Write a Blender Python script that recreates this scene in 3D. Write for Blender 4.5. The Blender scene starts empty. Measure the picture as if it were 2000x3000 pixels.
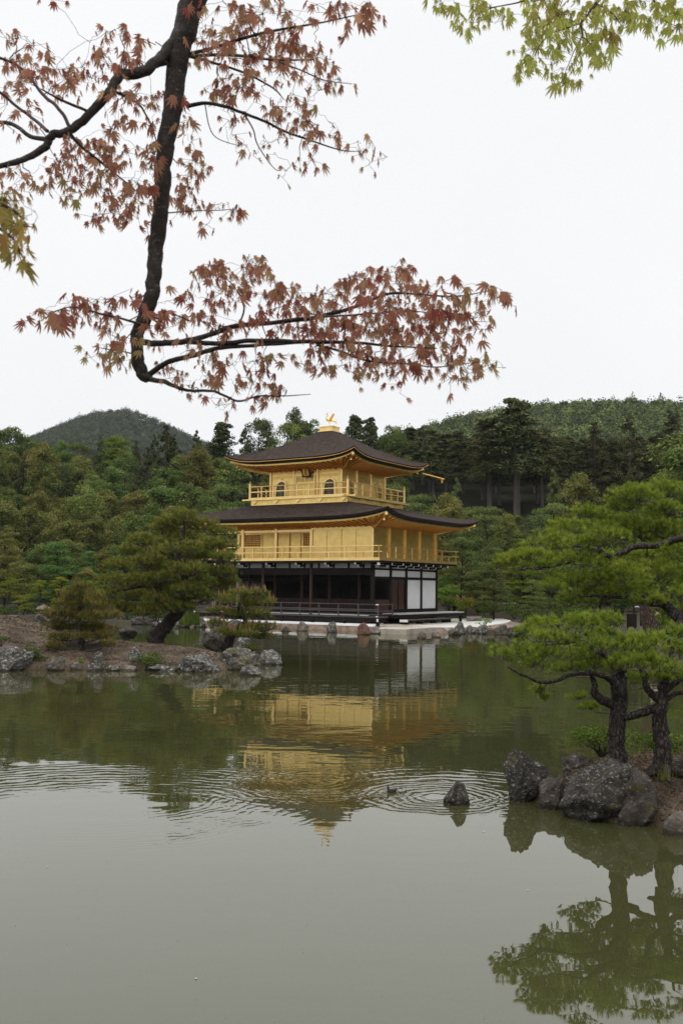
import bpy, bmesh, math, random
import numpy as np
from mathutils import Vector, Matrix, noise as mnoise
rad = math.radians
SC = bpy.context.scene
COL = SC.collection

# ------------------------------------------------------------------ camera
FPX, CAMH = 2917.0, 2.78
PITCH = math.atan(221 / 2917.0)
ROLL = 0.011
_f = np.array([0, math.cos(PITCH), math.sin(PITCH)])
_r0 = np.array([1.0, 0, 0])
_u0 = np.cross(_r0, _f)
_r = _r0 * math.cos(ROLL) + _u0 * math.sin(ROLL)
_u = -_r0 * math.sin(ROLL) + _u0 * math.cos(ROLL)
cd = bpy.data.cameras.new('camera')
cam = bpy.data.objects.new('camera', cd)
COL.objects.link(cam)
cam.matrix_world = Matrix(((_r[0], _u[0], -_f[0], 0), (_r[1], _u[1], -_f[1], 0), (_r[2], _u[2], -_f[2], CAMH), (0, 0, 0, 1)))
cd.sensor_fit = 'VERTICAL'
cd.sensor_width = 24
cd.sensor_height = 36
cd.lens = 35
cd.clip_start = 0.1
cd.clip_end = 6000
cd.dof.use_dof = True
cd.dof.focus_distance = 45
cd.dof.aperture_fstop = 9
SC.camera = cam

# ------------------------------------------------------------------ sky, sun, exposure
W = bpy.data.worlds.new('World')
SC.world = W
W.use_nodes = True
wn, wl = W.node_tree.nodes, W.node_tree.links
wn.clear()
SUN_EL, SUN_AZ = rad(58), rad(215)
sky = wn.new('ShaderNodeTexSky')
sky.sky_type = 'NISHITA'
sky.sun_disc = False
sky.sun_elevation = SUN_EL
sky.sun_rotation = SUN_AZ
hsv = wn.new('ShaderNodeHueSaturation')
hsv.inputs['Saturation'].default_value = 0.25
wl.new(sky.outputs[0], hsv.inputs['Color'])
sk = wn.new('ShaderNodeVectorMath'); sk.operation = 'SCALE'
sk.inputs['Scale'].default_value = 0.06
wl.new(hsv.outputs[0], sk.inputs[0])
tc = wn.new('ShaderNodeTexCoord')
sep = wn.new('ShaderNodeSeparateXYZ')
wl.new(tc.outputs['Generated'], sep.inputs[0])
ramp = wn.new('ShaderNodeValToRGB')          # cloud layer: paler near the horizon, bright overhead
e = ramp.color_ramp.elements
e[0].position = 0.0; e[0].color = (0.765, 0.775, 0.795, 1)
e[1].position = 1.0; e[1].color = (1.0, 1.0, 1.0, 1)
for p, c in ((0.12, (0.79, 0.80, 0.815, 1)), (0.3, (0.815, 0.82, 0.83, 1)), (0.52, (0.82, 0.825, 0.835, 1))):
    q = e.new(p); q.color = c
wl.new(sep.outputs['Z'], ramp.inputs[0])
cl = wn.new('ShaderNodeTexNoise'); cl.inputs['Scale'].default_value = 2.2; cl.inputs['Detail'].default_value = 4
wl.new(tc.outputs['Generated'], cl.inputs['Vector'])
mr = wn.new('ShaderNodeMapRange'); mr.inputs['From Min'].default_value = 0.3; mr.inputs['From Max'].default_value = 0.7
mr.inputs['To Min'].default_value = 0.975; mr.inputs['To Max'].default_value = 1.02
wl.new(cl.outputs['Fac'], mr.inputs['Value'])
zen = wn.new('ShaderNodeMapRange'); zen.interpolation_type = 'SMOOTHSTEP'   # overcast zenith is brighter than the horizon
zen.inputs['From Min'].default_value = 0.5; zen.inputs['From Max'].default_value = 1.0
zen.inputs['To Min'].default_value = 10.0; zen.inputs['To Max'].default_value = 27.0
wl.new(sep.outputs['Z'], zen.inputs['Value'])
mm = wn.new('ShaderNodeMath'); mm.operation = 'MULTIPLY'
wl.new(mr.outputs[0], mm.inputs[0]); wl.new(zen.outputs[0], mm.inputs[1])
cs = wn.new('ShaderNodeVectorMath'); cs.operation = 'SCALE'
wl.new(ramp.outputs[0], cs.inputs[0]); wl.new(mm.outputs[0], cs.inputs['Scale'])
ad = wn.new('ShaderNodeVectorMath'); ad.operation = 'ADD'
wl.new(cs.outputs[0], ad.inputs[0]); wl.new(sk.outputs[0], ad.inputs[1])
bg = wn.new('ShaderNodeBackground')
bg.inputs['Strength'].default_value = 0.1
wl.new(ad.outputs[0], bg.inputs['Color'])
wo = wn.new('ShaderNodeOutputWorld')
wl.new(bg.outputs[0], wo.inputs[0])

sd = bpy.data.lights.new('sun', 'SUN')
sd.energy = 0.7
sd.angle = rad(50)
sd.color = (1.0, 0.97, 0.92)
sun = bpy.data.objects.new('sun', sd)
COL.objects.link(sun)
_dx, _dy = math.sin(SUN_AZ) * math.cos(SUN_EL), math.cos(SUN_AZ) * math.cos(SUN_EL)
sun.rotation_euler = Vector((_dx, _dy, math.sin(SUN_EL))).to_track_quat('Z', 'Y').to_euler()
SC.view_settings.view_transform = 'Standard'
SC.view_settings.look = 'None'
SC.view_settings.exposure = 0.18
SC.view_settings.gamma = 1.0
cy = SC.cycles
cy.max_bounces = 7; cy.diffuse_bounces = 3; cy.glossy_bounces = 4; cy.transmission_bounces = 4
cy.transparent_max_bounces = 4; cy.volume_bounces = 0
cy.caustics_reflective = False; cy.caustics_refractive = False
cy.use_denoising = True
cy.denoising_prefilter = 'NONE'
cy.sample_clamp_indirect = 6

# ------------------------------------------------------------------ helpers
def ray(px, py):
    return _r * (px - 1000) / FPX + _u * (1500 - py) / FPX + _f
def at(px, py, Y):
    d = ray(px, py)
    return Vector(np.array([0, 0, CAMH]) + d * (Y / d[1]))
def onz(px, py, z=0.0):
    d = ray(px, py)
    return Vector(np.array([0, 0, CAMH]) + d * ((z - CAMH) / d[2]))
def proj(p):
    q = np.array(p) - np.array([0, 0, CAMH]); z = q @ _f
    return 1000 + FPX * (q @ _r) / z, 1500 - FPX * (q @ _u) / z
def lerp(a, b, t): return a + (b - a) * t
def interp(x, pts):
    xs = [p[0] for p in pts]; ys = [p[1] for p in pts]
    return float(np.interp(x, xs, ys))

def tag(o, label=None, cat=None, group=None, kind=None):
    if label: o['label'] = label
    if cat: o['category'] = cat
    if group: o['group'] = group
    if kind: o['kind'] = kind
    return o
def empty(name, loc=(0, 0, 0), rz=0.0):
    o = bpy.data.objects.new(name, None)
    COL.objects.link(o)
    o.location = loc; o.rotation_euler = (0, 0, rz)
    o.empty_display_size = 0.3
    return o
def link(name, me, m=None, parent=None):
    o = bpy.data.objects.new(name, me)
    COL.objects.link(o)
    if m is not None:
        for k in (m if isinstance(m, (list, tuple)) else [m]):
            me.materials.append(k)
    if parent is not None: o.parent = parent
    return o
def rawmesh(name, v, f, smooth=False, tint=None):
    """v (N,3) array, f (M,k) int array -> mesh; tint: per-vertex float kept as an attribute."""
    me = bpy.data.meshes.new(name)
    v = np.asarray(v, np.float32); f = np.asarray(f, np.int32)
    M, k = f.shape
    me.vertices.add(len(v)); me.vertices.foreach_set('co', v.ravel())
    me.loops.add(M * k); me.loops.foreach_set('vertex_index', f.ravel())
    me.polygons.add(M)
    me.polygons.foreach_set('loop_start', np.arange(0, M * k, k, dtype=np.int32))
    me.polygons.foreach_set('loop_total', np.full(M, k, np.int32))
    if smooth: me.polygons.foreach_set('use_smooth', np.ones(M, bool))
    if tint is not None:
        a = me.attributes.new('tint', 'FLOAT', 'POINT')
        a.data.foreach_set('value', np.asarray(tint, np.float32))
    me.update(calc_edges=True)
    return me

class MB:
    """collects boxes, beams, tubes into ONE mesh"""
    def __init__(s): s.v = []; s.f = []
    def add(s, vs, fs):
        n = len(s.v); s.v += [tuple(x) for x in vs]; s.f += [tuple(i + n for i in q) for q in fs]; return s
    def box(s, x0, x1, y0, y1, z0, z1):
        vs = [(x0, y0, z0), (x1, y0, z0), (x1, y1, z0), (x0, y1, z0), (x0, y0, z1), (x1, y0, z1), (x1, y1, z1), (x0, y1, z1)]
        return s.add(vs, [(0, 3, 2, 1), (4, 5, 6, 7), (0, 1, 5, 4), (1, 2, 6, 5), (2, 3, 7, 6), (3, 0, 4, 7)])
    def beam(s, a, b, w, h):
        a, b = Vector(a), Vector(b); d = (b - a).normalized()
        sx = d.cross(Vector((0, 0, 1)))
        if sx.length < 1e-4: sx = Vector((1, 0, 0))
        sx.normalize(); up = sx.cross(d)
        vs = []
        for p in (a, b):
            for i, j in ((-1, -1), (1, -1), (1, 1), (-1, 1)): vs.append(p + sx * (i * w / 2) + up * (j * h / 2))
        return s.add(vs, [(3, 2, 1, 0), (4, 5, 6, 7), (0, 1, 5, 4), (1, 2, 6, 5), (2, 3, 7, 6), (3, 0, 4, 7)])
    def tube(s, pts, rs, n=8, cap=True, knobs=0.0):
        pts = [Vector(p) for p in pts]
        if not isinstance(rs, (list, tuple)): rs = [rs] * len(pts)
        t0 = (pts[1] - pts[0]).normalized()
        x = t0.cross(Vector((0, 0, 1)))
        if x.length < 1e-3: x = t0.cross(Vector((0, 1, 0)))
        x.normalize(); vs = []; fs = []
        for i, p in enumerate(pts):
            t = (pts[min(i + 1, len(pts) - 1)] - pts[max(i - 1, 0)]).normalized()
            x = (x - t * x.dot(t)).normalized(); y = t.cross(x)
            for k in range(n):
                a = 2 * math.pi * k / n
                d_ = x * math.cos(a) + y * math.sin(a); q_ = rs[i]
                if knobs:
                    w_ = (p + d_ * q_) * (0.55 / max(rs[i], 0.01))
                    q_ *= 1 + knobs * (mnoise.noise(w_) + 0.6 * mnoise.noise(w_ * 2.7))
                vs.append(p + d_ * q_)
        for i in range(len(pts) - 1):
            for k in range(n):
                k2 = (k + 1) % n
                fs.append((i * n + k, i * n + k2, (i + 1) * n + k2, (i + 1) * n + k))
        if cap:
            fs.append(tuple(range(n - 1, -1, -1))); fs.append(tuple((len(pts) - 1) * n + k for k in range(n)))
        return s.add(vs, fs)
    def lathe(s, c, prof, n=16):
        c = Vector(c); vs = []; fs = []
        for r, z in prof:
            for k in range(n):
                a = 2 * math.pi * k / n; vs.append(c + Vector((r * math.cos(a), r * math.sin(a), z)))
        for i in range(len(prof) - 1):
            for k in range(n):
                k2 = (k + 1) % n; fs.append((i * n + k, i * n + k2, (i + 1) * n + k2, (i + 1) * n + k))
        fs.append(tuple(range(n - 1, -1, -1))); fs.append(tuple((len(prof) - 1) * n + k for k in range(n)))
        return s.add(vs, fs)
    def prism(s, outline, axis, a, b):
        """outline: 2D pts; axis 'x' -> (a..b) along x with outline (y,z); 'y' -> along y with outline (x,z)"""
        n = len(outline); vs = []
        for c in (a, b):
            for p, q in outline:
                vs.append((c, p, q) if axis == 'x' else ((p, c, q) if axis == 'y' else (p, q, c)))
        fs = [(i, (i + 1) % n, n + (i + 1) % n, n + i) for i in range(n)]
        fs += [tuple(range(n - 1, -1, -1)), tuple(range(n, 2 * n))]
        return s.add(vs, fs)
    def build(s, name, m=None, parent=None, smooth=False, recalc=True, bevel=0.0):
        me = bpy.data.meshes.new(name)
        me.from_pydata(s.v, [], s.f)
        if recalc:
            bm = bmesh.new(); bm.from_mesh(me); bmesh.ops.recalc_face_normals(bm, faces=bm.faces); bm.to_mesh(me); bm.free()
        if smooth: me.polygons.foreach_set('use_smooth', np.ones(len(me.polygons), bool))
        o = link(name, me, m, parent)
        if bevel:
            b = o.modifiers.new('bevel', 'BEVEL'); b.width = bevel; b.segments = 2; b.limit_method = 'ANGLE'
        return o

def smooth_path(pts, rs=None, k=6, wob=0.0, rng=None):
    """Catmull-Rom through pts (with radii); wob adds small sideways wander"""
    P = [Vector(p) for p in pts]
    if len(P) < 3: k = max(k, 4)
    out = []; ro = []
    for i in range(len(P) - 1):
        p0 = P[max(i - 1, 0)]; p1 = P[i]; p2 = P[i + 1]; p3 = P[min(i + 2, len(P) - 1)]
        for j in range(k):
            t = j / k
            q = 0.5 * ((2 * p1) + (p2 - p0) * t + (2 * p0 - 5 * p1 + 4 * p2 - p3) * t * t + (3 * p1 - p0 - 3 * p2 + p3) * t ** 3)
            if wob and rng: q = q + Vector((rng.uniform(-1, 1), rng.uniform(-1, 1), rng.uniform(-1, 1))) * wob
            out.append(q)
            if rs: ro.append(lerp(rs[i], rs[i + 1], t))
    out.append(P[-1])
    if rs: ro.append(rs[-1])
    return (out, ro) if rs else out

# ------------------------------------------------------------------ materials
def newmat(name):
    m = bpy.data.materials.new(name); m.use_nodes = True
    nt = m.node_tree; nt.nodes.clear()
    out = nt.nodes.new('ShaderNodeOutputMaterial')
    return m, nt, out
def N(nt, t, **kw):
    n = nt.nodes.new('ShaderNode' + t)
    for k, v in kw.items():
        if k in n.inputs.keys(): n.inputs[k].default_value = v
        else: setattr(n, k, v)
    return n
def rampnode(nt, src, stops, interp_='LINEAR'):
    r = nt.nodes.new('ShaderNodeValToRGB'); r.color_ramp.interpolation = interp_
    el = r.color_ramp.elements
    el[0].position, el[0].color = stops[0][0], (*stops[0][1], 1)
    el[1].position, el[1].color = stops[-1][0], (*stops[-1][1], 1)
    for p, c in stops[1:-1]:
        q = el.new(p); q.color = (*c, 1)
    nt.links.new(src, r.inputs[0])
    return r.outputs[0]
def noisecoord(nt, scale, stretch=(1, 1, 1), detail=6, rough=0.6, kind='Object'):
    t = N(nt, 'TexCoord'); mp = N(nt, 'Mapping')
    mp.inputs['Scale'].default_value = stretch
    nt.links.new(t.outputs[kind], mp.inputs[0])
    n = N(nt, 'TexNoise', Scale=scale, Detail=detail, Roughness=rough)
    nt.links.new(mp.outputs[0], n.inputs['Vector'])
    return n.outputs['Fac'], mp.outputs[0]
def surf(name, stops, scale=3.0, stretch=(1, 1, 1), rough=0.8, metal=0.0, bump=0.0, bscale=None, detail=8, spec=0.3, lo=0.3, hi=0.7, kind='Object', bstretch=None):
    """Principled with noise-driven colour between the stops and optional noise bump"""
    m, nt, out = newmat(name)
    f, vec = noisecoord(nt, scale, stretch, detail, kind=kind)
    n = len(stops)
    col = rampnode(nt, f, [(lo + (hi - lo) * i / (n - 1), c) for i, c in enumerate(stops)])
    b = N(nt, 'BsdfPrincipled', Roughness=rough, Metallic=metal)
    b.inputs['Specular IOR Level'].default_value = spec
    nt.links.new(col, b.inputs['Base Color'])
    if bump:
        f2, _ = noisecoord(nt, bscale or scale * 4, bstretch or stretch, 8, 0.65, kind)
        bp = N(nt, 'Bump', Strength=1.0, Distance=bump)
        nt.links.new(f2, bp.inputs['Height']); nt.links.new(bp.outputs[0], b.inputs['Normal'])
    nt.links.new(b.outputs[0], out.inputs[0])
    return m
def foliage(name, stops, transl=0.3, objvar=0.0, huevar=0.0, gloss=0.0):
    """leaf colour from the per-leaf tint attribute, each tree a little different"""
    m, nt, out = newmat(name)
    a = N(nt, 'Attribute', attribute_name='tint')
    n = len(stops)
    col = rampnode(nt, a.outputs['Fac'], [(i / (n - 1), c) for i, c in enumerate(stops)])
    if objvar or huevar:
        oi = N(nt, 'ObjectInfo')
        hv = N(nt, 'HueSaturation')
        m1 = N(nt, 'MapRange'); m1.inputs['To Min'].default_value = 1 - objvar; m1.inputs['To Max'].default_value = 1 + objvar
        nt.links.new(oi.outputs['Random'], m1.inputs[0]); nt.links.new(m1.outputs[0], hv.inputs['Value'])
        mu = N(nt, 'Math', operation='MULTIPLY'); mu.inputs[1].default_value = 7.31
        fr = N(nt, 'Math', operation='FRACT')
        nt.links.new(oi.outputs['Random'], mu.inputs[0]); nt.links.new(mu.outputs[0], fr.inputs[0])
        m2 = N(nt, 'MapRange'); m2.inputs['To Min'].default_value = 0.5 - huevar; m2.inputs['To Max'].default_value = 0.5 + huevar
        nt.links.new(fr.outputs[0], m2.inputs[0]); nt.links.new(m2.outputs[0], hv.inputs['Hue'])
        nt.links.new(col, hv.inputs['Color']); col = hv.outputs[0]
    d = N(nt, 'BsdfDiffuse'); nt.links.new(col, d.inputs['Color'])
    sh = d.outputs[0]
    if transl:
        t = N(nt, 'BsdfTranslucent'); nt.links.new(col, t.inputs['Color'])
        mx = N(nt, 'MixShader'); mx.inputs[0].default_value = transl
        nt.links.new(sh, mx.inputs[1]); nt.links.new(t.outputs[0], mx.inputs[2]); sh = mx.outputs[0]
    if gloss:
        g = N(nt, 'BsdfGlossy', Roughness=0.45)
        mx = N(nt, 'MixShader'); mx.inputs[0].default_value = gloss
        nt.links.new(sh, mx.inputs[1]); nt.links.new(g.outputs[0], mx.inputs[2]); sh = mx.outputs[0]
    nt.links.new(sh, out.inputs[0])
    return m

M = {}
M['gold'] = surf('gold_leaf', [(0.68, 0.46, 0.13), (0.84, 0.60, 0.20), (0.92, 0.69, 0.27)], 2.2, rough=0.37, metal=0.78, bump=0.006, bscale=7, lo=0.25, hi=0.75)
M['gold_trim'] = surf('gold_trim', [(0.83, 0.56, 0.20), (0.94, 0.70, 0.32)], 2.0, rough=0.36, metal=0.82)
M['gold_dark'] = surf('deep_orange_gold', [(0.70, 0.36, 0.08), (0.85, 0.48, 0.13)], 3.0, rough=0.5, metal=0.7)  # deep orange gold; on soffits the bounced eave light is put into it
M['bark_roof'] = surf('cypress_bark_shingle', [(0.017, 0.0115, 0.009), (0.032, 0.0225, 0.018), (0.054, 0.040, 0.033), (0.088, 0.072, 0.063)], 3.4, (1, 1, 3.0), rough=0.9, spec=0.08, bump=0.05, bscale=16, lo=0.25, hi=0.85, bstretch=(1, 1, 5), detail=12)
M['bark_edge'] = surf('shingle_edge', [(0.016, 0.012, 0.010), (0.032, 0.024, 0.020)], 5, (1, 1, 6), rough=0.9)
M['dark_wood'] = surf('dark_lacquered_wood', [(0.008, 0.0058, 0.0048), (0.017, 0.012, 0.0095)], 4, (1, 1, 0.2), rough=0.6, spec=0.15)
M['red_wood'] = surf('red_brown_wood', [(0.030, 0.012, 0.009), (0.062, 0.024, 0.016)], 5, (3, 3, 0.25), rough=0.55)
M['grey_wood'] = surf('weathered_wood', [(0.045, 0.040, 0.038), (0.10, 0.09, 0.085)], 4, (0.3, 3, 3), rough=0.6)
M['pale_plank'] = surf('worn_plank', [(0.30, 0.29, 0.28), (0.48, 0.47, 0.46)], 4, (0.4, 3, 3), rough=0.5)
M['plaster'] = surf('white_plaster', [(0.60, 0.605, 0.61), (0.68, 0.685, 0.69)], 1.2, rough=0.9)
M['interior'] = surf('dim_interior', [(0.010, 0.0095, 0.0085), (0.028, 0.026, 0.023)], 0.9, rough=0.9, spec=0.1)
M['white_metal'] = surf('white_end_cap', [(0.72, 0.72, 0.70), (0.80, 0.80, 0.78)], 6, rough=0.5)
M['gap'] = surf('dark_opening', [(0.03, 0.022, 0.012), (0.06, 0.045, 0.025)], 3, rough=0.9)
M['gravel'] = surf('white_gravel', [(0.46, 0.45, 0.42), (0.60, 0.59, 0.56)], 30, rough=0.95, bump=0.01, bscale=60)
M['slab'] = surf('pale_stone_slab', [(0.22, 0.19, 0.15), (0.38, 0.34, 0.28), (0.45, 0.41, 0.34)], 1.6, rough=0.9, bump=0.02, bscale=12)
M['slab_dark'] = surf('stained_stone', [(0.06, 0.055, 0.05), (0.16, 0.14, 0.12), (0.28, 0.25, 0.21)], 2.5, (1, 1, 2), rough=0.95, bump=0.04, bscale=8)
M['retain'] = surf('earth_bank', [(0.11, 0.075, 0.055), (0.20, 0.145, 0.11), (0.27, 0.20, 0.155)], 2.2, rough=0.95, bump=0.06, bscale=6)
M['litter'] = surf('needle_litter', [(0.034, 0.024, 0.015), (0.066, 0.047, 0.030), (0.115, 0.085, 0.058), (0.15, 0.118, 0.084)], 1.4, rough=1.0, bump=0.07, bscale=26, detail=14)
M['soil_shade'] = surf('shade_toned_forest_floor', [(0.007, 0.0075, 0.004), (0.013, 0.013, 0.007), (0.022, 0.02, 0.011)], 0.25, rough=1.0, spec=0.05)  # near-black tone puts the shade under the trees into the ground colour
M['f_shrub'] = foliage('low_shrub_foliage', [(0.035, 0.06, 0.013), (0.07, 0.105, 0.02), (0.115, 0.155, 0.03)], 0.25)
M['moss_ground'] = surf('mossy_ground', [(0.020, 0.020, 0.010), (0.038, 0.030, 0.018), (0.035, 0.038, 0.015)], 0.5, rough=1.0, bump=0.05, bscale=8)

def bark_mat(name, c0, c1, c2, sc=9.0, depth=0.03, stretch=(1, 1, 0.28)):
    m, nt, out = newmat(name)
    t = N(nt, 'TexCoord'); mp = N(nt, 'Mapping'); mp.inputs['Scale'].default_value = stretch
    nt.links.new(t.outputs['Object'], mp.inputs[0])
    nz = N(nt, 'TexNoise', Scale=sc * 0.8, Detail=6, Roughness=0.65)
    nt.links.new(mp.outputs[0], nz.inputs['Vector'])
    mixv = N(nt, 'VectorMath', operation='MULTIPLY_ADD')
    mixv.inputs[1].default_value = (0.12, 0.12, 0.12)
    nt.links.new(nz.outputs['Color'], mixv.inputs[0]); nt.links.new(mp.outputs[0], mixv.inputs[2])
    vo = N(nt, 'TexVoronoi', Scale=sc, feature='DISTANCE_TO_EDGE')
    nt.links.new(mixv.outputs[0], vo.inputs['Vector'])
    ad_ = N(nt, 'Math', operation='MULTIPLY_ADD'); ad_.inputs[1].default_value = 2.2
    nt.links.new(vo.outputs['Distance'], ad_.inputs[0])
    s2 = N(nt, 'Math', operation='MULTIPLY'); s2.inputs[1].default_value = 0.5
    nt.links.new(nz.outputs['Fac'], s2.inputs[0]); nt.links.new(s2.outputs[0], ad_.inputs[2])
    col = rampnode(nt, ad_.outputs[0], [(0.25, c0), (0.5, c1), (0.95, c2)])
    b = N(nt, 'BsdfPrincipled', Roughness=0.9); b.inputs['Specular IOR Level'].default_value = 0.15
    nt.links.new(col, b.inputs['Base Color'])
    bp = N(nt, 'Bump', Strength=1.0, Distance=depth)
    nt.links.new(ad_.outputs[0], bp.inputs['Height']); nt.links.new(bp.outputs[0], b.inputs['Normal'])
    nt.links.new(b.outputs[0], out.inputs[0])
    return m
M['pine_bark'] = bark_mat('pine_bark', (0.010, 0.008, 0.007), (0.034, 0.027, 0.024), (0.095, 0.08, 0.072), 26, 0.016, (1, 1, 0.35))
M['pine_twig'] = surf('pine_twig_bark', [(0.026, 0.021, 0.018), (0.075, 0.063, 0.056), (0.16, 0.14, 0.13)], 9, rough=0.95, bump=0.012, bscale=30)
M['red_bark'] = bark_mat('red_pine_bark', (0.022, 0.014, 0.011), (0.065, 0.042, 0.034), (0.13, 0.095, 0.08), 16, 0.02, (1, 1, 0.35))
M['maple_twig'] = surf('maple_twig', [(0.030, 0.018, 0.016), (0.055, 0.030, 0.026), (0.05, 0.045, 0.018)], 3, rough=0.8)
M['grey_trunk'] = surf('grey_trunk', [(0.04, 0.034, 0.03), (0.12, 0.105, 0.095)], 1.0, (1, 1, 0.15), rough=0.95)
M['dark_trunk'] = surf('dark_trunk', [(0.02, 0.016, 0.013), (0.05, 0.04, 0.034)], 1.0, (1, 1, 0.15), rough=0.95)

def rock_mat(name, base, mid, pale, lichen, moss=0.0, sc=1.0, liamt=0.56):
    m, nt, out = newmat(name)
    f1, _ = noisecoord(nt, 2.2 * sc, (1, 1, 1), 10, 0.7)
    col = rampnode(nt, f1, [(0.3, base), (0.5, mid), (0.72, pale)])
    f2, _ = noisecoord(nt, 7.0 * sc, (1, 1, 1.6), 8, 0.75)
    lm = rampnode(nt, f2, [(liamt, (0, 0, 0)), (liamt + 0.07, (1, 1, 1))])
    mx = N(nt, 'Mix', data_type='RGBA'); nt.links.new(lm, mx.inputs['Factor'])
    nt.links.new(col, mx.inputs[6]); mx.inputs[7].default_value = (*lichen, 1)
    c = mx.outputs[2]
    if moss:
        g = N(nt, 'NewGeometry'); sp = N(nt, 'SeparateXYZ'); nt.links.new(g.outputs['Position'], sp.inputs[0])
        f3, _ = noisecoord(nt, 3.0 * sc, (1, 1, 1), 6, 0.6)
        mm_ = rampnode(nt, f3, [(0.62 - moss * 0.3, (0, 0, 0)), (0.70 - moss * 0.3, (1, 1, 1))])
        mx2 = N(nt, 'Mix', data_type='RGBA'); nt.links.new(mm_, mx2.inputs['Factor'])
        nt.links.new(c, mx2.inputs[6]); mx2.inputs[7].default_value = (0.10, 0.085, 0.022, 1); c = mx2.outputs[2]
    gw = N(nt, 'NewGeometry'); sw = N(nt, 'SeparateXYZ'); nt.links.new(gw.outputs['Position'], sw.inputs[0])
    fw, _ = noisecoord(nt, 4.0 * sc, (1, 1, 1), 4, 0.6)
    aw = N(nt, 'Math', operation='MULTIPLY_ADD'); aw.inputs[1].default_value = 0.10; aw.inputs[2].default_value = -0.05
    nt.links.new(fw, aw.inputs[0])
    zw = N(nt, 'Math', operation='ADD'); nt.links.new(sw.outputs['Z'], zw.inputs[0]); nt.links.new(aw.outputs[0], zw.inputs[1])
    wet = rampnode(nt, zw.outputs[0], [(0.045, (0.42, 0.40, 0.37)), (0.065, (1, 1, 1))])      # stone stays wet just above the water
    mw = N(nt, 'Mix', data_type='RGBA', blend_type='MULTIPLY'); mw.inputs['Factor'].default_value = 1.0
    nt.links.new(c, mw.inputs[6]); nt.links.new(wet, mw.inputs[7]); c = mw.outputs[2]
    b = N(nt, 'BsdfPrincipled', Roughness=0.88); b.inputs['Specular IOR Level'].default_value = 0.25
    nt.links.new(c, b.inputs['Base Color'])
    f4, _ = noisecoord(nt, 9 * sc, (1, 1, 1), 12, 0.72)
    bp = N(nt, 'Bump', Strength=1.0, Distance=0.13 / sc); nt.links.new(f4, bp.inputs['Height'])
    nt.links.new(bp.outputs[0], b.inputs['Normal']); nt.links.new(b.outputs[0], out.inputs[0])
    return m
M['rock_dark'] = rock_mat('dark_rock', (0.017, 0.0145, 0.012), (0.044, 0.038, 0.032), (0.095, 0.085, 0.073), (0.27, 0.26, 0.235), 0.12, 2.8, 0.545)
M['rock_grey'] = rock_mat('grey_lichen_rock', (0.030, 0.027, 0.023), (0.085, 0.076, 0.066), (0.17, 0.155, 0.14), (0.42, 0.42, 0.37), 0.0, 1.3, 0.535)
M['rock_moss'] = rock_mat('mossy_rock', (0.032, 0.029, 0.024), (0.08, 0.073, 0.062), (0.15, 0.14, 0.12), (0.40, 0.40, 0.35), 0.35, 1.3, 0.55)
M['rock_pale'] = rock_mat('pale_rock', (0.085, 0.07, 0.058), (0.17, 0.145, 0.12), (0.27, 0.235, 0.2), (0.36, 0.34, 0.30), 0.0, 1.0, 0.60)
M['rock_red'] = rock_mat('reddish_rock', (0.06, 0.032, 0.024), (0.14, 0.075, 0.055), (0.2, 0.12, 0.09), (0.25, 0.2, 0.17), 0.0, 1.0, 0.64)
M['rock_red_grey'] = rock_mat('rusty_grey_rock', (0.030, 0.024, 0.020), (0.075, 0.063, 0.053), (0.13, 0.112, 0.094), (0.26, 0.235, 0.21), 0.1, 1.6, 0.56)

M['maple_bark'] = rock_mat('maple_bark', (0.018, 0.014, 0.011), (0.042, 0.034, 0.028), (0.10, 0.09, 0.08), (0.19, 0.18, 0.17), 0, 7.0, 0.58)
# leaves and needles
M['needle'] = foliage('pine_needle', [(0.0784, 0.1232, 0.0202), (0.1512, 0.2128, 0.0291), (0.2408, 0.2968, 0.0403), (0.336, 0.3696, 0.0582)], 0.42, 0.05, 0.005)
M['needle_olive'] = foliage('olive_pine_needle', [(0.0605, 0.0902, 0.022), (0.1265, 0.1595, 0.0308), (0.2035, 0.22, 0.0418), (0.275, 0.275, 0.0605)], 0.4, 0.06, 0.006)
M['needle_bright'] = foliage('bright_pine_needle', [(0.08, 0.105, 0.014), (0.16, 0.185, 0.02), (0.25, 0.265, 0.03)], 0.35, 0.1, 0.01)
M['needle_rust'] = foliage('rusty_pine_needle', [(0.055, 0.075, 0.019), (0.115, 0.128, 0.028), (0.19, 0.17, 0.042), (0.27, 0.17, 0.07)], 0.4)
M['shoot'] = foliage('pine_candle', [(0.30, 0.19, 0.09), (0.42, 0.24, 0.13)], 0.3)
M['lattice_grey'] = surf('aged_lattice', [(0.34, 0.29, 0.20), (0.44, 0.38, 0.27)], 6, rough=0.7)
M['leaf_red'] = foliage('red_maple_leaf', [(0.30, 0.085, 0.066), (0.385, 0.17, 0.115), (0.45, 0.25, 0.15), (0.42, 0.285, 0.14), (0.36, 0.315, 0.11)], 0.6)
M['leaf_amber'] = foliage('amber_maple_leaf', [(0.36, 0.16, 0.07), (0.38, 0.24, 0.08), (0.36, 0.28, 0.08), (0.30, 0.27, 0.08)], 0.6)
M['leaf_lime'] = foliage('lime_maple_leaf', [(0.30, 0.23, 0.075), (0.38, 0.35, 0.09), (0.46, 0.48, 0.12), (0.52, 0.58, 0.16)], 0.62)
M['f_broad'] = foliage('broadleaf_foliage', [(0.0378, 0.0614, 0.0189), (0.0791, 0.118, 0.0319), (0.1322, 0.1746, 0.0484), (0.1947, 0.2242, 0.0661)], 0.2, 0.28, 0.02)
M['f_olive'] = foliage('olive_foliage', [(0.0515, 0.0605, 0.0179), (0.1042, 0.1142, 0.0302), (0.1658, 0.1658, 0.047), (0.2296, 0.2128, 0.0739)], 0.2, 0.22, 0.018)
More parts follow.
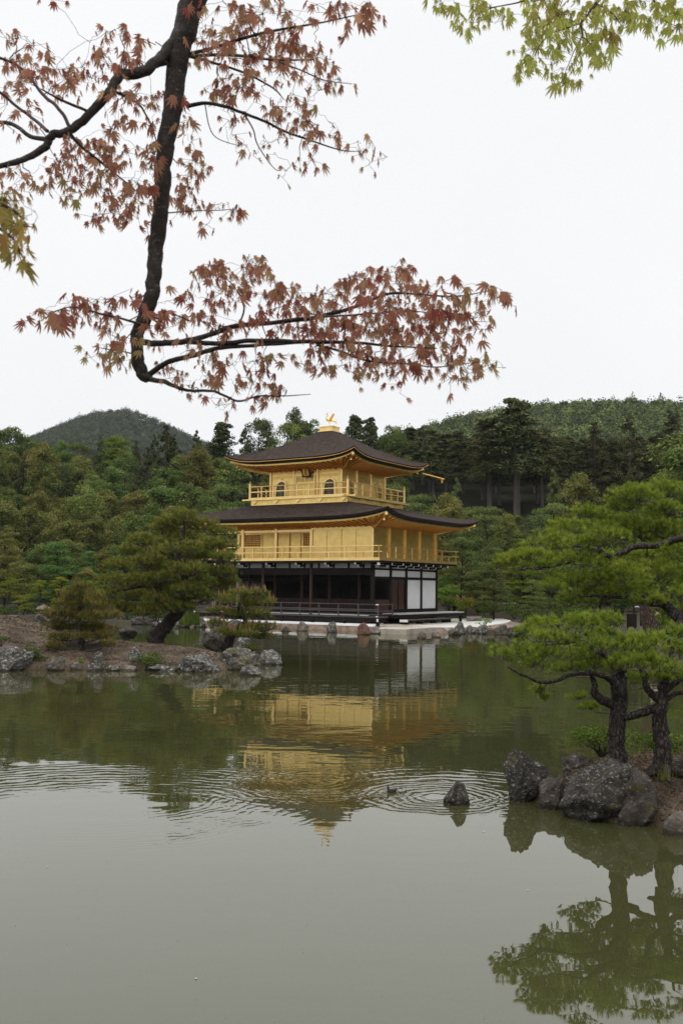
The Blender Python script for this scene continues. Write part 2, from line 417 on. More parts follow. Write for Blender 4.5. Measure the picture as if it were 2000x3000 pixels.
M['f_dark'] = foliage('dark_conifer_foliage', [(0.0218, 0.0299, 0.0138), (0.0437, 0.0575, 0.023), (0.0747, 0.0885, 0.0368), (0.115, 0.123, 0.0517)], 0.1, 0.25, 0.015)
M['f_cedar'] = foliage('cedar_foliage', [(0.0196, 0.0264, 0.0126), (0.0437, 0.0529, 0.0207), (0.0805, 0.0851, 0.0333), (0.1265, 0.115, 0.0494)], 0.1, 0.22, 0.015)
M['f_pine'] = foliage('garden_pine_foliage', [(0.0432, 0.0648, 0.0228), (0.09, 0.12, 0.0372), (0.144, 0.18, 0.054), (0.198, 0.228, 0.072)], 0.2, 0.15, 0.012)
M['f_maple'] = foliage('spring_maple_foliage', [(0.05, 0.10, 0.018), (0.10, 0.17, 0.026), (0.16, 0.24, 0.035), (0.22, 0.30, 0.045)], 0.3, 0.1, 0.01)
M['f_jade'] = foliage('jade_maple_foliage', [(0.03, 0.072, 0.022), (0.06, 0.13, 0.035), (0.095, 0.185, 0.048), (0.13, 0.23, 0.06)], 0.3)
M['f_lemon'] = foliage('lemon_foliage', [(0.07, 0.11, 0.015), (0.14, 0.18, 0.022), (0.20, 0.24, 0.03)], 0.3, 0.1, 0.01)
M['f_hill'] = foliage('far_forest_foliage', [(0.0374, 0.0506, 0.022), (0.066, 0.0858, 0.0341), (0.1045, 0.132, 0.0462), (0.176, 0.209, 0.066)], 0.1)
M['f_hill_haze_tint'] = foliage('haze_tinted_hill_foliage', [(0.026, 0.036, 0.023), (0.042, 0.055, 0.034), (0.07, 0.085, 0.05), (0.11, 0.13, 0.065)], 0.1)  # bluish leaf colour with the haze of distance put into it
M['f_bush'] = foliage('shrub_foliage', [(0.0225, 0.04, 0.0125), (0.05, 0.0775, 0.02), (0.0875, 0.125, 0.03)], 0.2, 0.1, 0.01)
M['flower'] = foliage('red_flower', [(0.35, 0.04, 0.03), (0.5, 0.08, 0.06)], 0.3)
# ------------------------------------------------------------------ water
def water_material():
    m, nt, out = newmat('pond_water')
    L = nt.links
    g = N(nt, 'NewGeometry')
    sp = N(nt, 'SeparateXYZ'); L.new(g.outputs['Position'], sp.inputs[0])
    def math_(op, a, b=None, c=None):
        n = N(nt, 'Math', operation=op)
        for i, x in enumerate((a, b, c)):
            if x is None: continue
            if isinstance(x, (int, float)): n.inputs[i].default_value = x
            else: L.new(x, n.inputs[i])
        return n.outputs[0]
    # slight wobble so that the rings are not perfect circles
    wob = N(nt, 'TexNoise', Scale=2.1, Detail=4); L.new(g.outputs['Position'], wob.inputs['Vector'])
    wv = math_('MULTIPLY_ADD', wob.outputs['Fac'], 0.44, -0.22)
    amp = N(nt, 'TexNoise', Scale=0.9, Detail=3); L.new(g.outputs['Position'], amp.inputs['Vector'])
    ampf = math_('MULTIPLY_ADD', amp.outputs['Fac'], 5.0, -1.6)
    total = None
    def ring(cx, cy, wl_, r0, r1, h, fade=0.5, mask=None):
        nonlocal total
        dx = math_('SUBTRACT', sp.outputs['X'], cx); dy = math_('SUBTRACT', sp.outputs['Y'], cy)
        r = math_('SQRT', math_('ADD', math_('MULTIPLY', dx, dx), math_('MULTIPLY', dy, dy)))
        r = math_('ADD', r, wv)
        s = math_('SINE', math_('MULTIPLY', r, 2 * math.pi / wl_))
        a = N(nt, 'MapRange', interpolation_type='SMOOTHSTEP'); L.new(r, a.inputs[0])
        a.inputs['From Min'].default_value = r0 - fade; a.inputs['From Max'].default_value = r0
        b = N(nt, 'MapRange', interpolation_type='SMOOTHSTEP'); L.new(r, b.inputs[0])
        b.inputs['From Min'].default_value = r1; b.inputs['From Max'].default_value = r1 + fade
        b.inputs['To Min'].default_value = 1; b.inputs['To Max'].default_value = 0
        e_ = math_('MULTIPLY', math_('MULTIPLY', a.outputs[0], b.outputs[0]), math_('MULTIPLY', s, h))
        e_ = math_('MULTIPLY', e_, math_('MAXIMUM', ampf, 0.05))
        if mask:
            ml = math.hypot(mask[0], mask[1])
            dt = math_('DIVIDE', math_('ADD', math_('MULTIPLY', dx, mask[0] / ml), math_('MULTIPLY', dy, mask[1] / ml)), math_('MAXIMUM', r, 0.05))
            k_ = N(nt, 'MapRange', interpolation_type='SMOOTHSTEP'); L.new(dt, k_.inputs[0])
            k_.inputs['From Min'].default_value = mask[2] - 0.35; k_.inputs['From Max'].default_value = mask[2] + 0.3
            e_ = math_('MULTIPLY', e_, k_.outputs[0])
        total = e_ if total is None else math_('ADD', total, e_)
    for px, py, wl_, r0, r1, h, fd, mk_ in RINGS:
        c = onz(px, py)
        ring(c.x, c.y, wl_, r0, r1, h, fd, mk_)
    def ripple(scale, stretch, h, detail=2, lo=None):
        nonlocal total
        mp = N(nt, 'Mapping'); mp.inputs['Scale'].default_value = stretch; L.new(g.outputs['Position'], mp.inputs[0])
        n = N(nt, 'TexNoise', Scale=scale, Detail=detail); L.new(mp.outputs[0], n.inputs['Vector'])
        v = math_('MULTIPLY', n.outputs['Fac'], h)
        if lo is not None: v = math_('MULTIPLY', v, lo)
        total = math_('ADD', total, v)
    # calm patches near the bank, faint wind ripples farther out
    far = N(nt, 'MapRange', interpolation_type='SMOOTHSTEP'); L.new(sp.outputs['Y'], far.inputs[0])
    far.inputs['From Min'].default_value = 9.0; far.inputs['From Max'].default_value = 24.0
    far.inputs['To Min'].default_value = 0.35; far.inputs['To Max'].default_value = 1.0
    ripple(2.2, (0.5, 1.0, 1), 0.0042, 2, far.outputs[0])
    ripple(0.6, (0.5, 1.0, 1), 0.009, 1, far.outputs[0])
    bp = N(nt, 'Bump', Strength=1.0, Distance=1.0)
    L.new(total, bp.inputs['Height'])
    cn, _ = noisecoord(nt, 0.12, (1, 1, 1), 2)
    body = rampnode(nt, cn, [(0.35, (0.032, 0.034, 0.0125)), (0.65, (0.042, 0.042, 0.016))])
    d = N(nt, 'BsdfDiffuse'); L.new(body, d.inputs['Color'])
    gl = N(nt, 'BsdfGlossy', Roughness=0.012); gl.inputs['Color'].default_value = (0.98, 0.98, 0.95, 1)
    L.new(bp.outputs[0], gl.inputs['Normal'])
    fr = N(nt, 'Fresnel', IOR=2.0); L.new(bp.outputs[0], fr.inputs['Normal'])
    mx = N(nt, 'MixShader'); L.new(fr.outputs[0], mx.inputs[0]); L.new(d.outputs[0], mx.inputs[1]); L.new(gl.outputs[0], mx.inputs[2])
    L.new(mx.outputs[0], out.inputs[0])
    return m
# ring systems: centre pixel of the photograph -> point on the pond; wavelength, inner and outer radius, height, fade
RINGS = [(1280, 2335, 0.150, 0.30, 0.95, 0.0018, 0.25, None),
         (1145, 2322, 0.075, 0.05, 0.32, 0.0006, 0.12, None),
         (1330, 2330, 0.24, 1.0, 1.7, 0.0008, 0.8, (0.2, 1.0, 0.3)),
         (930, 2295, 0.15, 0.5, 1.2, 0.0003, 0.7, None),
         (250, 2440, 0.20, 2.9, 3.7, 0.0010, 1.1, (-0.35, 1.0, 0.80)),
         (330, 2325, 0.14, 1.9, 2.5, 0.0003, 0.9, (1.0, -0.55, 0.6))]
wb = MB().add([(-260, -30, 0), (260, -30, 0), (260, 130, 0), (-260, 130, 0)], [(0, 1, 2, 3)])
water = tag(wb.build('water', water_material(), recalc=False), 'still grey green pond mirroring the pavilion', 'pond', kind='structure')

# ------------------------------------------------------------------ ground sheet
SHORE = [(-120, 95), (-60, 86), (-40, 80), (-27, 77), (-17, 71), (-12, 72.6), (0, 72.6), (5, 66), (8.2, 64.2), (9.2, 63.2), (10.3, 61), (11.2, 55), (11.4, 45), (12.3, 37), (15, 30), (18, 20), (24, 8), (40, -5)]
def shore_y(x):
    return interp(x, SHORE)
def sm(t): t = min(1, max(0, t)); return t * t * (3 - 2 * t)
def terr(x, y):
    d = y - shore_y(x)
    if x > 10.3: d = min(d, 40)
    z = -0.9 + 1.30 * sm((d + 1.0) / 1.8) + 0.5 * sm((d - 2) / 14)
    s = max(0.0, y - 94)
    z += 0.27 * s if s < 100 else 27 + 0.12 * (s - 100)
    z += 0.25 * mnoise.noise(Vector((x * 0.13, y * 0.13, 3)))* sm((d - 1) / 6)
    if -20 < x < 14 and y < 83: z = min(z, 0.24)
    return z
xs = np.concatenate([np.linspace(-700, -60, 22)[:-1], np.linspace(-60, 60, 150), np.linspace(60, 700, 22)[1:]])
ys = np.concatenate([np.linspace(-5, 60, 48)[:-1], np.linspace(60, 100, 60)[:-1], np.linspace(100, 260, 40)[:-1], np.linspace(260, 1500, 20)])
gv = np.array([(x, y, terr(x, y)) for y in ys for x in xs], np.float32)
nx = len(xs)
ii, jj = np.meshgrid(np.arange(len(ys) - 1), np.arange(nx - 1), indexing='ij')
a0 = (ii * nx + jj).ravel()
gf = np.stack([a0, a0 + 1, a0 + nx + 1, a0 + nx], 1)
gm_ = rawmesh('ground', gv, gf, True)
gm_.materials.append(M['moss_ground']); gm_.materials.append(M['soil_shade'])
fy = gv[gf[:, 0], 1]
gm_.polygons.foreach_set('material_index', (fy > 97).astype(np.int32))  # faces of the wooded slope get the shade-darkened tone
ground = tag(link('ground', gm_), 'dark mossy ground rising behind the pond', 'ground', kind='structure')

# bank under the photographer
def blob_land(name, pts, z, m, seed=0, edge=0.45, dome=0.3, res=60, under=-0.6, zfun=None):
    """an island: heightfield clipped to a smooth outline of (x,y) points, falling below the water outside it"""
    P = np.array(pts); x0, y0 = P.min(0) - 1.2; x1, y1 = P.max(0) + 1.2
    X = np.linspace(x0, x1, res); Y = np.linspace(y0, y1, res)
    A = P; B = np.roll(P, -1, 0)
    def sdf(q):
        d = 1e9; inside = False
        for a, b in zip(A, B):
            e_ = b - a; w = q - a; t = np.clip(np.dot(w, e_) / np.dot(e_, e_), 0, 1)
            d = min(d, np.hypot(*(w - e_ * t)))
            if (a[1] > q[1]) != (b[1] > q[1]) and q[0] < (b[0] - a[0]) * (q[1] - a[1]) / (b[1] - a[1]) + a[0]: inside = not inside
        return d if inside else -d
    v = []
    for y in Y:
        for x in X:
            d = sdf(np.array((x, y)))
            d += 0.25 * mnoise.noise(Vector((x * 0.9, y * 0.9, seed))) * min(1, edge * 2)
            h = zfun(x, y, d) if zfun else z + dome * sm(d / 4.0)
            zz = lerp(under, h, sm((d + edge) / (2 * edge)))
            zz += 0.05 * mnoise.noise(Vector((x * 1.7, y * 1.7, seed + 9))) + 0.02 * mnoise.noise(Vector((x * 5, y * 5, seed + 5)))
            v.append((x, y, zz))
    n = res
    i2, j2 = np.meshgrid(np.arange(n - 1), np.arange(n - 1), indexing='ij'); a = (i2 * n + j2).ravel()
    f = np.stack([a, a + 1, a + n + 1, a + n], 1)
    v = np.array(v, np.float32)
    return tag(link(name, rawmesh(name, v, f, True), m), kind='structure'), v
nb, _ = blob_land('near_bank', [(-9, -9), (9, -9), (9, 2.2), (4, 1.7), (0, 1.5), (-4, 1.8), (-9, 2.4)], 1.15, M['litter'], 3, 0.4, 0.1, 40)
tag(nb, 'bare earth bank at the near edge of the pond', 'bank')

# left island
isl_px = [(-260, 1958), (0, 1962), (150, 1964), (330, 1962), (480, 1966), (600, 1968), (720, 1960), (790, 1946)]
front = [onz(px, py) for px, py in isl_px]
isl = [(p.x, p.y) for p in front] + [(-6.4, 39.6), (-8.6, 42), (-12, 43.5), (-14, 46.5), (-19, 49), (-26, 50)]
def isl_z(x, y, d):
    crest = 0.76 + 0.75 * sm((-9.0 - x) / 5.0)
    return 0.22 + (crest - 0.22) * sm(d / 3.6)
island, _ = blob_land('island', isl, 0.3, M['litter'], 1, 0.30, 0.6, 110, zfun=isl_z)
tag(island, 'low pine island with brown needle covered earth, left', 'island')
# right islet under the foreground pines
ie = [onz(1500, 2335), onz(1600, 2362), onz(1700, 2400), onz(1800, 2415), onz(1900, 2420), onz(2010, 2440), onz(2150, 2450), onz(2350, 2420)]
isl2 = [(p.x, p.y) for p in ie] + [(7.6, 13.0), (7.2, 15.2), (6.0, 15.4), (4.8, 15.0), (3.9, 14.9), (3.0, 14.2)]
def islet_z(x, y, d):
    return 0.13 + 0.40 * sm(d / 1.0) + 0.05 * mnoise.noise(Vector((x * 3, y * 3, 2))) + 0.03 * mnoise.noise(Vector((x * 8, y * 8, 4)))
islet, _ = blob_land('islet', isl2, 0.3, M['litter'], 7, 0.14, 0.3, 90, zfun=islet_z)
tag(islet, 'small rocky islet under the foreground pines', 'islet')

# ------------------------------------------------------------------ pavilion
TH = rad(-32.4)
ORG = at(1092, 1640, 66.0); ORG.z = 0
EX = Vector((math.cos(TH), math.sin(TH), 0)); EY = Vector((-math.sin(TH), math.cos(TH), 0))
def LW(x, y, z): return ORG + EX * x + EY * y + Vector((0, 0, z))
pav = empty('pavilion', ORG, TH)
tag(pav, 'three storey golden pavilion with dark bark roofs standing at the water', 'pavilion')
def part(mb, name, m, parent=None, **k): return mb.build(name, M[m] if isinstance(m, str) else m, parent or pav, **k)
WX, NY = -13.1, 9.12

def roof_ring(rect_o, rect_i, zo, zi, up, n=28, mrad=10, expo=1.2, upow=5):
    """lofted hip roof between two rectangles; corners of the outer edge sweep up"""
    def edge_pts(rect):
        x0, x1, y0, y1 = rect
        c = [(x0, y0), (x1, y0), (x1, y1), (x0, y1)]
        out = []
        for k in range(4):
            a, b = c[k], c[(k + 1) % 4]
            for i in range(n):
                # denser near the corners
                t = i / n; t = 0.5 - 0.5 * math.cos(math.pi * t)
                out.append((lerp(a[0], b[0], t), lerp(a[1], b[1], t), abs(2 * t - 1)))
        return out
    o, i_ = edge_pts(rect_o), edge_pts(rect_i)
    rows = []
    for j in range(mrad + 1):
        s = j / mrad
        row = []
        for (ox, oy, u), (ix, iy, _) in zip(o, i_):
            z = zo + (zi - zo) * (s ** expo) + up * (u ** upow) * (1 - s) ** 2.2
            row.append((lerp(ox, ix, s), lerp(oy, iy, s), z))
        rows.append(row)
    return rows
def loft(mb, rows, flip=False):
    k = len(rows[0]); vs = [p for r in rows for p in r]; fs = []
    for j in range(len(rows) - 1):
        for i in range(k):
            q = (j * k + i, j * k + (i + 1) % k, (j + 1) * k + (i + 1) % k, (j + 1) * k + i)
            fs.append(q[::-1] if flip else q)
    return mb.add(vs, fs)
def make_roof(rect_o, rect_i, wall, zo, zi, up, thick, zsoff, expo, strip):
    rows = roof_ring(rect_o, rect_i, zo, zi, up, expo=expo)
    rf = part(loft(MB(), rows), 'roof', 'bark_roof', smooth=True)
    # layered shingle edge: two set-back steps
    e0 = rows[0]
    cx, cy_ = (rect_o[0] + rect_o[1]) / 2, (rect_o[2] + rect_o[3]) / 2
    def inset(r, d, dz): return [(x + (d if x < cx else -d) * (1 if abs(x - cx) > 1e-6 else 0) * min(1, abs(x - cx) / 0.6), y + (d if y < cy_ else -d) * min(1, abs(y - cy_) / 0.6), z - dz) for x, y, z in r]
    ed = loft(MB(), [e0, inset(e0, 0.05, thick * 0.45), inset(e0, 0.14, thick * 0.5), inset(e0, 0.2, thick), inset(e0, 0.5, thick + 0.02)], True)
    part(ed, 'shingle_edge', 'bark_edge', rf, smooth=False)
    if strip:
        st = loft(MB(), [inset(e0, -0.012, thick * 0.34), inset(e0, -0.012, thick * 0.44), inset(e0, 0.06, thick * 0.44)], True)
        part(st, 'edge_strip', 'gold_dark', rf)
    f0 = inset(e0, 0.30, thick + 0.0); f1 = inset(e0, 0.32, thick + 0.11)
    part(loft(MB(), [f0, f1, inset(f1, 0.15, 0.0)], True), 'fascia', 'gold', rf)
    # soffit from the fascia back to the wall top
    so = inset(e0, 0.4, thick + 0.06)
    k = len(so)
    wl_ = []
    x0, x1, y0, y1 = wall
    for (x, y, z) in so:
        wl_.append((min(max(x, x0), x1), min(max(y, y0), y1), zsoff))
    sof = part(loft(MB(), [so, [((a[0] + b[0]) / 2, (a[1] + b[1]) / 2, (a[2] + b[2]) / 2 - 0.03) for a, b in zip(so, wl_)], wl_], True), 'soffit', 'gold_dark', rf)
    # rafters under it
    rb = MB()
    for side in range(4):
        L_ = (rect_o[1] - rect_o[0]) if side % 2 == 0 else (rect_o[3] - rect_o[2])
        cnt = int(L_ / 0.42)
        for i in range(1, cnt):
            t = i / cnt
            u = abs(2 * t - 1)
            zz = zo - thick - 0.10 + up * u ** 5
            w = 0.1
            if side == 0: a = (lerp(rect_o[0], rect_o[1], t), rect_o[2] + 0.36); b = (min(max(a[0], x0), x1), y0)
            elif side == 2: a = (lerp(rect_o[0], rect_o[1], t), rect_o[3] - 0.36); b = (min(max(a[0], x0), x1), y1)
            elif side == 1: a = (rect_o[1] - 0.36, lerp(rect_o[2], rect_o[3], t)); b = (x1, min(max(a[1], y0), y1))
            else: a = (rect_o[0] + 0.36, lerp(rect_o[2], rect_o[3], t)); b = (x0, min(max(a[1], y0), y1))
            rb.beam((a[0], a[1], zz), (b[0], b[1], zsoff - 0.06), 0.07, 0.09)
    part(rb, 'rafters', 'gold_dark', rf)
    # hip rafters with pale ends and a small wind bell
    for (x, y, wx, wy) in ((rect_o[0], rect_o[2], x0, y0), (rect_o[1], rect_o[2], x1, y0), (rect_o[1], rect_o[3], x1, y1), (rect_o[0], rect_o[3], x0, y1)):
        d = Vector((wx - x, wy - y, 0)).normalized()
        z = zo + up - thick - 0.16
        hp = part(MB().beam((x + d.x * 0.55, y + d.y * 0.55, z), (wx, wy, zsoff - 0.1), 0.16, 0.2), 'hip_rafter', 'gold', rf)
        part(MB().beam((x + d.x * 0.42, y + d.y * 0.42, z + 0.02), (x + d.x * 0.62, y + d.y * 0.62, z - 0.01), 0.18, 0.22), 'rafter_cap', 'gold_trim', hp)
        bell = MB().tube([(x + d.x * 0.9, y + d.y * 0.9, z - 0.1), (x + d.x * 0.9, y + d.y * 0.9, z - 0.24)], 0.012, 5)
        bell.lathe((x + d.x * 0.9, y + d.y * 0.9, z - 0.42), [(0.085, 0), (0.07, 0.08), (0.05, 0.15), (0.015, 0.19)], 10)
        part(bell, 'wind_bell', 'gold_trim', hp)
    return rf

# ---- third storey
C3x, C3y = -6.5, 4.5
w3 = (C3x - 3.1, C3x + 3.05, 1.5, 7.5)
bal3 = (C3x - 4.3, C3x + 4.3, 0.35, 8.55)
roof3 = make_roof((C3x - 5.5, C3x + 5.5, C3y - 5.35, C3y + 5.35), (C3x - 0.62, C3x + 0.62, C3y - 0.58, C3y + 0.58), w3, 11.72, 14.27, 0.52, 0.30, 11.15, 1.28, True)
roof2 = make_roof((-15.45, 2.5, -2.4, NY + 2.4), (bal3[0] + 0.4, bal3[1] - 0.4, bal3[2] + 0.4, bal3[3] - 0.4), (WX, 0, 0, NY), 7.44, 8.72, 0.50, 0.26, 6.93, 1.08, False)
# roof crest box and bird
cb = MB().box(C3x - 0.66, C3x + 0.66, C3y - 0.60, C3y + 0.60, 14.2, 14.31)
cb.box(C3x - 0.55, C3x + 0.55, C3y - 0.5, C3y + 0.5, 14.31, 14.58); cb.box(C3x - 0.6, C3x + 0.6, C3y - 0.55, C3y + 0.55, 14.58, 14.66)
part(cb, 'roof_crest', 'gold_trim', bevel=0.01)
def bird():
    # gilded phoenix: skinned body, raised wings, tail plumes, two legs; faces south-west (left in the photo)
    z0 = 14.66
    B = MB()
    f = Vector((-0.75, -0.6, 0)).normalized(); s = Vector((-f.y, f.x, 0)); c = Vector((C3x, C3y, z0))
    p = lambda a, b, h: c + f * a + s * b + Vector((0, 0, h))
    body, rr = smooth_path([p(-0.22, 0, 0.46), p(-0.12, 0, 0.48), p(0.05, 0, 0.5), p(0.17, 0, 0.58), p(0.2, 0, 0.74), p(0.16, 0, 0.9), p(0.19, 0, 0.98)], [0.03, 0.10, 0.13, 0.10, 0.05, 0.035, 0.05], 5)
    B.tube(body, rr, 12)
    B.tube([p(0.2, 0, 0.99), p(0.3, 0, 0.955)], [0.035, 0.004], 8)
    B.tube([p(0.17, 0, 1.02), p(0.15, 0, 1.10), p(0.08, 0, 1.13)], [0.02, 0.02, 0.004], 6)
    b = part(B, 'phoenix_statue', 'gold', smooth=True)
    for sg in (-1, 1):
        wv = []
        rows = []
        for i in range(7):
            t = i / 6
            rows.append([p(0.06 - 0.30 * t, sg * (0.10 + 0.12 * t), 0.52 + 0.48 * t), p(-0.10 - 0.26 * t, sg * (0.13 + 0.12 * t), 0.46 + 0.46 * t ** 1.1)])
        mb = MB(); o_ = []
        for q0, q1 in rows: o_ += [q0, q1]
        fs = [(2 * i, 2 * i + 1, 2 * i + 3, 2 * i + 2) for i in range(6)]
        mb.add(o_, fs)
        w = part(mb, 'wing', 'gold_dark', b)
        so_ = w.modifiers.new('solid', 'SOLIDIFY'); so_.thickness = 0.03
        part(MB().tube([p(0.02, sg * 0.06, 0.4), p(0.0, sg * 0.06, 0.2), p(0.03, sg * 0.06, 0.0)], [0.03, 0.016, 0.016], 6), 'leg', 'gold_trim', b)
    for k, (dy, h0, h1) in enumerate(((0, 0.52, 0.62), (0.07, 0.46, 0.46), (-0.07, 0.46, 0.46), (0.1, 0.4, 0.3), (-0.1, 0.4, 0.3))):
        q, r_ = smooth_path([p(-0.2, dy * 0.5, 0.47), p(-0.4, dy * 1.4, h0 + 0.04), p(-0.58, dy * 2.2, h1 - 0.06)], [0.02, 0.032, 0.006], 4)
        part(MB().tube(q, r_, 6), 'tail_plume', 'gold_trim', b)
bird()

def wall_with(name, x0, x1, y, z0, z1, m='gold', axis='x'):
    b = MB()
    if axis == 'x': b.box(x0, x1, y, y + 0.12, z0, z1)
    else: b.box(y - 0.12, y, x0, x1, z0, z1)
    return part(b, name, m)
# walls: south and east faces carry the detail, the other two are plain
def board_lines(axis, a0, a1, c, zs, m='gold_dark', th=0.035):
    b = MB()
    for z in zs:
        if axis == 'x': b.box(a0, a1, c - 0.025, c, z - th / 2, z + th / 2)
        else: b.box(c, c + 0.025, a0, a1, z - th / 2, z + th / 2)
    return b
def bell_outline(hw, h, n=10):
    """cusped bell window outline around x=0, base z=0"""
    pts = [(-hw * 1.08, 0), (-hw, h * 0.35), (-hw * 0.96, h * 0.55)]
    for i in range(n + 1):
        t = i / n
        a = math.pi * (1 - t * 0.5)
        pts.append((hw * 0.92 * math.cos(a) * (1 - 0.08 * t), h * 0.58 + (h * 0.34) * math.sin(a) ** 0.9))
    pts.append((-hw * 0.06, h * 0.945)); pts.append((0, h))
    return pts + [(-x, z) for x, z in pts[-2::-1]]
def bell_window(axis, c, plane, z0, hw, h, out):
    """plane: wall face coordinate; out: -1 south, +1 east"""
    o = bell_outline(hw, h); oi = bell_outline(hw * 0.84, h * 0.90)
    b = MB()
    n = len(o)
    def pt(p, d): return (c + p[0], plane + out * d, z0 + p[1]) if axis == 'x' else (plane + out * d, c + p[0], z0 + p[1])
    vs = [pt(p, 0.06) for p in o] + [pt(p, 0.06) for p in oi] + [pt(p, -0.005) for p in o] + [pt(p, -0.005) for p in oi]
    fs = []
    for i in range(n - 1):
        fs += [(i, i + 1, n + i + 1, n + i), (i, i + 1, 2 * n + i + 1, 2 * n + i), (n + i, n + i + 1, 3 * n + i + 1, 3 * n + i)]
    b.add(vs, fs)
    w = part(b, 'window', 'gold_trim')
    pb = MB(); pb.add([pt(p, 0.012) for p in oi], [tuple(range(n))])
    part(pb, 'window_opening', 'gap', w)
    lb = MB(); k = 9
    for i in range(1, k):
        x = lerp(-hw * 0.84, hw * 0.84, i / k)
        # height of the inner outline at x
        zt = max([q[1] for q in oi if abs(q[0] - x) < hw * 0.18] or [h * 0.5]) - 0.03
        wd = 0.028 if i != k // 2 else 0.05
        if axis == 'x': lb.box(c + x - wd / 2, c + x + wd / 2, plane + out * 0.045, plane + out * 0.018, z0, z0 + zt)
        else: lb.box(plane + out * 0.018, plane + out * 0.045, c + x - wd / 2, c + x + wd / 2, z0, z0 + zt)
    for z in (h * 0.22, h * 0.46, h * 0.68):
        hwz = hw * 0.84 * (1 if z < h * 0.6 else 0.86)
        if axis == 'x': lb.box(c - hwz, c + hwz, plane + out * 0.05, plane + out * 0.02, z0 + z - 0.012, z0 + z + 0.012)
        else: lb.box(plane + out * 0.02, plane + out * 0.05, c - hwz, c + hwz, z0 + z - 0.012, z0 + z + 0.012)
    part(lb, 'lattice', 'lattice_grey' if axis == 'x' else 'gold_trim', w)
    return w
ZF3 = 9.12
part(MB().box(w3[0], w3[1], 1.5, 1.62, ZF3, 11.15), 'wall', 'gold')
part(MB().box(w3[1] - 0.12, w3[1], 1.62, 7.38, ZF3, 11.15), 'wall', 'gold')
part(MB().box(w3[0], w3[1], 7.38, 7.5, ZF3, 11.15), 'wall', 'gold')
part(MB().box(w3[0], w3[0] + 0.12, 1.62, 7.38, ZF3, 11.15), 'wall', 'gold')
part(board_lines('x', w3[0] + 0.1, w3[1] - 0.1, 1.5, (10.62, 10.72, 10.95, 11.02)), 'wall_moulding', 'gold_dark')
part(board_lines('y', 1.6, 7.4, w3[1], (10.62, 10.95)), 'wall_moulding', 'gold_dark')
for x in (w3[0] + 0.02, -7.52, -5.48, w3[1] - 0.02): part(MB().tube([(x, 1.47, ZF3), (x, 1.47, 11.2)], 0.095, 12), 'post', 'gold_trim', smooth=False)
for y in (3.45, 5.4, 7.45): part(MB().tube([(w3[1] + 0.02, y, ZF3), (w3[1] + 0.02, y, 11.2)], 0.095, 12), 'post', 'gold_trim')
for x in (-4.43, -8.6): bell_window('x', x, 1.5, 9.3, 0.54, 1.28, -1)
for y in (2.5, 6.45): bell_window('y', y, w3[1], 9.3, 0.5, 1.25, 1)
def panel_door(axis, a0, a1, plane, z0, z1, out):
    def bx(b, p0, p1, d0, d1, q0, q1):
        if axis == 'x': return b.box(p0, p1, min(plane + out * d0, plane + out * d1), max(plane + out * d0, plane + out * d1), q0, q1)
        return b.box(min(plane + out * d0, plane + out * d1), max(plane + out * d0, plane + out * d1), p0, p1, q0, q1)
    b = MB()
    bx(b, a0 - 0.09, a0, 0, 0.09, z0, z1 + 0.12); bx(b, a1, a1 + 0.09, 0, 0.09, z0, z1 + 0.12)
    bx(b, a0 - 0.25, a1 + 0.25, 0, 0.08, z1, z1 + 0.09); bx(b, a0 - 0.09, a1 + 0.09, 0, 0.06, z0, z0 + 0.08)
    d = part(b, 'door', 'gold_trim')
    n = 4
    pn = MB(); op = MB(); br = MB()
    for i in range(n):
        q0 = lerp(a0, a1, i / n); q1 = lerp(a0, a1, (i + 1) / n)
        bx(pn, q0 + 0.02, q1 - 0.02, 0.0, 0.03, z0 + 0.1, z0 + (z1 - z0) * 0.70)
        for zz in (0.18, 0.42, 0.5, 0.66): bx(pn, q0 + 0.02, q1 - 0.02, 0.03, 0.045, z0 + (z1 - z0) * zz, z0 + (z1 - z0) * zz + 0.05)
        bx(op, q0 + 0.05, q1 - 0.05, 0.0, 0.012, z0 + (z1 - z0) * 0.74, z1 - 0.05)
        for k in range(5):
            x = lerp(q0 + 0.06, q1 - 0.06, k / 4); bx(br, x - 0.014, x + 0.014, 0.014, 0.035, z0 + (z1 - z0) * 0.74, z1 - 0.04)
        bx(pn, q0 - 0.02, q0 + 0.02, 0.0, 0.05, z0 + 0.08, z1)
    part(pn, 'door_panel', 'gold', d); part(op, 'lattice_opening', 'gap', d); part(br, 'lattice', 'gold_trim', d)
panel_door('x', -7.3, -5.75, 1.5, ZF3 + 0.02, 10.72, -1)
panel_door('y', 3.7, 5.2, w3[1], ZF3 + 0.02, 10.72, 1)
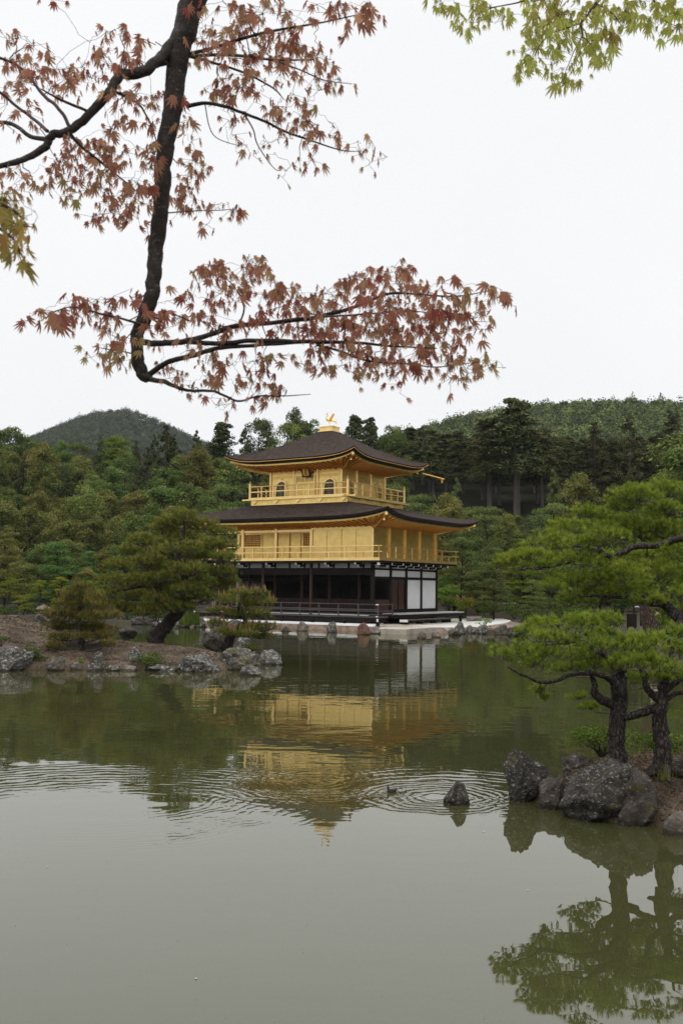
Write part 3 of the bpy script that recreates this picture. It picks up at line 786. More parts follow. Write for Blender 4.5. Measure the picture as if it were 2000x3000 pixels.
# plaque with its three characters, tilted forward under the eave
pq = MB().box(-0.26, 0.26, -0.03, 0.03, -0.42, 0.42)
plaque = part(MB(), 'plaque', 'dark_wood') if False else None
plq = pq.build('name_plaque', M['gold_dark'], pav); plq.location = (-6.28, 1.13, 11.08); plq.rotation_euler = (rad(16), 0, 0)
fr = MB().box(-0.34, -0.25, -0.06, 0.02, -0.52, 0.5).box(0.25, 0.34, -0.06, 0.02, -0.52, 0.5).box(-0.25, 0.25, -0.06, 0.02, -0.52, -0.43).box(-0.25, 0.25, -0.06, 0.02, 0.43, 0.5)
fr.build('plaque_frame', M['red_wood'], plq, bevel=0.01)
for k, ch in enumerate('究竟頂'):
    cu = bpy.data.curves.new('lettering', 'FONT'); cu.body = ch; cu.size = 0.27; cu.align_x = 'CENTER'; cu.align_y = 'CENTER'; cu.extrude = 0.004; cu.offset = 0.006
    t = bpy.data.objects.new('lettering', cu); COL.objects.link(t); cu.materials.append(M['dark_wood'])
    dg_ = bpy.context.evaluated_depsgraph_get()
    lm_ = bpy.data.meshes.new_from_object(t.evaluated_get(dg_)); bpy.data.objects.remove(t)
    t = link('lettering', lm_)
    if not lm_.materials: lm_.materials.append(M['dark_wood'])
    t.parent = plq; t.rotation_euler = (rad(90), 0, 0); t.location = (0, -0.036, 0.27 - 0.27 * k)

# third-storey balcony
x0, x1, y0, y1 = bal3
bb = MB().box(x0 + 0.18, x1 - 0.18, y0 + 0.18, y1 - 0.18, 8.55, 8.98)
part(bb, 'balcony_base', 'gold')
part(MB().box(x0 - 0.02, x1 + 0.02, y0 - 0.02, y1 + 0.02, 8.98, 9.10), 'balcony_floor', 'gold_trim')
part(MB().box(x0 - 0.55, x1 + 0.55, y0 + 0.05, y0 + 0.25, 8.99, 9.09).box(x1 - 0.25, x1 - 0.05, y0 - 0.5, y1 + 0.5, 8.992, 9.092) , 'floor_beam', 'gold_trim')
for i in range(5):
    x = lerp(x0 + 0.5, x1 - 0.5, i / 4)
    part(MB().box(x - 0.28, x + 0.28, y0 + 0.10, y0 + 0.18, 8.88, 8.94).box(x - 0.17, x + 0.17, y0 + 0.1, y0 + 0.18, 8.79, 8.88).box(x - 0.07, x + 0.07, y0 + 0.06, y0 + 0.18, 8.72, 8.79), 'bracket', 'gold_trim')
    y = lerp(y0 + 0.5, y1 - 0.5, i / 4)
    part(MB().box(x1 - 0.18, x1 - 0.10, y - 0.28, y + 0.28, 8.88, 8.94).box(x1 - 0.18, x1 - 0.1, y - 0.17, y + 0.17, 8.79, 8.88).box(x1 - 0.18, x1 - 0.06, y - 0.07, y + 0.07, 8.72, 8.79), 'bracket', 'gold_trim')
def rail_run(axis, a0, a1, c, z, hs, posts, m, ends=0.0, w=0.07, topround=False, parent=None, caps=False):
    """one side of a balustrade: rails at heights hs above z and upright posts [(t, h)]"""
    b = MB()
    for k, h in enumerate(hs):
        p0, p1 = (a0 - ends * (1 if k else 0.4), a1 + ends * (1 if k else 0.4))
        A = (p0, c, z + h) if axis == 'x' else (c, p0, z + h)
        B = (p1, c, z + h) if axis == 'x' else (c, p1, z + h)
        if k == len(hs) - 1 and topround: b.tube([A, B], w * 0.5, 8)
        else: b.beam(A, B, w, w * 0.8)
    o = part(b, 'balustrade', m, parent)
    for t, h in posts:
        a = lerp(a0, a1, t); s = w * 0.46
        pb_ = MB().box(*((a - s, a + s, c - s, c + s) if axis == 'x' else (c - s, c + s, a - s, a + s)), z, z + h)
        pp = part(pb_, 'rail_post', m, o)
        if caps:
            s2 = s * 1.5
            part(MB().box(*((a - s2, a + s2, c - s2, c + s2) if axis == 'x' else (c - s2, c + s2, a - s2, a + s2)), z + h, z + h + 0.05), 'post_cap', 'white_metal' if caps == 2 else 'gold_trim', pp)
    return o
ins = 0.12
for (ax, a0, a1, c) in (('x', x0 + ins, x1 - ins, y0 + ins), ('y', y0 + ins, y1 - ins, x1 - ins), ('x', x0 + ins, x1 - ins, y1 - ins), ('y', y0 + ins, y1 - ins, x0 + ins)):
    n = 8
    rail_run(ax, a0, a1, c, 9.10, (0.05, 0.50, 0.88), [(i / n, 0.80) for i in range(1, n)], 'gold_trim', 0.0, 0.085, True, None, 1)
for (x, y) in ((x0 + ins, y0 + ins), (x1 - ins, y0 + ins), (x1 - ins, y1 - ins), (x0 + ins, y1 - ins)):
    part(MB().lathe((x, y, 9.10), [(0.095, 0), (0.095, 1.0), (0.11, 1.01), (0.11, 1.08), (0.07, 1.1), (0.085, 1.16), (0.03, 1.24), (0.006, 1.32)], 12), 'corner_post', 'gold_trim')

# ---- second storey
ZF2, ZT2 = 4.68, 6.93
b2 = (WX - 1.2, 1.2, -1.2, NY + 1.2)
part(MB().box(b2[0], b2[1], b2[2], b2[3], 4.56, 4.68), 'balcony_floor', 'gold_trim')
part(MB().box(b2[0] + 0.06, b2[1] - 0.06, b2[2] + 0.06, b2[3] - 0.06, 4.44, 4.56), 'floor_edge', 'dark_wood')
sx = -4.9
part(MB().box(sx, 0, 0.0, 0.12, ZF2, 6.72), 'wall', 'gold')
part(MB().box(sx - 0.05, 0.05, -0.05, 0.17, 6.72, 6.93), 'lintel', 'gold_trim')
part(MB().box(-0.12, 0, 0.12, NY, ZF2, ZT2), 'wall', 'gold')
part(MB().box(WX, -0.12, NY - 0.12, NY, ZF2, ZT2), 'wall', 'gold')
part(MB().box(WX, sx, 2.28, 2.40, ZF2, ZT2), 'wall', 'gold')
part(MB().box(sx - 0.12, sx, 0.12, 2.28, ZF2, ZT2), 'wall', 'gold')
part(MB().box(WX - 0.12, WX, 2.28, NY, ZF2, ZT2), 'wall', 'gold')
part(MB().box(WX, sx, -0.06, 0.10, 6.60, 6.76), 'lintel', 'gold_trim')
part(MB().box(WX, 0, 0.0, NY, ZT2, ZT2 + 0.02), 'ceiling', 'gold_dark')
# ribbed shutters of the closed south bays
nb_ = 4
for i in range(nb_):
    a, b = lerp(sx + 0.1, -0.12, i / nb_), lerp(sx + 0.1, -0.12, (i + 1) / nb_)
    sh = part(MB().box(a + 0.025, b - 0.025, -0.03, -0.002, ZF2 + 0.02, 6.6), 'shutter', 'gold')
    rb = MB()
    for k in range(17):
        z = lerp(ZF2 + 0.08, 6.56, k / 16); rb.box(a + 0.03, b - 0.03, -0.056, -0.031, z - 0.016, z + 0.016)
    part(rb, 'shutter_ribs', 'gold_trim', sh)
for x in (0.0, sx): part(MB().box(x - 0.1, x + 0.1, -0.1, 0.1, ZF2, 6.72), 'post', 'gold_trim')
part(MB().box(-2.48, -2.42, -0.045, 0.0, ZF2, 6.7), 'mullion', 'gold_dark')
for x in (-7.9, -10.85, WX): part(MB().box(x - 0.1, x + 0.1, -0.1, 0.1, ZF2, 6.93), 'post', 'gold_trim')
for y in (2.25, 4.45, 6.66, NY): part(MB().box(-0.03, 0.12, y - 0.1, y + 0.1, ZF2, 6.93), 'post', 'gold_trim')
part(MB().box(0.0, 0.03, 0.1, NY, 6.72, 6.9), 'lintel', 'gold')
# recessed west bays: lattice windows and plain sliding doors
def lattice_window(a0, a1, y, z0, z1):
    fr_ = MB().box(a0 - 0.06, a0, y - 0.05, y, z0 - 0.06, z1 + 0.06).box(a1, a1 + 0.06, y - 0.05, y, z0 - 0.06, z1 + 0.06).box(a0, a1, y - 0.05, y, z0 - 0.06, z0).box(a0, a1, y - 0.05, y, z1, z1 + 0.06)
    w = part(fr_, 'window', 'gold_trim')
    part(MB().box(a0, a1, y - 0.012, y - 0.004, z0, z1), 'window_opening', 'gap', w)
    l = MB(); nx_ = max(3, int((a1 - a0) / 0.125)); nz_ = max(3, int((z1 - z0) / 0.125))
    for i in range(1, nx_): x = lerp(a0, a1, i / nx_); l.box(x - 0.022, x + 0.022, y - 0.035, y - 0.015, z0, z1)
    for i in range(1, nz_): z = lerp(z0, z1, i / nz_); l.box(a0, a1, y - 0.036, y - 0.014, z - 0.022, z + 0.022)
    part(l, 'lattice', 'gold_dark', w)
lattice_window(-12.95, -12.55, 2.28, 5.62, 6.6)
lattice_window(-12.4, -10.98, 2.28, 5.62, 6.6)
lattice_window(-7.15, -6.48, 2.28, 5.62, 6.64)
for a, b in ((-10.8, -9.6), (-9.55, -8.35), (-8.3, -7.35), (-6.3, -5.1)):
    d = part(MB().box(a + 0.03, b - 0.03, 2.245, 2.28, ZF2 + 0.05, 6.62), 'door', 'gold')
    part(MB().box(a, a + 0.045, 2.23, 2.28, ZF2, 6.7).box(b - 0.045, b, 2.23, 2.28, ZF2, 6.7), 'door_stile', 'gold_dark', d)
part(MB().box(WX, sx, 2.2, 2.28, 6.66, 6.74), 'lintel', 'gold_trim')
# second-storey balustrade: crossing rail ends, alternate tall and short posts
for (ax, a0, a1, c) in (('x', b2[0] + 0.1, b2[1] - 0.1, b2[2] + 0.1), ('y', b2[2] + 0.1, b2[3] - 0.1, b2[1] - 0.1), ('x', b2[0] + 0.1, b2[1] - 0.1, b2[3] - 0.1), ('y', b2[2] + 0.1, b2[3] - 0.1, b2[0] + 0.1)):
    n = 12 if ax == 'x' else 10
    rail_run(ax, a0, a1, c, 4.68, (0.04, 0.45, 0.84), [(i / n, 0.84 if i % 2 == 0 else 0.45) for i in range(n + 1)], 'gold_trim', 0.22, 0.075)
# gilded spout pole at the north-east corner of the upper eave
part(MB().tube([(-1.3, 9.4, 11.42), (-0.15, 10.75, 11.05)], 0.05, 8).box(-0.3, -0.2, 10.55, 10.65, 10.75, 11.05), 'rain_spout', 'gold_dark')

# ---- first storey
ZF1 = 1.10
for x in (-4.9, -9.0, WX): part(MB().tube([(x, 0, 0.35), (x, 0, 4.4)], 0.115, 12), 'post', 'red_wood')
for y in (0.0, 2.28, 4.5, 6.72, NY): part(MB().box(-0.11, 0.11, y - 0.11, y + 0.11, 0.35, 4.4), 'post', 'dark_wood')
for x in (-2.43, -4.87, -7.24, -9.6, -12.0): part(MB().tube([(x, 2.28, ZF1), (x, 2.28, 4.0)], 0.10, 10), 'post', 'red_wood')
part(MB().box(WX, 0, 0.0, NY, 0.98, ZF1), 'floor', 'dark_wood')
part(MB().box(WX + 0.1, -0.12, 0.1, NY - 0.1, 4.05, 4.10), 'ceiling', 'dark_wood')
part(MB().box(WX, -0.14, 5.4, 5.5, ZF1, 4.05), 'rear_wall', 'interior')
part(MB().box(WX, -0.14, NY - 0.1, NY, ZF1, 4.05), 'wall', 'plaster')
part(MB().box(WX - 0.1, WX, 2.28, NY, ZF1, 4.05), 'wall', 'plaster')
part(MB().box(WX, 0.0, -0.09, 0.09, 3.62, 4.08), 'lintel', 'dark_wood')
part(MB().box(WX, -0.1, 2.2, 2.36, 3.2, 3.34), 'lintel', 'dark_wood')
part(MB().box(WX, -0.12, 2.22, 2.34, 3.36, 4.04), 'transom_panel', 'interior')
# half-height lattice shutters between the inner posts
ix = [-12.0, -9.6, -7.24, -4.87, -2.43, -0.1]
for a, b in zip(ix[:-1], ix[1:]):
    q = part(MB().box(a + 0.1, b - 0.1, 2.24, 2.32, ZF1, 1.98), 'shutter', 'red_wood')
    g_ = MB()
    for k in range(15): x = lerp(a + 0.12, b - 0.12, k / 14); g_.box(x - 0.012, x + 0.012, 2.215, 2.239, ZF1 + 0.03, 1.96)
    for k in range(8): z = lerp(ZF1 + 0.05, 1.95, k / 7); g_.box(a + 0.11, b - 0.11, 2.22, 2.238, z - 0.01, z + 0.01)
    part(g_, 'lattice', 'dark_wood', q)
    for z in (1.95, 1.0): pass
# furnishings glimpsed in the dim room
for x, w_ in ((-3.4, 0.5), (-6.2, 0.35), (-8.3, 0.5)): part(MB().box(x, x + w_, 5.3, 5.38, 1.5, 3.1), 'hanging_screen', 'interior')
# white strip row under the balcony
def strip_row(axis, edges, c, z0, z1, out):
    for a, b in zip(edges[:-1], edges[1:]):
        bx = MB()
        if axis == 'x': bx.box(a + 0.09, b - 0.09, c, c + 0.06, z0, z1)
        else: bx.box(c - 0.06, c, a + 0.09, b - 0.09, z0, z1)
        part(bx, 'plaster_panel', 'plaster')
strip_row('x', [WX, -11.6, -10.3, -9.1, -8.0, -6.75, -5.5, -4.3, -3.1, -1.9, -0.75, 0.0], 0.02, 4.10, 4.43, -1)
strip_row('y', [0.0, 2.28, 4.5, 6.72, NY], 0.02, 4.10, 4.43, 1)
part(MB().box(WX, 0, 0.09, 0.14, 4.08, 4.44), 'wall', 'dark_wood')
# east face: strip panels, doors, tall white panels
part(MB().box(-0.12, -0.05, 2.28, NY, ZF1, 4.44), 'wall', 'dark_wood')
part(MB().box(-0.06, 0.07, 0.11, NY, 3.98, 4.09), 'lintel', 'dark_wood')
part(MB().box(-0.06, 0.09, 0.11, NY, 3.37, 3.53), 'lintel', 'dark_wood')
part(MB().box(-0.06, 0.07, 2.3, NY, ZF1 + 0.02, 1.33), 'sill', 'dark_wood')
ye = [0.0, 2.28, 4.5, 6.72, NY]
for k in range(4):
    part(MB().box(-0.04, 0.035, ye[k] + 0.12, ye[k + 1] - 0.12, 3.54, 3.97), 'plaster_panel', 'plaster')
    if k >= 2: part(MB().box(-0.04, 0.04, ye[k] + 0.12, ye[k + 1] - 0.12, 1.34, 3.36), 'plaster_panel', 'plaster')
q = part(MB().box(-0.04, 0.04, 0.12, 2.16, ZF1, 1.98), 'shutter', 'red_wood')
for k in range(2):
    a = 2.48 + k * 0.92
    d = part(MB().box(-0.045, 0.02, a, a + 0.86, ZF1 + 0.24, 3.35), 'door', 'red_wood')
    part(MB().box(0.02, 0.05, a, a + 0.05, 1.35, 3.35).box(0.02, 0.05, a + 0.81, a + 0.86, 1.35, 3.35), 'door_stile', 'dark_wood', d)
    for (za, zb, sg) in ((3.35, 2.95, -1), (1.35, 1.75, 1)):
        for ya, dy in ((a + 0.05, 1), (a + 0.81, -1)):
            pts = [(ya, za), (ya + dy * 0.36, za), (ya + dy * 0.2, za + sg * 0.06), (ya + dy * 0.08, za + sg * 0.16), (ya + dy * 0.03, zb), (ya, zb)]
            part(MB().prism(pts, 'x', 0.02, 0.032), 'corner_plate', 'grey_wood', d)
part(MB().box(-0.04, 0.07, 4.36, 4.4, 1.33, 3.37).box(-0.04, 0.03, 2.39, 2.46, 1.33, 3.37), 'door_jamb', 'dark_wood')
# bracket arms with white painted ends, carrying the second-storey floor
def arm(axis, a, sg=1, big=True):
    b = MB(); caps = [MB(), MB(), MB()]
    def bx(B, p0, p1, d0, d1, z0, z1):   # d: outwards from the wall face
        if axis == 'x': B.box(p0, p1, -d1, -d0, z0, z1)
        else: B.box(d0, d1, p0, p1, z0, z1)
    bx(b, a - 0.07, a + 0.07, 0.1, 1.02, 4.33, 4.43)
    bx(b, a - 0.06, a + 0.06, 0.1, 0.62, 4.17, 4.30)
    bx(b, a - 0.30, a + 0.30, 0.52, 0.62, 4.34, 4.43)
    bx(b, a - 0.1, a + 0.1, 0.50, 0.64, 4.27, 4.335)
    bx(caps[0], a - 0.072, a + 0.072, 1.02, 1.04, 4.30, 4.44)
    bx(caps[1], a - 0.062, a + 0.062, 0.62, 0.65, 4.15, 4.30)
    bx(caps[2], a + 0.29, a + 0.33, 0.52, 0.62, 4.345, 4.425)
    o = part(b, 'bracket', 'dark_wood')
    for c_ in caps: part(c_, 'white_end', 'white_metal', o)
for x in (-12.6, -10.4, -8.0, -5.5, -3.1, -0.75): arm('x', x)
for y in (0.75, 2.28, 3.4, 4.5, 5.6, 6.72, 7.9, NY - 0.1): arm('y', y)
cnr = part(MB().beam((0, 0, 4.36), (1.02, -1.02, 4.38), 0.14, 0.12), 'bracket', 'dark_wood')
part(MB().beam((1.0, -1.0, 4.38), (1.06, -1.06, 4.4), 0.17, 0.26), 'white_end', 'white_metal', cnr)

# veranda deck with railing on the pond side
dk = (WX - 1.15, 1.2, -1.25)
part(MB().box(dk[0], dk[1], dk[2], 0.0, 0.84, 0.93), 'veranda', 'grey_wood')
part(MB().box(dk[0] + 0.1, dk[1] - 0.1, dk[2] + 0.08, 0.0, 0.58, 0.84), 'veranda_joist', 'dark_wood')
for i in range(7):
    x = lerp(dk[0] + 0.2, dk[1] - 0.12, i / 6); part(MB().box(x - 0.09, x + 0.09, dk[2] + 0.02, dk[2] + 0.2, 0.12, 0.84), 'deck_post', 'dark_wood')
n = 10
rl = rail_run('x', dk[0], dk[1] - 0.02, dk[2] + 0.06, 0.93, (0.12, 0.34, 0.44, 0.78), [(i / n, 0.78) for i in range(n)], 'grey_wood', 0.0, 0.075)
rail_run('y', dk[2] + 0.06, 0.7, dk[1] - 0.08, 0.93, (0.12, 0.34, 0.78), [(0.0, 0.8), (1.0, 0.8)], 'grey_wood', 0.0, 0.075)
rail_run('y', dk[2] + 0.06, 1.4, dk[0] + 0.06, 0.93, (0.12, 0.34, 0.78), [(0.0, 0.8), (1.0, 0.8)], 'grey_wood', 0.0, 0.075)
part(MB().box(dk[1] - 0.2, dk[1] - 0.06, dk[2] - 0.02, dk[2] + 0.01, 0.9, 0.96).box(dk[1] - 0.22, dk[1] - 0.02, dk[2] - 0.02, dk[2] + 0.01, 1.66, 1.73).box(dk[1] - 0.14, dk[1] - 0.02, dk[2] - 0.03, dk[2] + 0.005, 0.60, 0.78), 'end_cap', 'white_metal')
part(MB().box(dk[0] - 0.02, dk[0] + 0.1, dk[2] - 0.02, dk[2] + 0.01, 0.88, 0.98).box(dk[0] - 0.02, dk[0] + 0.1, dk[2] - 0.02, dk[2] + 0.01, 1.68, 1.76), 'end_cap', 'white_metal')
part(MB().box(WX + 0.1, -0.3, -0.02, 0.12, 0.30, 0.98), 'foundation', 'plaster')
part(MB().prism([(-1.5, 0.29), (-1.47, 0.36), (-1.2, 0.44), (-0.3, 0.5), (-0.3, 0.29)], 'x', WX - 0.6, 1.0), 'foundation', 'plaster')
part(MB().box(-0.1, 0.1, 0.2, NY, 0.30, 0.98), 'foundation', 'dark_wood')

# benches along the east side
bnE = empty('wooden_bench', LW(0.1, 0.9, 0), TH)
tag(bnE, 'long pale topped veranda bench below the white wall panels', 'bench')
part(MB().box(0.15, 1.55, 0.0, 9.6, 1.02, 1.10), 'seat', 'pale_plank', bnE)
part(MB().box(0.2, 1.5, 0.05, 9.5, 0.78, 1.02), 'seat_frame', 'dark_wood', bnE)
for y in (0.3, 2.6, 4.9, 7.2, 9.3):
    for x in (0.3, 1.4): part(MB().box(x - 0.08, x + 0.08, y - 0.08, y + 0.08, 0.32, 0.80), 'leg', 'dark_wood', bnE)
bnL = empty('wooden_step', LW(1.75, 0.6, 0), TH)
tag(bnL, 'low dark wooden step in front of the long veranda bench', 'step')
part(MB().box(0.0, 0.55, 0.0, 6.6, 0.66, 0.72), 'tread', 'grey_wood', bnL)
part(MB().box(0.05, 0.5, 0.05, 6.5, 0.56, 0.66), 'tread_frame', 'dark_wood', bnL)
part(MB().box(-0.02, 0.57, -0.04, 0.0, 0.56, 0.72), 'end_cap', 'white_metal', bnL)
for y in (0.2, 2.2, 4.2, 6.0, 6.4): part(MB().box(0.03, 0.5, y - 0.07, y + 0.07, 0.33, 0.58), 'leg', 'dark_wood', bnL)

# terrace the pavilion stands on, with its stone pier
def slab_poly(name, pts, z0, z1, m, mtop=None):
    b = MB().prism([(p[0], p[1]) for p in pts], 'z', z0, z1)
    return b
def wpoly(pts): return [LW(x, y, 0).to_2d() for x, y in pts]
tl = [(-19, -0.8), (-15, -1.7), (-10, -1.62), (-5, -1.7), (-1, -1.62), (1.0, -1.9), (3.2, -1.5), (6.5, 1), (9, 4), (12, 9), (14, 20), (-19, 20)]
tb_ = MB(); k = len(tl)
top = [LW(x, y, 0.30 + 0.02 * math.sin(x * 3)) for x, y in tl]
bot = [LW(x * 1.0 + (0.3 if x > 0 else 0), y - (0.62 if y < 3 else 0), -0.5) for x, y in tl]
tb_.add(top + bot, [(i, (i + 1) % k, k + (i + 1) % k, k + i) for i in range(k)] + [tuple(range(k))])
tag(tb_.build('terrace', M['retain']), 'earth terrace under the golden pavilion', 'terrace', kind='structure')
def px_poly(pts, z): return [onz(a, b, z) for a, b in pts]
def px_prism(name, pts, z0, z1, m, **kw):
    P = px_poly(pts, z1)
    b = MB(); n = len(P)
    b.add([(p.x, p.y, z1) for p in P] + [(p.x, p.y, z0) for p in P], [(i, (i + 1) % n, n + (i + 1) % n, n + i) for i in range(n)] + [tuple(range(n)), tuple(range(2 * n - 1, n - 1, -1))])
    return b.build(name, M[m], **kw)
pier = px_prism('stone_pier', [(1108, 1840.5), (1150, 1842.5), (1191, 1843), (1206, 1841.5), (1312, 1836), (1345, 1832), (1251, 1829.5), (1121, 1834)], -0.4, 0.33, 'slab', bevel=0.03)
tag(pier, 'flat pale stone landing slab jutting into the water at the pavilion corner', 'landing')
pier2 = px_prism('stone_kerb', [(1112, 1833), (1175, 1832), (1352, 1822), (1350, 1817), (1250, 1819), (1112, 1829)], -0.3, 0.40, 'slab', bevel=0.02)
tag(pier2, 'long pale kerb stone step behind the landing slab', 'kerb stone')
court = px_prism('gravel_court', [(1180, 1833), (1310, 1838), (1400, 1836), (1484, 1825), (1497, 1818), (1430, 1804), (1330, 1801), (1250, 1806)], 0.0, 0.345, 'gravel')
tag(court, 'white gravel court beside the pavilion', 'gravel', kind='structure')
# ------------------------------------------------------------------ rocks
_icos = {}
def ico(sub):
    if sub not in _icos:
        bm = bmesh.new(); bmesh.ops.create_icosphere(bm, subdivisions=sub, radius=1)
        bm.verts.ensure_lookup_table()
        _icos[sub] = (np.array([v.co[:] for v in bm.verts]), np.array([[v.index for v in f.verts] for f in bm.faces])); bm.free()
    return _icos[sub]
def rock_mesh(w, d, h, seed, sub=4, cuts=15, rough=0.20, peak=None, boxy=0.0, lean=0.0):
    V, Fc = ico(sub); rng = random.Random(seed)
    P = V.copy()
    if boxy: P = np.sign(P) * np.abs(P) ** (1 - boxy * 0.6)
    for _ in range(cuts):
        n = np.array([rng.gauss(0, 1), rng.gauss(0, 1), rng.gauss(0.1, 0.7)]); n /= np.linalg.norm(n)
        c = rng.uniform(0.55, 0.85)
        dd = P @ n - c; P = P - np.outer(np.maximum(dd, 0) * 0.9, n)
    for i in range(len(P)):
        q = Vector(P[i]) * 1.6 + Vector((seed * 3.1, 0, seed))
        rg_ = 1 - abs(mnoise.noise(q * 1.3 + Vector((5, 1, 2)))) * 2
        rg2 = 1 - abs(mnoise.noise(q * 3.1 + Vector((1, 7, 2)))) * 2
        k = 1 + rough * (mnoise.fractal(q, 0.8, 2.1, 5) * 0.7) + rough * 0.7 * (rg_ - 0.5) + rough * 0.45 * (rg2 - 0.5) + rough * 0.3 * mnoise.noise(q * 7)
        P[i] *= k
    if peak is not None:   # pull the top towards one side and narrow it
        t = np.clip((P[:, 2] + 0.2) / 1.2, 0, 1)
        P[:, 0] = P[:, 0] * (1 - 0.62 * t) + peak * t
        P[:, 1] *= (1 - 0.4 * t)
    mn, mx = P.min(0), P.max(0)
    P = (P - (mn + mx) / 2) / (mx - mn)
    P[:, 0] += lean * (P[:, 2] + 0.5)
    return P * np.array([w, d, h]), Fc
ROCKN = [0]
def rock(l, r, top, base, m, label, zb=0.0, dr=0.8, sub=4, group=None, cat='rock', name='rock', sink=0.7, **kw):
    ROCKN[0] += 1
    c = onz((l + r) / 2, base, zb)
    w = (r - l) / FPX * c.y
    hpx = (base - top) / FPX * c.y
    h = hpx * (1 + sink)
    dep = w * dr
    P, Fc = rock_mesh(w, dep, h, kw.pop('seed', ROCKN[0] * 7 + 1), sub, **kw)
    me = rawmesh(name, P, Fc, True)
    o = link(name, me, M[m])
    o.location = (c.x, c.y + dep * 0.38, zb + hpx - h / 2)
    o.rotation_euler = (0, 0, 0)
    tag(o, label, cat, group)
    return o
# islet, right foreground
rock(1480, 1592, 2200, 2350, 'rock_dark', 'tall dark standing rock at the left tip of the right islet', dr=0.75, sub=5, peak=-0.22, cuts=16, rough=0.2, seed=31, sink=0.35)
rock(1520, 1640, 2243, 2345, 'rock_dark', 'dark block leaning on the tall standing rock of the islet', dr=0.7, sub=5, boxy=0.5, rough=0.2, seed=12, sink=0.35)
rock(1578, 1672, 2285, 2372, 'rock_red_grey', 'rusty grey boulder between the standing rock and the big boulder', dr=0.8, sub=5, boxy=0.2, rough=0.22, seed=5)
rock(1652, 1925, 2246, 2412, 'rock_dark', 'largest lichen streaked boulder in front of the two pine trunks', dr=0.72, sub=5, cuts=16, rough=0.21, seed=61, sink=0.6, boxy=0.3)
rock(1800, 1965, 2262, 2420, 'rock_red_grey', 'low brown boulder right of the largest boulder, half buried in needles', zb=0.0, dr=0.9, sub=5, cuts=14, rough=0.2, seed=71, sink=0.9)
rock(1655, 1775, 2214, 2266, 'rock_red_grey', 'flat brown rock at the back of the islet, left of the pine trunk', zb=0.2, dr=0.7, sub=4, seed=8)
rock(1960, 2090, 2225, 2310, 'rock_dark', 'dark rock right of the right pine trunk at the frame edge', zb=0.3, dr=0.7, sub=4, seed=18)
rock(1944, 2030, 2385, 2448, 'rock_pale', 'pale tan splintered stone at the water on the far right', dr=0.8, sub=4, boxy=0.4, seed=21)
rock(1990, 2120, 2290, 2360, 'rock_dark', 'half hidden grey stone on the islet slope at the right edge', zb=0.2, dr=0.8, seed=23)
rock(1300, 1377, 2292, 2360, 'rock_dark', 'lone pointed dark rock standing in the ringed water', dr=0.85, sub=5, peak=0.10, cuts=10, rough=0.13, seed=77, sink=0.4)
# left island front
LI = 'rocks edging the left island'
rock(-70, 84, 1893, 1966, 'rock_grey', 'broad flat lichen rock at the left frame edge of the island', dr=0.6, sub=5, seed=2, boxy=0.45, cuts=10, group=LI)
rock(-30, 18, 1840, 1875, 'rock_dark', 'small dark rock on the island at the left frame edge', zb=0.55, seed=3, group=LI)
rock(130, 188, 1924, 1966, 'rock_red_grey', 'dark blunt rock between the low bush and the pale stone', seed=4, boxy=0.2, group=LI)
rock(203, 240, 1938, 1963, 'rock_pale', 'small pale stone left of the tall squarish stone', seed=6, group=LI)
rock(248, 300, 1909, 1966, 'rock_grey', 'tall squarish pale stone under the rusty young pine', seed=9, boxy=0.75, rough=0.10, cuts=5, dr=0.7, group=LI)
rock(306, 350, 1950, 1966, 'rock_grey', 'low flat kerb rock right of the squarish stone', seed=10, boxy=0.4, group=LI)
rock(345, 398, 1949, 1966, 'rock_pale', 'low pale kerb rock under the green shrub', seed=11, boxy=0.4, group=LI)
rock(353, 404, 1897, 1938, 'rock_grey', 'leaning grey stone beside the green island shrub', zb=0.25, seed=13, lean=0.25, group=LI)
rock(424, 520, 1948, 1968, 'rock_grey', 'long low rock at the waterline left of the lumpy boulder', seed=14, boxy=0.4, group=LI)
rock(505, 644, 1914, 1970, 'rock_grey', 'wide lumpy pale lichen boulder on the island shore', seed=15, sub=5, rough=0.2, cuts=6, group=LI)
rock(622, 754, 1897, 1964, 'rock_moss', 'large rounded boulder with yellow moss at the island tip', seed=16, sub=5, rough=0.17, cuts=8, group=LI)
rock(738, 823, 1903, 1948, 'rock_grey', 'grey rock at the far right end of the island', seed=17, sub=4, lean=0.1, group=LI)
rock(694, 762, 1948, 1980, 'rock_grey', 'small white rimmed rock in the water before the mossy boulder', seed=19, rough=0.18, group=LI)
rock(588, 702, 1812, 1884, 'rock_dark', 'big dark sloping slab of rock behind the low island pine', zb=0.35, seed=20, sub=5, peak=0.2, dr=0.6, group=LI)
rock(343, 398, 1838, 1862, 'rock_dark', 'black rock on the back edge of the island', zb=0.78, seed=22, group=LI)
rock(690, 735, 1868, 1892, 'rock_grey', 'small grey stone at the foot of the low island pine', zb=0.3, seed=24, group=LI)
rock(88, 132, 1818, 1840, 'rock_red_grey', 'brown stone on the far left ridge of the island', zb=0.9, seed=25, group=LI)
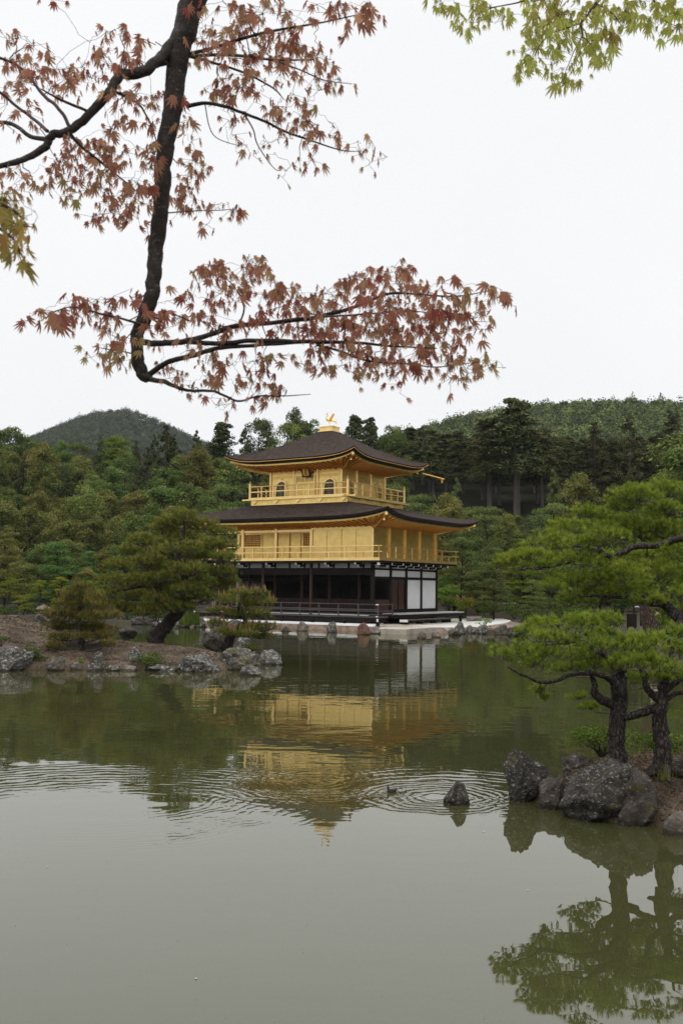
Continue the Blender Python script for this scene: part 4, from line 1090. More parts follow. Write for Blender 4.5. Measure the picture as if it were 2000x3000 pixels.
# terrace rocks
TR = 'rocks along the pavilion terrace'
for l, r, t, b_, m, lab, kw in (
    (865, 905, 1821, 1849, 'rock_pale', 'rounded brown stone left in front of the white foundation', dict(seed=26)),
    (955, 988, 1820, 1853, 'rock_grey', 'upright grey stone in front of the white foundation', dict(seed=27, boxy=0.3)),
    (1044, 1086, 1823, 1860, 'rock_red', 'reddish stone beside the stone landing', dict(seed=28)),
    (1078, 1118, 1838, 1857, 'rock_pale', 'low tan stone against the landing corner', dict(seed=29)),
    (1221, 1250, 1848, 1872, 'rock_pale', 'small white speckled stone in the water before the landing', dict(seed=30)),
    (1264, 1294, 1846, 1868, 'rock_pale', 'small pinkish square stone in the water before the landing', dict(seed=32, boxy=0.5)),
    (1326, 1364, 1820, 1858, 'rock_grey', 'tall grey pointed rock at the corner of the gravel court', dict(seed=33, lean=0.2)),
    (1312, 1352, 1842, 1862, 'rock_dark', 'low dark rock under the tall grey rock', dict(seed=34)),
    (1360, 1378, 1827, 1840, 'rock_dark', 'round dark stone on the edge of the gravel', dict(seed=35)),
    (1364, 1400, 1832, 1856, 'rock_grey', 'blunt grey stone below the gravel court', dict(seed=36)),
    (1396, 1432, 1830, 1858, 'rock_grey', 'pale lichen stone under the small shrub', dict(seed=37)),
    (1430, 1449, 1833, 1852, 'rock_pale', 'small pale stone right of the small shrub', dict(seed=38)),
    (1446, 1492, 1830, 1860, 'rock_dark', 'dark rock at the right end of the gravel court', dict(seed=39)),
    (1488, 1560, 1834, 1866, 'rock_dark', 'dark shore rock half hidden by the foreground pine', dict(seed=40)),
    (612, 648, 1806, 1838, 'rock_pale', 'tan stone at the left end of the veranda', dict(seed=41)),
    (566, 606, 1806, 1838, 'rock_grey', 'grey stone beside the green irises', dict(seed=42)),
    (506, 560, 1816, 1838, 'rock_grey', 'low flat rock left of the green irises', dict(seed=43)),
    (668, 705, 1812, 1838, 'rock_grey', 'grey stone under the veranda behind the low pine', dict(seed=45)),
    (820, 852, 1834, 1850, 'rock_dark', 'dark shore stone right of the low pine', dict(seed=46))):
    rock(l, r, t, b_, m, lab, group=TR, **kw)
# far left bank
FB = 'stones along the far left bank'
rock(92, 150, 1790, 1822, 'rock_red_grey', 'brown rock carrying the stone lantern', zb=0.0, seed=47, group=FB)
rock(378, 440, 1806, 1830, 'rock_dark', 'dark bank rock seen under the leaning pine trunk', zb=0.0, seed=48, group=FB)
rock(440, 500, 1818, 1836, 'rock_grey', 'pale bank rock right of the leaning pine trunk', zb=0.0, seed=49, group=FB)
rock(-20, 60, 1802, 1820, 'rock_dark', 'low dark bank rock left of the stone lantern', zb=0.0, seed=50, group=FB)
lp = onz(128, 1796, 0.62)
lt = empty('stone_lantern', lp)
tag(lt, 'low stone lantern with a domed cap on the far left bank', 'stone lantern')
MB().lathe((0, 0, 0), [(0.28, 0), (0.30, 0.05), (0.16, 0.08)], 10).build('base', M['rock_grey'], lt)
MB().lathe((0, 0, 0.08), [(0.2, 0), (0.22, 0.1), (0.2, 0.2)], 6).build('fire_box', M['rock_dark'], lt)
MB().lathe((0, 0, 0.26), [(0.56, 0), (0.55, 0.06), (0.42, 0.2), (0.2, 0.30), (0.09, 0.33), (0.1, 0.37), (0.03, 0.42)], 14).build('cap', M['rock_pale'], lt, smooth=True)

# long stone block and bamboo rails behind the gravel court
o = px_prism('stone_block', [(1366, 1810), (1410, 1809), (1410, 1804), (1366, 1805)], 0.3, 0.62, 'slab_dark', bevel=0.03)
tag(o, 'long grey stone block at the back of the gravel court', 'stone block')
def rail_fence(p0, p1, label, h=0.75, n=3):
    a, b = Vector(p0), Vector(p1)
    e = empty('bamboo_rail', a); tag(e, label, 'rail', 'bamboo rails along the garden path')
    d = b - a
    MB().tube([Vector((0, 0, h)), d + Vector((0, 0, h))], 0.035, 6).build('rail', M['pale_plank'], e)
    for i in range(n):
        q = d * (i / (n - 1)); MB().tube([q, q + Vector((0, 0, h + 0.05))], 0.04, 6).build('post', M['dark_wood'], e)
rail_fence(at(1316, 1789, 84), at(1348, 1789, 84), 'short pale bamboo rail in front of the person in black')
rail_fence(at(1454, 1795, 80), at(1512, 1795, 80), 'pale bamboo rail right of the tiered topiary')
rail_fence(at(1856, 1834, 42), at(1896, 1834, 42), 'pale rail beside the dark board, behind the foreground pines', 0.8)
rail_fence(at(648, 1785, 90), at(682, 1785, 90), 'pale rail glimpsed over the veranda behind the low pine', 0.9)
bd = empty('board', at(1849, 1834, 41)); tag(bd, 'dark square board standing beyond the foreground pines', 'board')
MB().box(-0.2, 0.2, -0.03, 0.03, -0.05, 0.5).build('panel', M['dark_wood'], bd)
for x in (-0.15, 0.15): MB().box(x - 0.03, x + 0.03, 0.03, 0.08, -0.1, 0.5).build('leg', M['dark_wood'], bd)
rock(1745, 1790, 1832, 1852, 'rock_dark', 'dark stone on the right bank below the board', zb=0.6, seed=51)
rock(1792, 1815, 1830, 1845, 'rock_dark', 'smaller dark stone on the right bank below the board', zb=0.6, seed=52)

# ------------------------------------------------------------------ foliage builders
def rnd_dirs(rng, n):
    v = rng.normal(size=(n, 3)); return v / np.linalg.norm(v, axis=1, keepdims=True)
def leaf_quads(C, Nrm, S, rng, aspect=0.6, tint=None):
    """diamond leaves: centres C, normals Nrm, lengths S"""
    n = len(C)
    a = np.cross(Nrm, rnd_dirs(rng, n)); a /= np.linalg.norm(a, axis=1, keepdims=True) + 1e-9
    b = np.cross(Nrm, a)
    S = S[:, None]
    V = np.stack([C - a * S * 0.5, C + b * S * 0.5 * aspect, C + a * S * 0.5, C - b * S * 0.5 * aspect], 1).reshape(-1, 3)
    Fq = np.arange(n * 4).reshape(n, 4)
    return V, Fq, np.repeat(tint, 4) if tint is not None else None
def clump_cloud(clumps, per, leaf, rng, up=0.35, shell=0.75, jitter=0.5, tintspread=0.22):
    """clumps: (x,y,z,rx,ry,rz); leaves over the upper shell of each"""
    Cs = []; Ns = []; Ts = []
    for (x, y, z, rx, ry, rz) in clumps:
        n = per
        d = rnd_dirs(rng, n); d[:, 2] = np.where(d[:, 2] < -0.35, -d[:, 2], d[:, 2])
        r = shell + (1 - shell) * rng.random(n) ** 0.7 + 0.12 * rng.normal(size=n)
        Cs.append(np.array([x, y, z]) + d * np.array([rx, ry, rz]) * r[:, None])
        nn = d + np.array([0, 0, up]) + jitter * rng.normal(size=(n, 3))
        Ns.append(nn / np.linalg.norm(nn, axis=1, keepdims=True))
        Ts.append(np.clip(rng.normal(rng.uniform(0.3, 0.7), tintspread, n), 0, 1))
    C = np.concatenate(Cs); Nn = np.concatenate(Ns); T = np.concatenate(Ts)
    S = leaf * rng.uniform(0.6, 1.3, len(C))
    return C, Nn, S, T
def tree_proto(kind, seed):
    """returns (crown mesh, trunk mesh) ~ unit height 10"""
    rng = np.random.default_rng(seed); pr = random.Random(seed)
    tb = MB(); H = 10.0
    if kind in ('broad', 'olive'):
        clumps = []
        n = 44
        for i in range(n):
            t = pr.random()
            z = 1.0 + 8.2 * t
            R = 3.0 * math.sqrt(max(0.06, 1 - ((t - 0.40) / 0.64) ** 2))
            a = pr.uniform(0, 6.28); rr = R * math.sqrt(pr.uniform(0.2, 1))
            k = pr.uniform(0.75, 1.35)
            clumps.append((rr * math.cos(a), rr * math.sin(a), z, k, k, k * 0.72))
        for i in range(5): clumps.append((pr.uniform(-1, 1), pr.uniform(-1, 1), pr.uniform(8.2, 9.4), 0.8, 0.8, 0.7))
        C, Nn, S, T = clump_cloud(clumps, 230, 0.25, rng, 0.25, 0.72, 0.38)
        p, r_ = smooth_path([(0, 0, -0.6), (0.1, 0, 2), (pr.uniform(-.4, .4), pr.uniform(-.4, .4), 5), (0, 0, 8)], [0.28, 0.22, 0.15, 0.04], 4); tb.tube(p, r_, 7)
        for i in range(7):
            a = pr.uniform(0, 6.28); z = pr.uniform(2.4, 6)
            tb.tube([(0, 0, z), (1.2 * math.cos(a), 1.2 * math.sin(a), z + 0.9), (2.4 * math.cos(a), 2.4 * math.sin(a), z + 1.3)], [0.1, 0.06, 0.02], 5)
    elif kind == 'conifer':       # pointed, ragged
        clumps = []
        for i in range(64):
            t = (i + pr.random()) / 64
            z = 0.8 + 9.0 * t; R = 2.5 * (1 - t) ** 0.62 + 0.1
            a = pr.uniform(0, 6.28); rr = R * pr.uniform(0.45, 1.05); k = 0.38 + 0.62 * (1 - t)
            k *= pr.uniform(0.6, 1.15)
            clumps.append((rr * math.cos(a), rr * math.sin(a), z + pr.uniform(-.35, .35), k, k, k * pr.uniform(0.6, 1.0)))
        C, Nn, S, T = clump_cloud(clumps, 120, 0.23, rng, 0.4, 0.5, 0.5)
        p, r_ = smooth_path([(0, 0, -0.6), (0, 0, 5), (0.05, 0, 9.7)], [0.22, 0.14, 0.03], 3); tb.tube(p, r_, 7)
    elif kind == 'cedar':         # tall, bare below, drooping tufted masses
        clumps = []
        for i in range(74):
            t = (i + pr.random()) / 74
            z = 3.2 + 6.5 * t; R = 1.35 * (1 - 0.72 * t ** 1.6) * (0.7 + 0.5 * pr.random()); 
            a = pr.uniform(0, 6.28); rr = R * pr.uniform(0.35, 1.0); k = 0.32 + 0.26 * (1 - t) + 0.14 * pr.random()
            clumps.append((rr * math.cos(a), rr * math.sin(a), z, k, k, k * 0.8))
        C, Nn, S, T = clump_cloud(clumps, 130, 0.20, rng, 0.3, 0.65, 0.42)
        p, r_ = smooth_path([(0, 0, -0.8), (0.05, 0, 5), (0.0, 0, 9.6)], [0.17, 0.13, 0.03], 3); tb.tube(p, r_, 8)
        for i in range(9):
            a = pr.uniform(0, 6.28); z = pr.uniform(3.0, 6)
            tb.tube([(0, 0, z), (0.6 * math.cos(a), 0.6 * math.sin(a), z - 0.05), (1.0 * math.cos(a), 1.0 * math.sin(a), z + 0.1)], [0.03, 0.02, 0.008], 4)
    elif kind in ('pine', 'maple'):
        clumps = []
        layers = 8
        for L_ in range(layers):
            t = (L_ + 0.3) / layers
            z = 1.5 + 8.0 * t; R = 3.4 * (1 - 0.72 * t ** 1.3)
            m_ = int(9 - 5 * t)
            for i in range(m_):
                a = 6.28 * (i + pr.random()) / m_; rr = R * pr.uniform(0.35, 1.0); k = pr.uniform(0.85, 1.35) * (1.0 if kind == 'pine' else 1.1)
                clumps.append((rr * math.cos(a), rr * math.sin(a), z + pr.uniform(-0.35, 0.35), k, k, k * (0.34 if kind == 'pine' else 0.3)))
        C, Nn, S, T = clump_cloud(clumps, 230, 0.22, rng, 0.9 if kind == 'maple' else 0.3, 0.6, 0.5 if kind == 'maple' else 0.8)
        p, r_ = smooth_path([(0, 0, -0.6), (0.35, 0.1, 2.5), (-0.2, 0.2, 5.5), (0.1, 0, 9)], [0.24, 0.18, 0.12, 0.03], 4); tb.tube(p, r_, 7)
        for (x, y, z, k, _, _) in clumps[::2]:
            tb.tube([(0, 0, z - 0.8), (x * 0.5, y * 0.5, z - 0.35), (x, y, z - 0.1)], [0.08, 0.05, 0.015], 4)
    V, Fq, T4 = leaf_quads(C, Nn, S, rng, 0.55 if kind != 'pine' else 0.4, T)
    cm = rawmesh('crown', V, Fq, False, T4)
    tm = bpy.data.meshes.new('trunk'); tm.from_pydata(tb.v, [], tb.f)
    return cm, tm
PROTO = {}
for k_, nv in (('broad', 4), ('olive', 3), ('conifer', 3), ('cedar', 4), ('pine', 3), ('maple', 2)):
    PROTO[k_] = [tree_proto(k_, 100 * len(PROTO) + i) for i in range(nv)]
KMAT = {'broad': ('f_broad', 'dark_trunk'), 'olive': ('f_olive', 'dark_trunk'), 'conifer': ('f_dark', 'dark_trunk'), 'cedar': ('f_cedar', 'grey_trunk'), 'pine': ('f_pine', 'dark_trunk'), 'maple': ('f_maple', 'dark_trunk'), 'jade': ('f_jade', 'dark_trunk'), 'lemon': ('f_lemon', 'dark_trunk')}
_copies = {}
TN = [0]
def plant_tree(kind, x, y, ztop, label, group=None, width=1.0, zbase=None, var=None, cat='tree', mat=None):
    TN[0] += 1
    mk = mat or kind
    shape = kind
    v = var if var is not None else TN[0] % len(PROTO[shape])
    zb = terr(x, y) if zbase is None else zbase
    H = max(1.0, ztop - zb) / 10.0
    key = (shape, v, mk)
    if key not in _copies:
        cm, tm = PROTO[shape][v]
        c2, t2 = cm.copy(), tm.copy()
        c2.materials.append(M[KMAT[mk][0]]); t2.materials.append(M[KMAT[mk][1]])
        _copies[key] = (c2, t2)
    cm, tm = _copies[key]
    names = {'broad': 'broadleaf_tree', 'olive': 'evergreen_oak_tree', 'conifer': 'cypress_tree', 'cedar': 'cedar_tree', 'pine': 'pine_tree', 'maple': 'maple_tree'}
    r = empty(names[shape], (x, y, zb), (TN[0] * 2.399) % 6.283)
    r.scale = (H * width, H * width, H)
    tag(r, label, cat, group)
    for nm, me in (('trunk', tm), ('crown', cm)):
        c = bpy.data.objects.new(nm, me); COL.objects.link(c); c.parent = r
    return r
# ------------------------------------------------------------------ far hills
def hill(name, ridge, Yr, Yf, zf, label, m, fm, crown, ntree, leaves, seed, ymax_px):
    """ridge: (px, py) of the skyline; a slope from (Yf, zf) up to the ridge at Yr, and down behind; one forest over it"""
    rng = np.random.default_rng(seed)
    pxs = np.linspace(ridge[0][0], ridge[-1][0], 60); ts = np.linspace(0, 1.4, 30)
    def pt(px, t):
        zr = at(px, interp(px, ridge), Yr).z - crown * 1.25
        x = at(px, 1500, Yr).x
        Y = lerp(Yf, Yr, t)
        if t <= 1: z = lerp(zf, zr, t ** 0.85)
        else: z = zr - (t - 1) * (zr - zf) * 0.8
        nz = 0.05 * (zr - zf) * mnoise.noise(Vector((x * 6 / Yr, t * 3, seed))) * math.sin(math.pi * min(1, t))
        return (x * lerp(0.9, 1.0, t), Y, z + nz)
    v = [pt(p, t) for t in ts for p in pxs]
    n = 60
    ii_, jj_ = np.meshgrid(np.arange(29), np.arange(n - 1), indexing='ij'); a = (ii_ * n + jj_).ravel()
    o = link(name, rawmesh(name, np.array(v), np.stack([a, a + 1, a + n + 1, a + n], 1), True), M['soil_shade'])
    tag(o, label, 'hill', kind='structure')
    Cs = []; Ns = []; Ss = []; Ts = []
    got = 0
    while got < ntree:
        p = rng.uniform(ridge[0][0], ridge[-1][0]); t = rng.uniform(0.25, 1.06)
        q = np.array(pt(p, t))
        pp = proj(q)
        if pp[1] > ymax_px: continue
        got += 1
        r = crown * rng.uniform(0.6, 1.5); hh = r * rng.uniform(0.8, 1.5)
        if rng.random() < 0.18: hh *= 1.35; r *= 0.7
        d = rnd_dirs(rng, leaves); d[:, 2] = np.abs(d[:, 2]) * 1.0 - 0.15
        lump = 1 + 0.25 * np.sin(d[:, 0] * 5 + p) * np.cos(d[:, 1] * 5 + t * 9)
        Cs.append(q + np.array([0, 0, crown * 0.55]) + d * np.array([r * 0.62, r * 0.62, hh * 0.62]) * (lump * rng.uniform(0.8, 1.06, leaves))[:, None])
        nn = d + 0.28 * rng.normal(size=(leaves, 3)); Ns.append(nn / np.linalg.norm(nn, axis=1, keepdims=True))
        Ss.append(np.full(leaves, crown * 0.2) * rng.uniform(0.6, 1.2, leaves))
        k = rng.random(); base = rng.normal(0.34, 0.17) if k < 0.72 else rng.uniform(0.6, 1.0)
        Ts.append(np.clip(base + 0.10 * rng.normal(size=leaves), 0, 1))
    V, Fq, T4 = leaf_quads(np.concatenate(Cs), np.concatenate(Ns), np.concatenate(Ss), rng, 0.8, np.concatenate(Ts))
    fo = link(fm[0], rawmesh(fm[0], V, Fq, False, T4), M[m])
    tag(fo, fm[1], 'forest', kind='stuff')
hill('hill', [(-500, 1330), (-200, 1330), (0, 1305), (90, 1276), (200, 1228), (260, 1206), (310, 1196), (365, 1197), (420, 1211), (480, 1238), (560, 1274), (700, 1330), (900, 1400)], 950, 560, 25, 'rounded blue green wooded hill far away on the left', 'f_hill_haze_tint', ('hillside_forest', 'hazy far off wood covering the rounded hill on the left'), 4.2, 2600, 90, 5, 1330)
hill('hill', [(1000, 1330), (1150, 1275), (1250, 1246), (1330, 1220), (1400, 1203), (1500, 1188), (1600, 1175), (1700, 1168), (1850, 1170), (2000, 1174), (2300, 1185), (2700, 1230)], 520, 300, 25, 'long green wooded ridge behind the cedars on the right', 'f_hill', ('hillside_forest', 'mixed spring green wood covering the right hand ridge'), 5.2, 2400, 170, 6, 1330)

# ------------------------------------------------------------------ forest trees, one by one
rngF = random.Random(42)
SKYL = [(-200, 1252), (0, 1252), (60, 1252), (100, 1278), (150, 1292), (250, 1292), (290, 1280), (330, 1272), (380, 1284), (440, 1284), (480, 1262), (520, 1268), (560, 1264), (600, 1270), (650, 1258), (700, 1264), (740, 1248), (760, 1240), (800, 1246), (840, 1232), (880, 1225), (920, 1236), (960, 1244), (1000, 1244), (1040, 1238), (1080, 1238), (1150, 1244), (1300, 1250), (1400, 1262), (1560, 1262), (1640, 1272), (1700, 1276), (1780, 1276), (1880, 1272), (2000, 1262), (2200, 1262)]
def px_tree(kind, px, top, Y, width, label, group=None, **kw):
    p = at(px, top, Y)
    return plant_tree(kind, p.x, Y, p.z, label, group, width, **kw)
LBL = {
    'broad': ('rounded dark green broadleaf tree in the wood left of the pavilion', 'broadleaf trees in the left wood'),
    'olive': ('olive brown flushed evergreen oak in the wood left of the pavilion', 'evergreen oaks in the left wood'),
    'conifer': ('dark pointed cypress in the wood left of the pavilion', 'cypresses in the left wood'),
}
def row_left(Y, tops, x0, x1, step, kinds, w=(0.8, 1.05)):
    px = x0 + rngF.uniform(0, step)
    while px < x1:
        top = interp(px, tops) + rngF.uniform(-14, 30)
        sk_ = interp(px, SKYL) + rngF.uniform(-6, 8)
        top = max(top, sk_) if Y < 145 else sk_
        if not (715 < px < 1135 and top > 1330):
            k = rngF.choice(kinds)
            px_tree(k, px, top, Y + rngF.uniform(-3, 3), rngF.uniform(*w) * (1.0 if k != 'conifer' else 0.9), *LBL[k])
        px += step * rngF.uniform(0.8, 1.25)
row_left(150, SKYL, -120, 1180, 58, ['broad', 'conifer', 'conifer', 'broad'], (0.7, 0.9))
row_left(138, [(0, 1300), (300, 1325), (700, 1310), (1150, 1300)], -120, 1150, 66, ['broad', 'olive', 'conifer', 'broad'], (0.7, 0.95))
row_left(126, [(0, 1345), (300, 1375), (700, 1360), (1150, 1340)], -130, 900, 72, ['broad', 'olive', 'broad', 'olive', 'conifer'])
row_left(114, [(0, 1400), (300, 1440), (650, 1420), (900, 1400)], -140, 760, 80, ['broad', 'olive', 'broad', 'olive'])
row_left(103, [(0, 1470), (300, 1500), (700, 1490)], -140, 740, 84, ['broad', 'olive', 'olive'])
row_left(93, [(0, 1555), (300, 1590), (700, 1560)], -140, 700, 92, ['broad', 'olive', 'broad'])
row_left(86, [(0, 1630), (300, 1660), (520, 1640), (700, 1660)], -140, 640, 100, ['broad', 'olive', 'broad'], (0.9, 1.2))
# trees that stand out
px_tree('cedar', 652, 1233, 146, 1.5, 'tall pointed dark cypress breaking the skyline left of the roof crest', mat='conifer')
px_tree('broad', 760, 1217, 148, 0.62, 'ragged dark tree on the skyline, second left of the gilded bird', mat='conifer', var=0)
px_tree('broad', 868, 1197, 150, 0.62, 'tallest ragged dark tree on the skyline just left of the gilded bird', mat='conifer', var=1)
px_tree('cedar', 1040, 1213, 152, 1.2, 'thin dark cypress on the skyline just right of the gilded bird', mat='conifer')
px_tree('cedar', 1082, 1222, 152, 1.2, 'small dark cypress on the skyline, second right of the gilded bird', mat='conifer')
px_tree('conifer', 488, 1245, 128, 0.72, 'grey brown half bare cypress with a pale trunk, left wood skyline', mat='cedar')
px_tree('maple', 332, 1264, 150, 0.75, 'bright yellow green tree on the skyline under the left hill', mat='lemon')
px_tree('olive', 130, 1298, 128, 0.7, 'golden olive oak near the skyline at the far left')
px_tree('olive', 575, 1300, 124, 0.62, 'golden olive oak between the two skyline cypresses of the left wood')
px_tree('broad', 250, 1420, 104, 0.8, 'largest dark broadleaf tree in the middle of the left wood')
px_tree('maple', 172, 1572, 84, 0.9, 'jade green young maple above the left island', mat='jade')
px_tree('maple', 262, 1600, 88, 0.7, 'smaller jade green maple right of the young jade maple', mat='jade')
px_tree('pine', 20, 1540, 84, 0.9, 'brown tinged layered pine at the left frame edge', mat='olive')
px_tree('pine', 640, 1400, 100, 0.75, 'yellow green layered pine between the two roofs, left of the balcony', var=0)
px_tree('pine', 700, 1470, 96, 0.8, 'dark layered pine behind the lower roof on the left')
px_tree('broad', 400, 1500, 96, 0.75, 'dark oak with bare pale limbs behind the large island pine')
# right side: cedar wood
RC = ('dark tall cedar in the row of straight trunks right of the pavilion', 'cedars of the right wood')
for Y, tops, x0, x1, step in ((178, [(1130, 1262), (2100, 1268)], 1110, 2080, 46), (168, [(1130, 1250), (1400, 1262), (2100, 1262)], 1120, 2080, 44), (158, [(1130, 1275), (1400, 1275), (2100, 1285)], 1130, 2100, 48), (150, [(1250, 1290), (1600, 1300), (2100, 1300)], 1240, 2080, 60)):
    px = x0 + rngF.uniform(0, step)
    while px < x1:
        top = max(interp(px, tops) + rngF.uniform(-8, 26), interp(px, SKYL) + 6)
        px_tree(rngF.choice(['cedar', 'cedar', 'cedar', 'conifer']) if Y > 152 else 'cedar', px, top, Y + rngF.uniform(-3, 3), rngF.uniform(1.5, 2.0), *RC, mat='cedar')
        px += step * rngF.uniform(0.8, 1.25)
px_tree('cedar', 1512, 1163, 140, 1.75, 'tallest old cedar with a forked flat crown, right of the pavilion', var=0)
px_tree('cedar', 1432, 1222, 143, 1.7, 'second tall dark cedar touching the tallest old cedar on its left', var=1)
px_tree('cedar', 1585, 1250, 146, 1.6, 'dark cedar touching the tallest old cedar on its right', var=2)
px_tree('conifer', 1740, 1236, 150, 0.85, 'pointed cypress rising alone from the right wood', mat='cedar')
px_tree('conifer', 1842, 1224, 148, 0.8, 'pointed cypress with a bare pale trunk in the right wood', mat='cedar')
px_tree('conifer', 1962, 1202, 146, 1.0, 'broad dark cypress near the right frame edge', mat='cedar')
# lower trees in front of the cedars
for px, top, Y, w_, k, mt, lab in (
    (1165, 1400, 104, 0.8, 'pine', None, 'dark green layered pine just right of the upper balcony'),
    (1235, 1425, 98, 0.75, 'pine', None, 'dense layered pine under the right tip of the upper roof'),
    (1310, 1445, 96, 0.62, 'olive', None, 'brown green feathery tree above the right tip of the lower roof'),
    (1335, 1400, 110, 0.5, 'conifer', 'pine', 'grey green spire shaped pine behind the gilded spout'),
    (1420, 1460, 92, 0.85, 'pine', None, 'broad layered pine right of the lower roof tip'),
    (1210, 1520, 88, 0.8, 'pine', None, 'dark pine behind the upper floor balcony rail on the right'),
    (1355, 1560, 82, 0.85, 'pine', None, 'dark pine with a slanting trunk right of the white wall'),
    (1445, 1585, 80, 0.8, 'pine', None, 'dark pine behind the tiered topiary'),
    (1530, 1566, 84, 0.75, 'maple', 'lemon', 'lemon green maple between the dark pines and the foreground pine'),
    (1480, 1500, 100, 0.7, 'olive', None, 'reddish olive oak at the foot of the tallest cedar'),
    (1620, 1385, 112, 0.55, 'conifer', 'pine', 'blue green pine left of the domed brown oak'),
    (1695, 1388, 106, 0.72, 'olive', None, 'domed brown green oak in the middle of the right side'),
    (1610, 1455, 94, 0.85, 'pine', None, 'wide layered pine in front of the domed brown oak'),
    (1700, 1500, 86, 0.8, 'pine', None, 'layered pine below the domed brown oak'),
    (1830, 1396, 104, 0.95, 'pine', 'olive', 'flat topped olive pine right of the domed brown oak'),
    (1955, 1352, 100, 0.8, 'maple', 'lemon', 'fresh light green tree at the right frame edge'),
    (1990, 1400, 94, 0.7, 'conifer', 'pine', 'grey green conifer below the fresh light green tree'),
    (1800, 1480, 84, 0.8, 'broad', None, 'dark broadleaf tree behind the upper foreground pine'),
    (1560, 1690, 70, 0.9, 'pine', None, 'dark spreading pine beside the gravel court'),
    (1690, 1700, 60, 0.8, 'pine', None, 'dark pine with a red trunk behind the foreground pines'),
    (1905, 1700, 56, 0.8, 'pine', None, 'shaded pine behind the dark board on the right bank'),
    (2010, 1600, 62, 0.8, 'broad', None, 'dark tree filling the right frame edge behind the pines')):
    px_tree(k, px, top, Y, w_, lab, None, mat=mt)
px = 1130
while px < 2080:
    top = 1478 + rngF.uniform(-18, 30)
    px_tree(rngF.choice(['olive', 'pine', 'broad']), px, top, 116 + rngF.uniform(-4, 4), rngF.uniform(0.9, 1.2), 'understorey tree at the foot of the cedars right of the pavilion', 'understorey below the cedars')
    px += rngF.uniform(48, 70)
px = 1150
while px < 2080:
    px_tree(rngF.choice(['pine', 'pine', 'broad']), px, 1545 + rngF.uniform(-15, 30), 101 + rngF.uniform(-3, 3), rngF.uniform(0.9, 1.2), 'leafy tree in the garden wood behind the layered pines on the right', 'garden wood right of the pavilion')
    px += rngF.uniform(60, 85)
px = 1330
while px < 2060:
    px_tree(rngF.choice(['pine', 'broad', 'olive']), px, 1650 + rngF.uniform(-15, 30), 88 + rngF.uniform(-2, 2), rngF.uniform(1.0, 1.3), 'low tree closing the garden behind the gravel court', 'low trees behind the gravel court')
    px += rngF.uniform(60, 85)
# bank trees just outside the right of the picture, mirrored in the gilded east wall
for i, (x, y, h) in enumerate(((24, 62, 11), (30, 70, 13), (27, 76, 14), (34, 66, 15), (35, 80, 17), (42, 72, 18), (33, 90, 18), (44, 86, 20), (52, 80, 22), (22, 50, 9), (40, 58, 15), (50, 66, 19))):
    plant_tree('broad', x, y, h, 'dark broadleaf tree on the right bank beyond the frame', 'trees beyond the right frame edge', 1.1)

# ------------------------------------------------------------------ shrubs
def shrub(l, r, top, base, Y, m, label, leaf=0.07, n=12, per=130, name='shrub', zb=None, dr=0.8, up=0.4, stem=True, cat='shrub', group=None, flat=0.75):
    c = at((l + r) / 2, base, Y); w = (r - l) / FPX * Y; h = (base - top) / FPX * Y
    seed = int(l * 13 + top * 7) % 9999
    rng = np.random.default_rng(seed); pr = random.Random(seed)
    cl_ = []
    for i in range(n):
        a = pr.uniform(0, 6.28); q = math.sqrt(pr.random()) * 0.62
        z = pr.uniform(0.25, 0.8) * h * (1 - 0.3 * q)
        k = pr.uniform(0.2, 0.34) * w
        cl_.append((q * w * 0.5 * math.cos(a) * 1.2, q * w * dr * 0.5 * math.sin(a), z, k, k, min(k * flat, h * 0.34)))
    C, Nn, S, T = clump_cloud(cl_, per, leaf, rng, up, 0.6, 0.6)
    V, Fq, T4 = leaf_quads(C, Nn, S, rng, 0.6, T)
    e = empty(name, c); tag(e, label, cat, group)
    link('foliage', rawmesh('foliage', V, Fq, False, T4), M[m], e)
    if stem:
        tb = MB()
        for i in range(6):
            x, y, z = cl_[i][:3]; tb.tube([(pr.uniform(-.05, .05) * w, 0, -0.05), (x * 0.5, y * 0.5, z * 0.5), (x, y, z)], [0.02 * w + 0.006, 0.012 * w + 0.004, 0.004], 5)
        tb.build('stem', M['dark_trunk'], e)
    return e
shrub(45, 140, 1888, 1958, 33.3, 'f_bush', 'dark green rounded shrub at the island waterline on the left', 0.05, 14, 170)
shrub(372, 480, 1906, 1962, 33.0, 'f_shrub', 'fresh green low shrub over the island kerb rocks', 0.05, 12, 120)
shrub(222, 256, 1918, 1958, 33.2, 'f_lemon', 'small yellow green sprig beside the squarish stone', 0.04, 6, 50)
shrub(708, 775, 1884, 1908, 36.5, 'f_lemon', 'small bright yellow green plant on the mossy boulder', 0.045, 7, 60)
shrub(-20, 26, 1862, 1890, 33.5, 'f_bush', 'small green shrub at the left frame edge of the island', 0.045, 7, 90)
shrub(1276, 1352, 1690, 1800, 80, 'f_maple', 'light green maple shrub right of the white wall', 0.13, 18, 150, up=0.9, flat=0.45)
shrub(1280, 1330, 1672, 1740, 83, 'f_maple', 'upper light green maple bush behind the maple shrub by the white wall', 0.13, 12, 150, up=0.9, flat=0.4)
sb = shrub(1335, 1388, 1738, 1802, 78.5, 'f_lemon', 'yellow green azalea with red blooms before the person in black', 0.11, 14, 120)
rg = np.random.default_rng(3)
fl = np.array([(rg.uniform(-.7, .7), rg.uniform(-.5, -.3), rg.uniform(0.5, 1.6)) for _ in range(26)])
V, Fq, T4 = leaf_quads(fl, rnd_dirs(rg, 26), np.full(26, 0.12), rg, 0.9, rg.random(26))
link('blossom', rawmesh('blossom', V, Fq, False, T4), M['flower'], sb)
shrub(1384, 1412, 1772, 1800, 78, 'f_bush', 'low dark shrub behind the stone block', 0.1, 8, 90)
shrub(1408, 1466, 1762, 1802, 77, 'f_bush', 'clipped dark green bush under the tiered topiary', 0.1, 12, 120)
